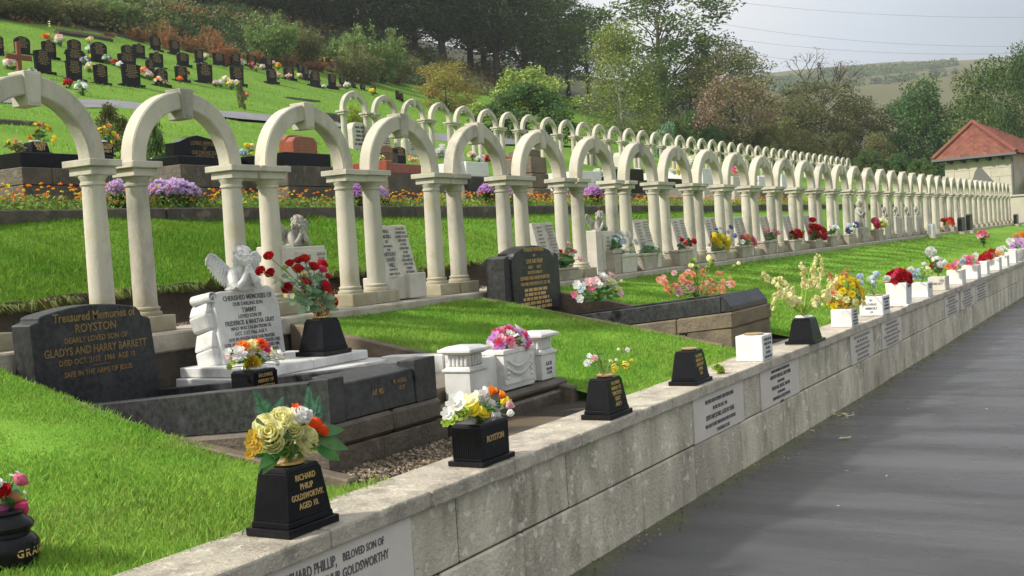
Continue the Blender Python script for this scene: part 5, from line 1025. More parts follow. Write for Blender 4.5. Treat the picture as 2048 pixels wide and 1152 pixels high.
mum(244, 383, 36, 26, 'mauve', 'mauve chrysanthemum clump between the first two columns'); mum(345, 385, 62, 30, 'mauve', 'widest pale mauve chrysanthemum clump, left of the joined columns'); mum(715, 388, 20, 22, 'lilac', 'lilac chrysanthemum clump partly behind a column of the third arch'); mum(762, 392, 18, 18, 'mauve', 'small mauve chrysanthemum clump beside the open book stone')
mum(975, 383, 24, 16, 'lilac', 'round lilac chrysanthemum clump left of the brown stone pillar'); mum(1025, 388, 14, 15, 'mauve', 'small mauve clump directly beside the stone pillar'); mum(1186, 388, 26, 17, 'lilac', 'wide lilac chrysanthemum clump right of the brown stone pillar')
GT = 'tombs standing on the terrace'
def courses(root, x0, x1, y0, y1, zs, mats, name='course', inset=.0):
    for i, (a, b_, mt_) in enumerate(zip(zs, zs[1:], mats)):
        e = inset * i; q = MB(); L_ = x1 - x0
        cuts = [x0 + e] + ([x0 + e + L_ * (.30 + .25 * (i % 2))] if L_ > .7 else []) + [x1 - e]
        for c0, c1 in zip(cuts, cuts[1:]): q.box(c0 + .002, c1 - .002, y0 + e, y1 - e, a + .002, b_ - .002)
        build(name, q, M[mt_], root, bevel=.008)
def X_(u, v, y): return float(P(u, v, y=y)[0])
def Z_(u, v, y): return float(P(u, v, y=y)[2])
yf = 3.75
# first tomb
x0, x1 = X_(44, 340, yf), X_(232, 340, yf); tb = thing('tomb', 'wide stone block tomb with a polished black top at the left of the terrace', 'tomb', (x0, yf, 2.2), GT)
z3 = Z_(44, 303, yf); z2 = Z_(44, 333, yf); courses(tb, x0, x1, yf, yf + 2.6, [2.15, 2.33, (2.33 + z2) / 2, z2], ['darkwall', 'brown', 'brown']); build('black_top', MB().box(x0 + .01, x1 - .01, yf + .02, yf + 2.58, z2, z3), M['black'], tb, bevel=.006)
def ypot(u0, u1, vt, vb, y, label, fl, spec, mat='yellow'):
    a, b_ = P(u0, vb, y=y), P(u1, vb, y=y); w = b_[0] - a[0]; h_ = P(u0, vt, y=y)[2] - a[2]; rt, tp_ = black_pot(a[0], y, w, w * .8, h_, label, wt=.8, steps=1, txt=[('IN LOVING', .04, .75, .7), ('MEMORY', .04, .5, .7), ('AGED 9', .04, .2, .7)], z0=z3 + .001, grp='black pots on the terrace tombs', lid='whitestone')
    bouquet('yellow_bunch', fl, 'bouquet', tp_, px_blooms(spec, y + .1, .05), nleaf=26, lr=.07, lw=.014)
ypot(64, 106, 281, 305, 3.84, 'black pot with gold lines on the polished tomb at the far left', 'yellow flowers in the black pot at the far left of the terrace', [(u, v, 5.5, m_, 'pom') for u, v, m_ in ((70, 250, 'yellow'), (80, 248, 'peach'), (90, 252, 'yellow'), (98, 257, 'goldleaf'), (76, 258, 'yellow'), (86, 257, 'goldleaf'), (72, 268, 'goldleaf'), (104, 283, 'yellow'), (60, 275, 'goldleaf'), (94, 262, 'yellow'), (108, 276, 'yellow'))])
ypot(205, 233, 287, 316, 3.84, 'black pot with gold lines seen between the first two columns', 'yellow flowers seen between the first two columns', [(u, v, 5.5, m_, 'pom') for u, v, m_ in ((199, 260, 'yellow'), (208, 256, 'yellow'), (212, 262, 'goldleaf'), (203, 266, 'goldleaf'), (212, 270, 'yellow'), (227, 268, 'yellow'), (224, 282, 'yellow'), (206, 275, 'goldleaf'), (234, 274, 'peach'), (218, 252, 'peach'))])
p = P(38, 308, y=3.95); bouquet('yellow_bunch', 'yellow buds in a dark bowl on the polished tomb at the left edge', 'bouquet', (p[0], p[1], z3), px_blooms([(22, 296, 6, 'lime', 'pom'), (17, 283, 4, 'yellow', 'pom'), (30, 281, 5, 'peach', 'pom'), (40, 285, 4, 'palepink', 'pom'), (51, 290, 4, 'white', 'pom'), (34, 292, 4, 'lime', 'pom')], 3.95, .05), nleaf=40, lr=.07, leafm='olive')
# second tomb with headstone
x0, x1 = X_(362, 345, yf), X_(452, 345, yf); tb = thing('tomb', 'dark tomb with a broad black headstone seen through the second arch', 'tomb', (x0, yf, 2.2), GT)
z2 = Z_(362, 328, yf); courses(tb, x0, x1 + .1, yf, yf + 2.4, [2.15, (2.15 + z2) / 2 + .05, z2], ['darkwall', 'brown']); build('kerb', MB().box(x0 + .03, x1 + .07, yf + .05, yf + 2.3, z2, z2 + .10), M['black'], tb, bevel=.006)
hx0, hx1 = X_(350, 325, yf + .9), X_(446, 325, yf + .9); zt = Z_(400, 274, yf + .9); zb_ = z2 + .1
hs = build('headstone', MB().prism_y([(hx0, zb_), (hx1, zb_), (hx1, zt - .06), (hx1 - .15, zt - .02), ((hx0 + hx1) / 2, zt + .02), (hx0 + .22, zt - .02), (hx0 + .1, zt - .07), (hx0, zt - .09)], yf + .9, yf + 1.05), M['black'], tb, bevel=.006)
lettering([('LOVING MEMORIES', .075, 0, (zt - zb_) * .70, .7), ('OF', .06, 0, (zt - zb_) * .55, .8), ('OUR DARLING SON', .07, 0, (zt - zb_) * .38, .7), ('AGED 9 YEARS', .07, 0, (zt - zb_) * .22, .7)], ((hx0 + hx1) / 2 + .1, yf + .899, zb_), (1, 0, 0), (0, 0, 1), M['dullgold'], hs)
p = P(488, 318, y=yf + 1.2); bouquet('yellow_white_bunch', 'yellow and pale blue flowers between the black tomb and red headstones', 'bouquet', p, px_blooms([(494, 292, 6, 'yellow', 'rose'), (504, 293, 6, 'cream', 'rose'), (486, 305, 6, 'paleblue', 'rose'), (491, 318, 8, 'yellow', 'bell'), (500, 309, 5, 'yellow', 'bell'), (503, 300, 5, 'white', 'daisy'), (505, 315, 4, 'peach', 'bell')], yf + 1.15, .05), nleaf=26, lr=.09, leafm='silverleaf')
# third tomb with two red headstones
x0, x1 = X_(578, 345, yf), X_(662, 345, yf); tb = thing('tomb', 'black kerbed tomb carrying two red headstones, seen through the third arch', 'tomb', (x0, yf, 2.2), GT); z2 = Z_(578, 330, yf); z3_ = Z_(578, 303, yf)
courses(tb, x0 - .02, x1 + .1, yf, yf + 2.4, [2.15, 2.28, (2.28 + z2) / 2, z2], ['brown', 'brown', 'darkwall']); build('kerb', MB().box(x0, x1 + .05, yf + .03, yf + 2.3, z2, z3_), M['black'], tb, bevel=.006)
def rstone(u0, u1, vt, vb, y, mat='redgran', nm='headstone', par=None, let='dullgold', dpt=.14):
    a, b_ = P(u0, vb, y=y), P(u1, vb, y=y); zb_, zt = a[2], P((u0 + u1) / 2, vt, y=y)[2]; h_ = zt - zb_; q = MB(); w = b_[0] - a[0]
    q.prism_y([(a[0], zb_ - .15), (b_[0], zb_ - .15), (b_[0], zb_ + h_ * .75), (b_[0] - w * .12, zb_ + h_ * .95), (b_[0] - w * .3, zt), (a[0] + w * .3, zt), (a[0] + w * .12, zb_ + h_ * .95), (a[0], zb_ + h_ * .75)], y, y + dpt)
    o = build(nm, q, M[mat], par, bevel=.012, seg=2); bars_obj(wordbars(w, 5, h_ * .85, h_ * .16, h_ * .09, RND, .8), ((a[0] + b_[0]) / 2, y - .002, zb_), (1, 0, 0), (0, 0, 1), M[let], o); return o
rstone(588, 636, 273, 309, yf + .8, par=tb); rstone(573, 618, 270, 306, yf + 1.4, par=tb)
# fourth tomb, red granite
x0, x1 = X_(776, 350, yf), X_(842, 350, yf); tb = thing('tomb', 'red granite kerbed tomb on dark courses behind the fourth arch', 'tomb', (x0, yf, 2.2), GT); z2 = Z_(776, 345, yf); z3_ = Z_(776, 320, yf)
courses(tb, x0, x1 + .1, yf, yf + 2.4, [2.15, (2.15 + z2) / 2, z2], ['darkwall', 'brown']); q = MB(); q.box(x0 + .01, x0 + .16, yf + .02, yf + 2.2, z2, z3_); build('kerb', q, M['redgran'], tb, bevel=.006); build('front_kerb', MB().box(x0 + .162, x1 + .05, yf + .02, yf + .2, z2, z3_ - .04), M['redgran'], tb, bevel=.006)
rstone(760, 796, 304, 322, yf + 1.2, 'darkwall', 'headstone', tb, 'dullgold'); rstone(758, 786, 291, 306, yf + 1.9, 'redgran', 'back_stone', tb)
rstone(792, 812, 294, 312, yf + 2.0, 'black', 'black_block', tb)
for nm, mt_, sp, lab in (('orange_bunch', 'orange', (760, 316), 'small orange and white flowers on the red granite tomb'), ('pale_bunch', 'palepink', (825, 318), 'small pale flowers at the right of the red granite tomb')):
    bouquet(nm, lab, 'bouquet', P(sp[0], sp[1] + 6, y=yf + .7), px_blooms([(sp[0] + RND.uniform(-9, 9), sp[1] + RND.uniform(-4, 4), 3.5, RND.choice([mt_, 'cream', 'peach']), 'daisy') for _ in range(9)], yf + .7, .05), nleaf=20, lr=.05)
# grey slab, white tomb
p0 = X_(922, 335, yf + .6); p1 = X_(938, 335, yf + .6); zt, zb_ = Z_(930, 283, yf + .6), 2.3
sb = thing('slab_memorial', 'tall grey leaning slab with carved lines behind the fifth arch', 'headstone', (p0, yf + .6, 2.25)); q = MB(); q.hexa([(p0 - .1, yf + .55, zb_), (p1 + .05, yf + .55, zb_), (p1 + .05, yf + .85, zb_), (p0 - .1, yf + .85, zb_)], [(p0 + .02, yf + .7, zt), (p1 - .02, yf + .7, zt), (p1 - .02, yf + .82, zt), (p0 + .02, yf + .82, zt)]); build('slab', q, M['memstone'], sb, bevel=.006); bars_obj(wordbars(p1 - p0, 12, (zt - zb_) * .85, .05, .02, RND, .8), ((p0 + p1) / 2, yf + .548, zb_ + .05), (1, 0, 0), (0, .16, 1), M['ink'], sb)
def low_tomb(u0, u1, vt, vb, y, dpt, mats, label, name='tomb', lid=None, foot=True):
    x0, x1 = X_(u0, vb, y), X_(u1, vb, y); zt, zb_ = Z_(u0, vt, y), (terr(0, y) - .1 if foot else Z_(u0, vb, y)); t_ = thing(name, label, 'tomb', (x0, y, zb_), GT); n_ = len(mats); zs = [zb_ + (zt - zb_) * i / n_ for i in range(n_ + 1)]
    for i, mt_ in enumerate(mats):
        e = .02 * i; build('course' if i < n_ - 1 else 'top', MB().box(x0 + e, x1 - e, y + e, y + dpt - e, zs[i] + .001, zs[i + 1] - .001), M[mt_], t_, bevel=.01)
    return (x0, x1, y, zt)
low_tomb(936, 985, 322, 352, yf + .5, 1.8, ['darkwall', 'agedblack', 'whitestone'], 'white topped tomb on grey courses behind the fifth arch')
for i, (u, v, ms) in enumerate(((945, 312, ['white', 'palepink', 'cream']), (962, 318, ['white', 'white', 'lime']), (975, 316, ['red', 'pink', 'crimson']), (1000, 312, ['red', 'white', 'redorange']), (1013, 318, ['red', 'pink', 'white']))):
    bouquet('grave_bunch', ('%s bunch crowded on the white topped tomb, %s from the left' % (['pale pink', 'white', 'pink and red', 'red and white', 'red and pink'][i], ORD[i])), 'bouquet', P(u, v + 10, y=yf + 1.2), px_blooms([(u + RND.uniform(-7, 7), v + RND.uniform(-7, 5), 4, RND.choice(ms), 'pom') for _ in range(10)], yf + 1.2, .06), nleaf=12, lr=.06)
px0, px1 = X_(1070, 410, yf), X_(1104, 410, yf); pc = thing('stone_pillar', 'tall square brown stone pillar of stacked blocks behind the sixth arch', 'pillar', (px0, yf, 2.2)); vz = [2.15, Z_(1072, 376, yf), Z_(1072, 346, yf), Z_(1072, 312, yf), Z_(1072, 297, yf)]
for i, (a, b_) in enumerate(zip(vz, vz[1:])): e = .018 * i + (.05 if i == 3 else 0); build('block', MB().box(px0 + e, px1 - e, yf + e, yf + .62 - e, a + .004, b_ - .004), M['tan'], pc, bevel=.012)
q = MB().lathe([(.05, 0), (.055, .12), (.05, .14)], 14, ((px0 + px1) / 2, yf + .25, vz[-1])); tag(build('candle_lamp', q, M['whitestone'], origin=((px0 + px1) / 2, yf + .25, vz[-1])), 'small white candle lamp on top of the brown stone pillar', 'candle')
for a in ((1164, 1206, 341, 360, yf + .4, 1.6, ['darkwall', 'whitestone'], 'white sloping tomb behind the seventh arch'), (1256, 1293, 336, 362, yf + .5, 1.6, ['brown', 'black', 'black'], 'polished black tomb with a white bunch on it'), (1338, 1384, 356, 398, yf + .2, 1.7, ['tan', 'memstone', 'black'], 'cream stone tomb with a thin black top'), (1408, 1432, 336, 366, yf + .5, 1.6, ['memstone', 'whitestone'], 'white tomb with orange flowers before it'),
          (1470, 1490, 352, 396, yf + .3, 1.6, ['memstone', 'memstone'], 'plain cream stone tomb far along the terrace'), (1521, 1538, 352, 392, yf + .5, 1.4, ['tan', 'whitestone'], 'tall white tomb far along the terrace'), (1567, 1580, 348, 392, yf + .5, 1.4, ['tan', 'whitestone'], 'furthest white tomb on the terrace')): low_tomb(*a)
for u, v, ms, lab in ((1277, 345, ['white'], 'round white bunch on the polished black tomb'), (1350, 341, ['yellow', 'cream', 'white'], 'yellow and white bunch on the black topped cream tomb'), (1421, 357, ['orange', 'redorange'], 'orange flowers before the white tomb'), (1477, 343, ['pink', 'palepink', 'white'], 'pink bunch above the plain cream tomb'), (1198, 345, ['white', 'white', 'palepink'], 'white bunch on the white sloping tomb'), (1385, 320, ['white', 'cream'], 'cream white bunch half hidden by the ninth arch')):
    bouquet('grave_bunch', lab, 'bouquet', P(u, v + 8, y=yf + .9), px_blooms([(u + RND.uniform(-9, 9), v + RND.uniform(-6, 5), 4.5, RND.choice(ms), 'pom') for _ in range(12)], yf + .9, .06), nleaf=14, lr=.06)
# upper row memorials
rsr = thing('headstone', 'pale grey headstone under the first arch of the upper row', 'headstone', P(720, 300, y=y2 + .3)); rstone(707, 736, 245, 296, y2 + .2, 'memstone', 'stone', rsr, 'ink', .2)
for i, (u0, u1, vt, vb) in enumerate(((765, 784, 272, 300), (818, 838, 276, 302), (1175, 1190, 300, 334), (1240, 1252, 305, 334))):
    rsr = thing('headstone', 'pale leaning stone under the upper arches, %s from the left' % ORD[i], 'headstone', P(u0, vb, y=y2 + .3), 'pale stones under the upper arches'); rstone(u0, u1, vt, vb, y2 + .2, 'memstone', 'stone', rsr, 'ink', .25)
bouquet('white_bunch', 'white flowers spilling beside a column of the upper row', 'bouquet', P(880, 318, y=y2 - 1.2), px_blooms([(880 + RND.uniform(-8, 8), 303 + RND.uniform(-13, 9), 5, 'white', 'pom') for _ in range(20)], y2 - 1.2, .1), nleaf=14, lr=.1)

# ------------------------------------------------------------------ hillside: path, headstones, flowers
xs_ = np.arange(12, 49, .5); v_ = []; f_ = []
for i, x_ in enumerate(xs_):
    for y_ in (17.3, 20.0): v_.append((x_, y_ + .15 * sin(x_ * .4), terr(x_, y_) + .10 * float(fbm2(np.array(x_), np.array(y_), 31, 4, .5)) + .05))
    if i: k = i * 2; f_.append((k - 2, k, k + 1, k - 1))
struct(build('hill_path', MB().add(v_, f_), M['paving']))
def head_poly(style):
    if style == 0: top = [(.30, .82), (.27, .86), (.16, .88), (.09, .93), (0, .96), (-.09, .93), (-.16, .88), (-.27, .86), (-.30, .82)]
    elif style == 1: top = [(.30 * cos(a), .72 + .24 * sin(a)) for a in np.linspace(0, pi, 11)]
    else: top = [(.30, .84), (.30, .88), (0, .96), (-.30, .88), (-.30, .84)]
    return [(-.28, .10), (.28, .10)] + top
hp = []
for st in range(3):
    t_ = thing('headstone', '', 'headstone', (0, 0, 0)); build('stone', MB().prism_y(head_poly(st), -.05, .05), M['black'], t_, bevel=.006, local=True); build('plinth', MB().box(-.40, .40, -.12, .13, -.12, .10), M['black'], t_, bevel=.008, local=True)
    bars_obj([(a, b_, c + .12, d + .12) for a, b_, c, d in wordbars(.52, 8, .66, .068, .036, RND, .85)], (0, -.0515, .10), (1, 0, 0), (0, 0, 1), M['dullgold'], t_); hp.append(t_)
HS = [(-8, 7, 70, 112), (31, 60, 73, 110), (86, 112, 80, 118), (71, 103, 99, 148), (137, 162, 79, 108), (134, 167, 97, 128), (135, 164, 119, 163), (184, 214, 84, 124), (190, 215, 128, 170), (244, 268, 90, 115), (238, 271, 106, 132), (268, 290, 87, 117), (247, 280, 126, 174), (302, 321, 73, 102), (302, 326, 104, 138), (294, 309, 117, 150), (311, 335, 137, 173), (341, 359, 80, 108), (356, 377, 105, 132),
      (352, 374, 130, 163), (391, 407, 99, 127), (404, 424, 80, 103), (397, 425, 124, 167), (428, 448, 105, 132), (440, 456, 95, 118), (463, 481, 105, 133), (462, 488, 132, 171), (495, 512, 108, 132), (513, 527, 101, 124), (531, 544, 115, 139), (535, 553, 139, 166), (569, 588, 133, 159), (596, 606, 127, 150), (607, 617, 130, 159), (621, 640, 141, 172), (658, 672, 147, 176), (680, 688, 153, 173), (694, 700, 157, 171), (704, 711, 162, 176), (721, 730, 168, 181), (743, 751, 172, 188), (793, 798, 181, 201), (800, 806, 186, 204)]
first = [True] * 3
def hslabel(i, u, v):
    if i == 0: return 'black headstone on the hillside, cut off by the left edge of the photo'
    return 'black headstone with gold lettering on the hillside lawn, %s counting from the left' % ordw(i)
for i, (u0, u1, vt, vb) in enumerate(sorted(HS, key=lambda h_: h_[0] + h_[1])):
    p = PT((u0 + u1) / 2, vb); k = depth(p) / FPX; d_ = p - CAM; fs_ = abs(d_[1]) / math.hypot(d_[0], d_[1]); st = i % 3
    if first[st]: o = hp[st]; first[st] = False
    else: o = copy_tree(hp[st])
    o.location = Vector(p.tolist()); o.scale = ((u1 - u0) * k / fs_ / .62, 1.1, (vb - vt) * k / .96); o.rotation_euler = (0, 0, RND.uniform(-.08, .08)); tag(o, hslabel(i, u0, vb), 'headstone', 'black headstones on the hillside')
# small bunches on the hill: one template per colour
def hill_bunch(mats):
    q = MB(); mi = []; g = MB()
    for i in range(15):
        a = i * 2.4; q_ = math.sqrt((i + .5) / 15); c = (cos(a) * q_ * .20, sin(a) * q_ * .15, .22 + .14 * (1 - q_ * q_) + RND.uniform(-.03, .03)); n0 = len(q.f); q.ball(c, RND.uniform(.05, .075), 6, 4, .5); mi += [i % len(mats)] * (len(q.f) - n0)
    for i in range(12):
        n0 = len(q.f); leaf(q, (RND.uniform(-.06, .06), RND.uniform(-.05, .05), .0), (RND.uniform(-1, 1), RND.uniform(-1, 1), 1), .26, .035, .2); mi += [len(mats)] * (len(q.f) - n0)
    me = new_mesh('flower_bunch', q.v, q.f); [me.materials.append(M[m_]) for m_ in mats + ['leafgreen']]; me.polygons.foreach_set('material_index', mi); return me
TM = {}
HB = [(120, 90, 'wp', 1.2), (181, 86, 'yw', .9), (192, 118, 'yy', .9), (178, 104, 'ww', .8), (215, 126, 'gw', 1), (230, 131, 'rr', .8), (241, 136, 'ww', .8), (171, 130, 'wb', .9), (182, 144, 'wy', 1), (153, 150, 'ww', 1), (288, 155, 'po', 1.1), (300, 158, 'pw', .9), (318, 170, 'ow', .9), (330, 172, 'rw', .7), (370, 155, 'rr', 1), (361, 163, 'oo', .7), (410, 119, 'yw', 1), (412, 101, 'yy', .8), (427, 101, 'rr', .8), (457, 118, 'pw', .9), (482, 131, 'pw', 1), (503, 136, 'rp', 1), (432, 171, 'pw', .7), (452, 170, 'wy', 1.1), (463, 176, 'wy', 1), (474, 176, 'wy', 1), (441, 172, 'ww', .8), (491, 198, 'po', .8),
      (525, 138, 'pw', .8), (547, 130, 'pw', .8), (557, 137, 'yo', 1), (556, 157, 'pp', 1), (578, 158, 'pp', .9), (599, 156, 'yw', .9), (635, 167, 'pr', .9), (648, 175, 'ww', .6), (678, 176, 'pp', .7), (694, 176, 'ww', 1), (745, 188, 'yy', 1), (137, 176, 'rr', .8), (165, 190, 'gw', 1.1), (22, 140, 'wp', 1.1), (2, 103, 'oo', .8), (64, 150, 'gw', .7), (512, 140, 'ow', .7)]
CN = dict(w='white', p='palepink', y='yellow', b='blue', g='silverleaf', r='red', o='orange'); EN = dict(w='white', p='pink', y='yellow', b='blue', g='grey green', r='red', o='orange')
for i, (u, v, cc, s) in enumerate(HB):
    if cc not in TM: TM[cc] = hill_bunch([CN[c] for c in dict.fromkeys(cc)])
    o = link(bpy.data.objects.new('flower_bunch', TM[cc])); p = PT(u, v + 3); o.location = Vector(p.tolist()); o.scale = (1.0 * s,) * 3; o.rotation_euler = (0, 0, RND.uniform(0, 6))
    nb = [j for j, h_ in enumerate(sorted(HS, key=lambda h_: h_[0] + h_[1])) if abs((h_[0] + h_[1]) / 2 - u) < 400]; j = min(nb, key=lambda j: abs(sum(sorted(HS, key=lambda h_: h_[0] + h_[1])[j][:2]) / 2 - u) + abs(sorted(HS, key=lambda h_: h_[0] + h_[1])[j][3] - v))
    tag(o, '%s flower bunch near the %s hillside headstone from the left' % (' and '.join(EN[c] for c in dict.fromkeys(cc)), ordw(j)), 'bouquet', 'flower bunches on the hillside')
p = PT(40, 152); k = depth(p) / FPX; fs_ = .62
cr_ = build('wooden_cross', MB().box(-.07, .07, -.05, .05, -.1, 1.0).box(-.46, .46, -.045, .045, .48, .62), M['wood_red'], bevel=.008, local=True); cr_.location = Vector(p.tolist()); cr_.scale = (1.0, 1, 1.05); tag(cr_, 'plain red brown wooden cross among the headstones at the left', 'cross')
p = PT(101, 79); bouquet('orange_bunch', 'orange flowers round a pale post beyond the headstones at the left', 'bouquet', p, [(p + np.array([RND.uniform(-.4, .4), RND.uniform(-.2, .2), RND.uniform(.05, .25)]), .12, 'orange', 'pom') for _ in range(9)] + [(p + np.array([.0, 0, .55 + .1 * k_]), .07, 'cream', 'pom') for k_ in range(3)], nleaf=6, lr=.2, lw=.05, leafm='autumn')
a, b_ = PT(113, 71), PT(221, 86); q = MB(); q.tube([a + np.array([0, 0, .08]), (a + b_) / 2 + np.array([0, 0, .1]), b_ + np.array([0, 0, .08])], .20, 6); tag(build('timber_edging', q, M['timber'], origin=a.tolist()), 'long dark timber lying along the top edge of the hillside lawn', 'timber')
for u0, u1, v0, v1, lab in ((-6, 62, 226, 250, 'low dark stone wall end beside the hill path at the left edge'), (592, 688, 206, 236, 'low dark stone tomb at the right end of the hill path'), (574, 612, 189, 197, 'flat black grave slab on the lawn above the hill path')):
    p = PT(u0, v1); e = PT(u1, v1); h_ = (v1 - v0) * depth(p) / FPX * .5; w_ = min(e[0] - p[0], 4.0); q = MB(); q.box(p[0], p[0] + w_, p[1], p[1] + .8, p[2] - .6, p[2] + h_); q.box(p[0] + .1, p[0] + w_ - .1, p[1] + .1, p[1] + .7, p[2] + h_, p[2] + h_ * 1.25); tag(build('stone_tomb', q, M['darkwall'], bevel=.03, origin=p.tolist()), lab, 'tomb')
p = P(303, 296, y=7.2); q = MB(); q.ball((p[0], 7.2, terr(0, 7.2) + .03), (.32, .16, .07), 10, 6, .3); tag(build('flat_stone', q, M['memstone'], origin=(p[0], 7.2, terr(0, 7.2))), 'flat pale stone on the grass below the green bush', 'stone')

# ------------------------------------------------------------------ house
A_ = P(2031, 301, x=60.0); B_ = P(1867, 321, x=61.0); ze = (A_[2] + B_[2]) / 2; A_ = Vector((A_[0], A_[1], 0)); B_ = Vector((B_[0], B_[1], 0)); hd_ = (B_ - A_).normalized(); hin = Vector((hd_.y, -hd_.x, 0)); W_ = (B_ - A_).length
hs = thing('stone_building', 'small cream stone building with a red tiled hipped roof beyond the arches', 'building', (A_.x, A_.y, 0))
HP = lambda s, t, z: tuple(A_ + hd_ * s + hin * t + Vector((0, 0, z)))
e = .38; D_ = 6.0
def hbox(s0, s1, t0, t1, z0, z1, mb=None): return (mb or MB()).hexa([HP(s0, t0, z0), HP(s1, t0, z0), HP(s1, t1, z0), HP(s0, t1, z0)], [HP(s0, t0, z1), HP(s1, t0, z1), HP(s1, t1, z1), HP(s0, t1, z1)])
q = MB(); zz = 0.5; row = 0
while zz < ze - .3:
    z1_ = min(zz + .42, ze - .25); cuts = [e] + [e + (W_ - 2 * e) * t_ for t_ in ((.3, .62, .85) if row % 2 else (.18, .5, .74))] + [W_ - e]
    for a, b_ in zip(cuts, cuts[1:]): hbox(a + .004, b_ - .004, e, e + .3, zz + .004, z1_ - .004, q)
    zz = z1_; row += 1
hbox(e + .01, W_ - e - .01, e + .02, D_ - e, .3, ze - .05, q); build('wall', q, M['house'], hs, bevel=.01)
apx = P(1945, 243, x=62.9); AP = Vector(apx.tolist()); ap2 = AP + hin * .8
q = MB(); rows = 15; E0, E1 = Vector(HP(-.05, -.05, ze)), Vector(HP(W_ + .05, -.05, ze)); F0, F1 = Vector(HP(-.05, D_, ze)), Vector(HP(W_ + .05, D_, ze))
def roof_face(a, b_, top0, top1):
    for i in range(rows):
        t0, t1_ = i / rows, (i + 1.12) / rows; l0, r0_ = a.lerp(top0, t0), b_.lerp(top1, t0); l1, r1__ = a.lerp(top0, min(1, t1_)), b_.lerp(top1, min(1, t1_)); n_ = max(1, int((r0_ - l0).length / .33)); nr = (b_ - a).cross(top0 - a).normalized()
        for k in range(n_):
            x0_, x1_ = k / n_, (k + 1) / n_; p0, p1, p2, p3 = l0.lerp(r0_, x0_), l0.lerp(r0_, x1_), l1.lerp(r1__, x1_), l1.lerp(r1__, x0_); m0, m1 = p0.lerp(p1, .5) + nr * .07, p3.lerp(p2, .5) + nr * .04
            q.add([p0 + nr * .035, m0, p1 + nr * .035, p2, m1, p3], [(0, 1, 4, 5), (1, 2, 3, 4)])
roof_face(E0, E1, AP, AP); roof_face(E1, F1, AP, ap2); roof_face(F0, E0, ap2, AP); roof_face(F1, F0, ap2, ap2)
rf = build('roof', q, M['tile'], hs)
q = MB()
for p_ in (E0, E1): q.tube([p_, AP], .11, 8)
build('ridge_tiles', q, M['tile'], rf)
q = MB(); hbox(-.05, W_ + .05, -.12, .0, ze - .13, ze - .01, q); build('gutter', q, M['gutter'], hs)
q = MB()
for k in range(5): hbox(e + .3 + (W_ - 2 * e - .5) * k / 4.4, e + .45 + (W_ - 2 * e - .5) * k / 4.4, .02, e, ze - .30, ze - .12, q)
hbox(.05, W_ - .05, .03, .10, ze - .17, ze - .11, q); build('eaves_brackets', q, M['dark'], hs)
q = MB(); dpt_ = Vector(HP(.3, e - .06, 0)); q.tube([dpt_ + Vector((0, 0, ze - .2)), dpt_ + Vector((0, 0, .3))], .055, 8); build('downpipe', q, M['gutter'], hs)
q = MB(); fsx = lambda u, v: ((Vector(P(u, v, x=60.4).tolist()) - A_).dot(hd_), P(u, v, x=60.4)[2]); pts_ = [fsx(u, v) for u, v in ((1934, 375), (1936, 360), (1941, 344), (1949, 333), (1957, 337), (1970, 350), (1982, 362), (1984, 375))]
n_ = len(pts_); q.add([HP(a, e - .012, b_) for a, b_ in pts_] + [HP(a, e + .05, b_) for a, b_ in pts_], [tuple(range(n_)), tuple(range(2 * n_ - 1, n_ - 1, -1))] + [(i, (i + 1) % n_, (i + 1) % n_ + n_, i + n_) for i in range(n_)]); build('shadow_panel', q, M['gutter'], hs)  # shadow cast on the wall, modelled as a thin dark panel
q = MB(); c0 = Vector(HP(-.9, 1.2, 0)); q.hexa([HP(-2.6, .9, 2.9), HP(.1, .9, 2.9), HP(.1, 3.4, 3.9), HP(-2.6, 3.4, 3.9)], [HP(-2.6, .9, 3.0), HP(.1, .9, 3.0), HP(.1, 3.4, 4.0), HP(-2.6, 3.4, 4.0)]); build('porch_roof', q, M['tile'], hs)
q = MB(); hbox(-2.4, .0, 1.6, 1.8, .3, 2.9, q); build('doorway', q, M['dark'], hs)
a = P(2022, 394, y=.5); q = MB(); q.box(a[0], a[0] + 1.1, -2.7, 1.6, .3, a[2]); q.box(a[0] - .06, a[0] + 1.16, -2.75, 1.65, a[2], a[2] + .08)
tag(build('end_wall', q, M['house'], bevel=.02, origin=(a[0], 0, .3)), 'low cream stone wall across the far end of the arches', 'wall')

# ------------------------------------------------------------------ trees and shrubs
def tube_tree(mb, base, h, r0, clumps, rnd, forks=3, low=.25, leader=.85):
    tr = [Vector((rnd.uniform(-.02, .02) * h * (i / 6), rnd.uniform(-.02, .02) * h * (i / 6), h * leader * i / 6)) for i in range(7)]; tr[0] = Vector((0, 0, -.3))
    mb.tube(tr, [r0 * (1.25 - .18 * i) for i in range(7)], 8)
    for c in clumps:
        c = Vector([float(k) for k in c]); zt_ = max(low * h, min(leader * h * .97, c.z - rnd.uniform(.12, .3) * h)); i = min(5, int(zt_ / (h * leader) * 6)); s0 = tr[i].lerp(tr[i + 1], zt_ / (h * leader) * 6 - i); m_ = s0.lerp(c, .5) + Vector((0, 0, .05 * h)) + Vector((rnd.uniform(-1, 1), rnd.uniform(-1, 1), 0)) * .03 * h
        rr_ = r0 * .34 * (1.1 - zt_ / h); mb.tube([s0, s0.lerp(m_, .6), m_, m_.lerp(c, .6), c], [rr_, rr_ * .8, rr_ * .6, rr_ * .4, rr_ * .15], 5)
def crown_pts(h, rad, hb, nc, seed, prof):
    r_ = np.random.default_rng(seed); o = []
    for i in range(nc):
        zf = (i + r_.random()) / nc; R = rad * prof(zf); a = i * 2.4 + r_.uniform(-.5, .5); q_ = math.sqrt(r_.uniform(.12, 1)); o.append((R * q_ * cos(a), R * q_ * sin(a), hb + (h - hb) * zf))
    return np.array(o)
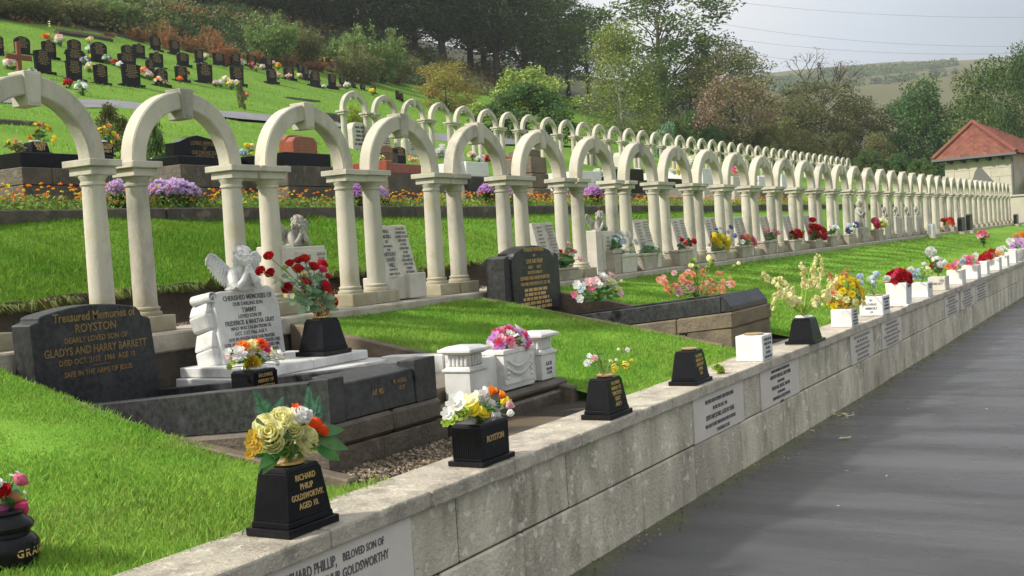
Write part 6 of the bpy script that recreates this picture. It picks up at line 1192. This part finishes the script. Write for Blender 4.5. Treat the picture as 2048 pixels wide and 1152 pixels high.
ROUND = lambda z: math.sqrt(max(.04, 1 - (z * 1.75 - .80) ** 2)) if z * 1.75 - .8 < 1 else .3
CONE = lambda z: .30 + .70 * (1 - z) ** .8 * min(1, .55 + z * 3)
BUSH = lambda z: math.sqrt(max(.08, 1 - z * z))
def tree(kind, name, leafm, barkm, h, rad, hb, nc, nl, ls, seed, prof, cr=.16, r0=None, flat=.2, sparse=1.0, aspect=.6):
    rnd = random.Random(seed); r_ = np.random.default_rng(seed); root = thing(name, '', kind, (0, 0, 0)); cl = crown_pts(h, rad, hb, nc, seed, prof)
    mb = MB(); tube_tree(mb, None, h, r0 or h * .018, cl, rnd, low=max(.12, hb / h * .7)); build('trunk', mb, M[barkm], root, smooth=True, local=True)
    per = r_.dirichlet(np.ones(nc) * 3) * nl; C = []
    for c, n_ in zip(cl, per):
        n_ = int(n_); g = r_.normal(size=(n_, 3)); g /= np.maximum(1e-6, np.linalg.norm(g, axis=1))[:, None]; g *= (r_.random(n_) ** .45)[:, None]; sz = h * cr * r_.uniform(.7, 1.25); C.append(c + g * sz * np.array([1.15, 1.15, .8]))
    C = np.concatenate(C); o = obj_mesh('crown', quads_mesh('crown', leafquads(C, ls, r_, flat, aspect)), M[leafm], root)
    return root
TT = {}
TT['wood0'] = lambda: tree('tree', 'broadleaf_tree', 'darkwood', 'bark', 16, 5.2, 4.5, 46, 9500, .19, 101, ROUND, .12, .30)
TT['wood1'] = lambda: tree('tree', 'broadleaf_tree', 'oak', 'bark', 15, 5.0, 3.8, 42, 9500, .19, 102, ROUND, .13, .28)
TT['wood2'] = lambda: tree('tree', 'broadleaf_tree', 'darkwood', 'bark', 17, 4.6, 6.0, 38, 8000, .19, 103, ROUND, .12, .30)
TT['oak'] = lambda: tree('tree', 'broadleaf_tree', 'oak', 'bark', 15, 5.6, 3.0, 60, 9500, .17, 104, ROUND, .085, .30)
TT['birch'] = lambda: tree('tree', 'birch_tree', 'birch', 'birchbark', 9, 2.7, .7, 60, 13000, .085, 105, CONE, .11, .085, 0, 1, .7)
TT['pink'] = lambda: tree('tree', 'cherry_tree', 'pinkish', 'bark', 6.0, 2.9, 1.3, 36, 9000, .10, 106, ROUND, .15, .12)
TT['mid'] = lambda: tree('tree', 'broadleaf_tree', 'brownish', 'bark', 9, 4.0, .6, 52, 15000, .12, 107, ROUND, .15, .18)
TT['midolive'] = lambda: tree('tree', 'broadleaf_tree', 'olive', 'bark', 9, 3.8, .6, 52, 14000, .12, 108, ROUND, .15, .18)
TT['green'] = lambda: tree('tree', 'broadleaf_tree', 'bright', 'bark', 9, 3.6, .6, 50, 14000, .13, 109, CONE, .14, .18)
TT['green2'] = lambda: tree('tree', 'broadleaf_tree', 'oak', 'bark', 10, 4.2, .8, 56, 15000, .13, 110, ROUND, .14, .2)
TT['autumn'] = lambda: tree('shrub', 'autumn_shrub', 'autumn', 'bark', 4.2, 2.4, .3, 40, 9000, .085, 111, ROUND, .16, .06)
TT['laurel'] = lambda: tree('shrub', 'laurel_bush', 'laurel', 'bark', 4.0, 3.6, .1, 60, 16000, .10, 112, BUSH, .17, .06)
TT['tips'] = lambda: tree('shrub', 'laurel_bush', 'laureltip', 'bark', 4.0, 3.0, 1.4, 46, 9000, .09, 113, BUSH, .14, .05)
TT['lime'] = lambda: tree('shrub', 'round_bush', 'lime', 'bark', 1.1, .62, .05, 26, 5000, .035, 114, BUSH, .2, .03)
TT['darkbush'] = lambda: tree('shrub', 'dense_bush', 'brownish', 'bark', 1.6, .8, .1, 30, 6500, .04, 115, BUSH, .17, .03)
TT['greenbush'] = lambda: tree('shrub', 'dense_bush', 'laurel', 'bark', 1.0, .8, .05, 26, 4500, .045, 116, BUSH, .2, .03)
def upright(name, leafm, barkm, h, rad, ns, nl, ls, seed, top=.35):
    rnd = random.Random(seed); r_ = np.random.default_rng(seed); root = thing(name, '', 'shrub', (0, 0, 0)); mb = MB(); C = []
    for i in range(ns):
        a = rnd.uniform(0, 6.28); q_ = math.sqrt(rnd.random()); lean = rad * q_; hh = h * rnd.uniform(.6, 1.05) * (1 - .35 * q_ * q_); b0 = Vector((cos(a) * lean * .25, sin(a) * lean * .25, -.1)); t_ = Vector((cos(a) * lean, sin(a) * lean, hh)); m_ = b0.lerp(t_, .5) + Vector((-cos(a), -sin(a), 0)) * lean * .15; mb.tube([b0, m_, t_], [.03, .018, .005], 4)
        n_ = nl // ns; u = r_.uniform(.12, 1, n_); p0 = np.array(b0); p1 = np.array(m_); p2 = np.array(t_); X = ((1 - u) ** 2)[:, None] * p0 + (2 * u * (1 - u))[:, None] * p1 + (u ** 2)[:, None] * p2; C.append(X + r_.normal(size=(n_, 3)) * (top * (1.1 - .75 * u))[:, None] * rad * .45)
    build('stems', mb, M[barkm], root, local=True); obj_mesh('crown', quads_mesh('crown', leafquads(np.concatenate(C), ls, r_, -.6, .32)), M[leafm], root); return root
TT['willow'] = lambda: upright('willow_shrub', 'willow', 'bark', 5.0, 2.6, 46, 11000, .16, 120)
TT['willow2'] = lambda: upright('willow_shrub', 'olive', 'bark', 4.5, 2.8, 46, 10000, .16, 121)
TT['bracken'] = lambda: upright('bracken_clump', 'bracken', 'bark', 1.7, 1.0, 26, 3200, .085, 122, .3)
def bare(seed=130):
    rnd = random.Random(seed); root = thing('bare_tree', '', 'tree', (0, 0, 0)); mb = MB(); tips = []
    def br(p, d, L_, r_, lv):
        q_ = p + d * L_ * .5 + Vector((rnd.uniform(-1, 1), rnd.uniform(-1, 1), rnd.uniform(-.3, .5))) * L_ * .06; e_ = p + d * L_; mb.tube([p, q_, e_], [r_, r_ * .8, r_ * .55], 5)
        if lv == 0: tips.append(e_); return
        for k in range(3 if lv > 1 else 4):
            nd = (d + Vector((rnd.uniform(-1, 1), rnd.uniform(-1, 1), rnd.uniform(-.15, .55))) * .62).normalized(); br(e_ if k else q_.lerp(e_, .5), nd, L_ * rnd.uniform(.55, .8), r_ * .55, lv - 1)
    br(Vector((0, 0, -.2)), Vector((.02, 0, 1)), 4.6, .17, 4); build('branches', mb, M['bark'], root, local=True)
    r_ = np.random.default_rng(seed); T_ = np.array([tuple(t_) for t_ in tips]); C = np.repeat(T_, 4, 0) + r_.normal(size=(len(T_) * 4, 3)) * .14; obj_mesh('leaves', quads_mesh('leaves', leafquads(C, .07, r_)), M['pinkish'], root); return root
TT['bare'] = bare
SZ = dict(wood0=(16, 5.2), wood1=(15, 5.), wood2=(17, 4.6), oak=(15, 5.6), birch=(9, 2.7), pink=(6., 2.9), mid=(9, 4.), midolive=(9, 3.8), green=(9, 3.6), green2=(10, 4.2), autumn=(4.2, 2.4), laurel=(4., 3.6), tips=(4., 3.), lime=(1.1, .62), darkbush=(1.6, .8), greenbush=(1., .8), willow=(5., 2.6), willow2=(4.5, 2.8), bracken=(1.7, 1.0), bare=(12., 2.3))
TPL = {}; MC = {}; DEFM = {}
def plant(kind, u, vtop, wpx, d, label, cat=None, grp=None, mat=None, hz=None):
    if kind not in TPL:
        o = TPL[kind] = TT[kind]()
        for ch in o.children:
            if ch.name.split('.')[0] in ('crown', 'leaves'): DEFM[kind] = ch.data.materials[0].name
    else: o = copy_tree(TPL[kind])
    p = PD(u, 400, d); g = terr(p[0], p[1]); zt_ = PD(u, vtop, d)[2]; h_ = (zt_ - g) if hz is None else hz; H_, R_ = SZ[kind]; s = wpx * d / FPX / 2 / R_
    o.location = (p[0], p[1], g - .05); o.scale = (s, s, h_ / (H_ * 1.04)); o.rotation_euler = (0, 0, RND.uniform(0, 6.28)); tag(o, label, cat or o['category'], grp)
    for ch in o.children:
        if ch.name.split('.')[0] in ('crown', 'leaves'):
            m_ = mat or DEFM.setdefault(kind, ch.data.materials[0].name); key = (kind, ch.name.split('.')[0], m_)
            if key not in MC:
                me = ch.data.copy(); me.materials.clear(); me.materials.append(M[mat] if mat else bpy.data.materials[m_]); MC[key] = me
            ch.data = MC[key]
    return o
GW = 'tall dark trees of the wood above the cemetery'
WD = [(250, -70, 190, 84), (330, -90, 190, 92), (400, -60, 200, 86), (470, -110, 200, 98), (545, -80, 200, 92), (610, -60, 200, 100), (665, -100, 210, 94), (725, -70, 210, 104), (790, -110, 220, 96), (850, -70, 200, 110), (905, -110, 230, 100), (960, -80, 210, 112), (1010, -90, 230, 102), (1065, -60, 210, 114), (1105, -40, 190, 104), (1150, -5, 130, 118), (1190, 28, 120, 124), (570, -40, 180, 112), (700, -30, 190, 118), (830, -20, 190, 122), (985, -20, 200, 124), (440, -60, 200, 110)]
for i, (u, vt, w, d) in enumerate(sorted(WD)): plant('wood%d' % (i % 3), u, vt, w, d, 'tall dark broadleaf tree in the wood above the cemetery, %s from its left end' % ordw(i), None, GW)
plant('oak', 1338, -30, 330, 100, 'tall open tree against the sky, rising behind the pale birch', None); plant('oak', 1440, 62, 170, 104, 'lower spreading tree against the sky, right of the tall open tree', None, mat='darkwood')
plant('birch', 1252, 42, 170, 72, 'pale stemmed slender birch with fine light green leaves', None); plant('birch', 1325, 120, 120, 84, 'smaller birch like tree leaning right of the slender birch', None, mat='oak')
plant('midolive', 1475, 95, 170, 96, 'olive green tree behind the pinkish tree', None); plant('pink', 1478, 152, 172, 80, 'small tree with pinkish brown autumn leaves above the upper arches', None)
plant('mid', 1650, 158, 190, 92, 'rounded brownish green tree under the bare branches', None); plant('midolive', 1590, 195, 130, 90, 'olive brown tree left of the rounded brownish tree', None); plant('mid', 1722, 190, 110, 96, 'brownish tree dropping to the right of the bare tree', None); plant('green', 1760, 265, 90, 88, 'small bright green tree low beside the brownish trees', None, mat='olive')
plant('bare', 1632, 72, 150, 94, 'bare twiggy tree top standing above the rounded brownish tree', None)
plant('green', 1852, 160, 150, 92, 'dense green tree left of the red roof', None); plant('green2', 1820, 200, 120, 96, 'lower green tree at the left shoulder of the dense green tree', None, mat='bright'); plant('green2', 2010, 120, 190, 84, 'large green tree behind the red roof at the right edge', None); plant('green2', 1945, 195, 130, 92, 'green tree directly behind the tip of the red roof', None, mat='bright'); plant('green2', 2062, 92, 120, 78, 'dark green tree cut off by the right edge of the photo', None, mat='darkwood')
for i, (u, vt, w, d, mt_) in enumerate(((1690, 268, 90, 84, 'brownish'), (1740, 300, 90, 80, 'oak'), (1800, 308, 80, 80, 'bright'), (1845, 318, 80, 74, 'oak'), (1610, 262, 100, 82, 'olive'), (1545, 250, 90, 80, 'olive'), (1395, 225, 110, 80, 'laurel'), (1355, 240, 90, 76, 'oak'), (1430, 255, 80, 74, 'bright'))): plant('laurel', u, vt, w, d, 'leafy bush at the foot of the trees beyond the upper arches, %s from the left' % ORD[[7, 8, 2, 4, 0, 1, 3, 5, 6].index(i) if i in (7, 8, 2, 4, 0, 1, 3, 5, 6) else 0], 'bush', 'bushes beyond the upper arches', mat=mt_)
plant('autumn', 905, 128, 130, 66, 'yellow and rust autumn shrub above the upper arches', 'shrub'); plant('laurel', 1062, 170, 225, 52, 'broad dark laurel bush behind the upper arches', 'bush'); plant('tips', 1062, 140, 220, 54, 'yellow green shoots rising from behind the broad laurel bush', 'bush')
for i, (k_, u, vt, w, d) in enumerate((('willow', 562, 12, 120, 68), ('willow2', 620, 45, 120, 72), ('willow', 690, 60, 120, 78), ('willow', 765, 38, 150, 74), ('willow2', 800, 95, 110, 78), ('willow2', 735, 85, 110, 70), ('willow2', 180, -10, 170, 60), ('willow', 245, -18, 130, 62), ('willow2', 90, -30, 190, 56), ('willow2', 10, -25, 190, 54))):
    plant(k_, u, vt, w, d, 'upright willow shrub along the top of the hillside lawn, %s counting from the right' % ordw([4, 3, 2, 0, 1, 5, 6, 7, 8, 9][i] if False else i), 'shrub', 'willow shrubs above the hillside lawn')
SRT = sorted([o for o in COL.objects if o.get('group') == 'willow shrubs above the hillside lawn'], key=lambda o: math.atan2(o.location.y - CAM[1], o.location.x - CAM[0]))
for i, o in enumerate(SRT): o['label'] = 'upright willow shrub along the top of the hillside lawn, %s from the right' % ordw(i)
BR = [(345, 30, 46, 62), (360, 42, 50, 60), (440, 38, 40, 64), (452, 50, 44, 62), (470, 76, 60, 60), (300, 50, 60, 60), (400, 62, 50, 62), (525, 95, 50, 66), (560, 105, 60, 68), (590, 105, 60, 68), (625, 120, 60, 70), (650, 115, 60, 70), (690, 135, 60, 72), (720, 138, 60, 72), (240, 62, 40, 58)]
for i, (u, vt, w, d) in enumerate(sorted(BR)): plant('bracken', u, vt, w, d, 'rust coloured bracken clump at the edge of the hillside lawn, %s from the left' % ordw(i), 'bracken', 'bracken clumps above the hillside lawn')
plant('darkbush', 232, 205, 72, 15.6, 'dark bush seen between the first two arches', 'bush'); plant('greenbush', 318, 246, 62, 14.5, 'low green bush under the second arch', 'bush'); plant('lime', 717, 207, 44, 30.5, 'clipped lime green bush seen through the first upper arch', 'bush'); plant('darkbush', 497, 160, 18, 40, 'small dark bush beside a black headstone on the hillside', 'bush'); plant('greenbush', 1340, 250, 60, 62, 'blue green bush behind the upper arches below the birch', 'bush', mat='silverleaf')
# undergrowth that reads as one mass
r = np.random.default_rng(55)
for nm, mt_, n_, lab, f0 in (('bramble', 'darkwood', 80000, 'dark bramble undergrowth covering the slope under the wood', 0), ('scrub', 'olive', 42000, 'olive and dry scrub along the edge of the hillside lawn', 1), ('dry_bracken', 'bracken', 9000, 'scattered rusty bracken in the undergrowth', 2)):
    x = r.uniform(14, 96, n_ * 2); y = 40 + (r.random(n_ * 2) ** 1.2) * 24; m_ = fbm2(x, y, 90 + f0, 4, .35); keep = m_ > np.quantile(m_, .5); x, y, m_ = x[keep], y[keep], m_[keep]
    hh = (.35 + 1.5 * np.clip((y - 40) / 5, 0, 1)) * (.4 + .6 * np.clip(fbm2(x, y, 60 + f0, 4, .7) + .5, 0, 1)); z = np.interp(y, [40, 60, 100], [13.2, 21.5, 36]) + hh * r.random(len(x)) ** .6
    o = obj_mesh(nm, quads_mesh(nm, leafquads(np.stack([x, y, z], 1), .12, r)), M[mt_]); tag(o, lab, 'undergrowth'); struct(o, 'stuff')
# power lines
for i, (u0, v0, u1, v1) in enumerate(((1400, 40, 2100, 92), (1400, 68, 2100, 104), (1400, 92, 2100, 142), (1300, -20, 2100, 34))):
    a, b_ = Vector(PD(u0, v0, 300).tolist()), Vector(PD(u1, v1, 260).tolist()); q = MB(); q.tube([a.lerp(b_, t_ / 14) - Vector((0, 0, 2.2 * 4 * (t_ / 14) * (1 - t_ / 14))) for t_ in range(15)], .032, 5)
    tag(build('power_line', q, M['gutter'], origin=a), 'thin power line crossing the sky, %s from the top' % ORD[[1, 2, 3, 0][i]], 'power line', 'power lines')
# ------------------------------------------------------------------ grass
def blades(n, xf, yf_, zf, h, w, seed, lean=1.0, hj=.6):
    r_ = np.random.default_rng(seed); x = xf(r_, n); y = yf_(r_, n, x); k = ~np.array([inpit(q) for q in x]) if zf is lawn_z else np.ones(n, bool); x, y = x[k], y[k]; n = len(x); z = zf(x, y)
    hh = h * (1 - hj + 2 * hj * r_.random(n)) * (.8 + .35 * fbm2(x, y, 4, 3, 3)); a = r_.uniform(0, 2 * pi, n); ln = lean * r_.random(n) * hh; ww = w * r_.uniform(.7, 1.3, n); t_ = r_.uniform(0, 2 * pi, n)
    dx, dy = np.cos(a) * ww, np.sin(a) * ww; tx, ty = np.cos(t_) * ln, np.sin(t_) * ln
    V = np.stack([np.stack([x - dx, y - dy, z], 1), np.stack([x + dx, y + dy, z], 1), np.stack([x + dx * .7 + tx * .4, y + dy * .7 + ty * .4, z + hh * .6], 1), np.stack([x + tx, y + ty, z + hh], 1), np.stack([x - dx * .7 + tx * .4, y - dy * .7 + ty * .4, z + hh * .6], 1)], 1)
    return V.reshape(-1, 3)
lz = lawn_z
parts = [blades(90000, lambda r_, n: r_.uniform(1.6, 4.0, n), lambda r_, n, x: r_.uniform(-2.72, -.17, n), lz, .030, .0024, 1),
         blades(62000, lambda r_, n: r_.uniform(6.4, 9.05, n), lambda r_, n, x: r_.uniform(-2.72, -.17, n), lz, .029, .003, 2),
         blades(52000, lambda r_, n: r_.uniform(10.2, 15, n), lambda r_, n, x: r_.uniform(-2.72, -.17, n), lz, .026, .0045, 3),
         blades(42000, lambda r_, n: 15 + 20 * r_.random(n) ** 1.6, lambda r_, n, x: r_.uniform(-2.72, -.17, n), lz, .024, .008, 4)]
parts.append(blades(5000, lambda r_, n: 1.6 + 14 * r_.random(n) ** 1.3, lambda r_, n, x: -2.71 + .02 * r_.normal(size=n), lz, .05, .003, 5, .9))
V = np.concatenate(parts); o = obj_mesh('lawn_grass', quads_mesh('lawn_grass', V, 5), M['lawngrass']); tag(o, 'short green grass of the lawn between the wall and the arches', 'grass'); struct(o, 'stuff')
bz = lambda x, y: bank_z(x, y) + .03 * fbm2(x, y, 21, 4, 2.4) - .005
parts = [blades(70000, lambda r_, n: r_.uniform(3.6, 9, n), lambda r_, n, x: r_.uniform(.70, 2.6, n), bz, .036, .0032, 6, .8), blades(40000, lambda r_, n: 9 + 14 * r_.random(n) ** 1.3, lambda r_, n, x: r_.uniform(.70, 2.6, n), bz, .034, .006, 7, .8)]
V = np.concatenate(parts); o = obj_mesh('bank_grass', quads_mesh('bank_grass', V, 5), M['grass']); tag(o, 'rougher grass on the bank behind the lower arches', 'grass'); struct(o, 'stuff')
# long ragged grass hanging over the soil edge
r_ = np.random.default_rng(8); cxs = np.concatenate([3.6 + 10 * (np.floor(r_.random(110) * 16) / 16 + r_.random(110) ** 2 / 16), [4.65, 4.7, 5.9, 6.0, 6.05, 8.9, 8.95, 4.3]]); Vs = []
for c in cxs:
    n_ = r_.integers(14, 42); a = r_.uniform(-2.6, -.5, n_); ln = r_.uniform(.03, .15, n_) * r_.uniform(.5, 1.4); x0_ = c + r_.normal(size=n_) * .03; y0_ = .70 + r_.normal(size=n_) * .03; z0_ = bz(np.array([c]), np.array([.73]))[0] + 0 * x0_ - .02
    tx, ty = np.cos(a) * ln, np.sin(a) * ln * .8; w_ = .003; p = lambda t_, up: np.stack([x0_ + tx * t_, y0_ + ty * t_, z0_ + ln * up], 1); s_ = np.stack([np.full(n_, w_), np.zeros(n_), np.zeros(n_)], 1)
    Vs.append(np.stack([p(0, 0) - s_, p(0, 0) + s_, p(.5, .35) + s_, p(1, -.15), p(.5, .35) - s_], 1).reshape(-1, 3))
o = obj_mesh('long_grass', quads_mesh('long_grass', np.concatenate(Vs), 5), M['tuft']); tag(o, 'long straggling grass hanging over the bare soil edge', 'grass'); struct(o, 'stuff')
hzf = lambda x, y: hill_z(x, y) - .01
def hillb(n, x0, x1, y0, y1, h, w, seed): return blades(n, lambda r_, m_: r_.uniform(x0, x1, m_), lambda r_, m_, x: r_.uniform(y0, y1, m_), hzf, h, w, seed, .6)
V = np.concatenate([hillb(40000, 6, 24, 5, 18, .05, .009, 21), hillb(30000, 14, 60, 20, 40, .06, .02, 22)]); o = obj_mesh('hill_grass', quads_mesh('hill_grass', V, 5), M['lawngrass']); tag(o, 'bright grass of the hillside lawns', 'grass'); struct(o, 'stuff')

# ------------------------------------------------------------------ air
hm = bpy.data.materials.new('haze_air'); hm.use_nodes = True; t = hm.node_tree; t.nodes.clear(); ho = t.nodes.new('ShaderNodeOutputMaterial'); pv = t.nodes.new('ShaderNodeVolumePrincipled')
pv.inputs['Color'].default_value = (.86, .90, .96, 1); pv.inputs['Density'].default_value = .0005; pv.inputs['Anisotropy'].default_value = .2; t.links.new(pv.outputs[0], ho.inputs['Volume'])
hz_ = build('haze', MB().box(-1400, 1400, -1400, 1400, -1.1, 190), hm); struct(hz_, 'stuff'); tag(hz_, 'thin damp haze softening the far trees and moor', 'haze')
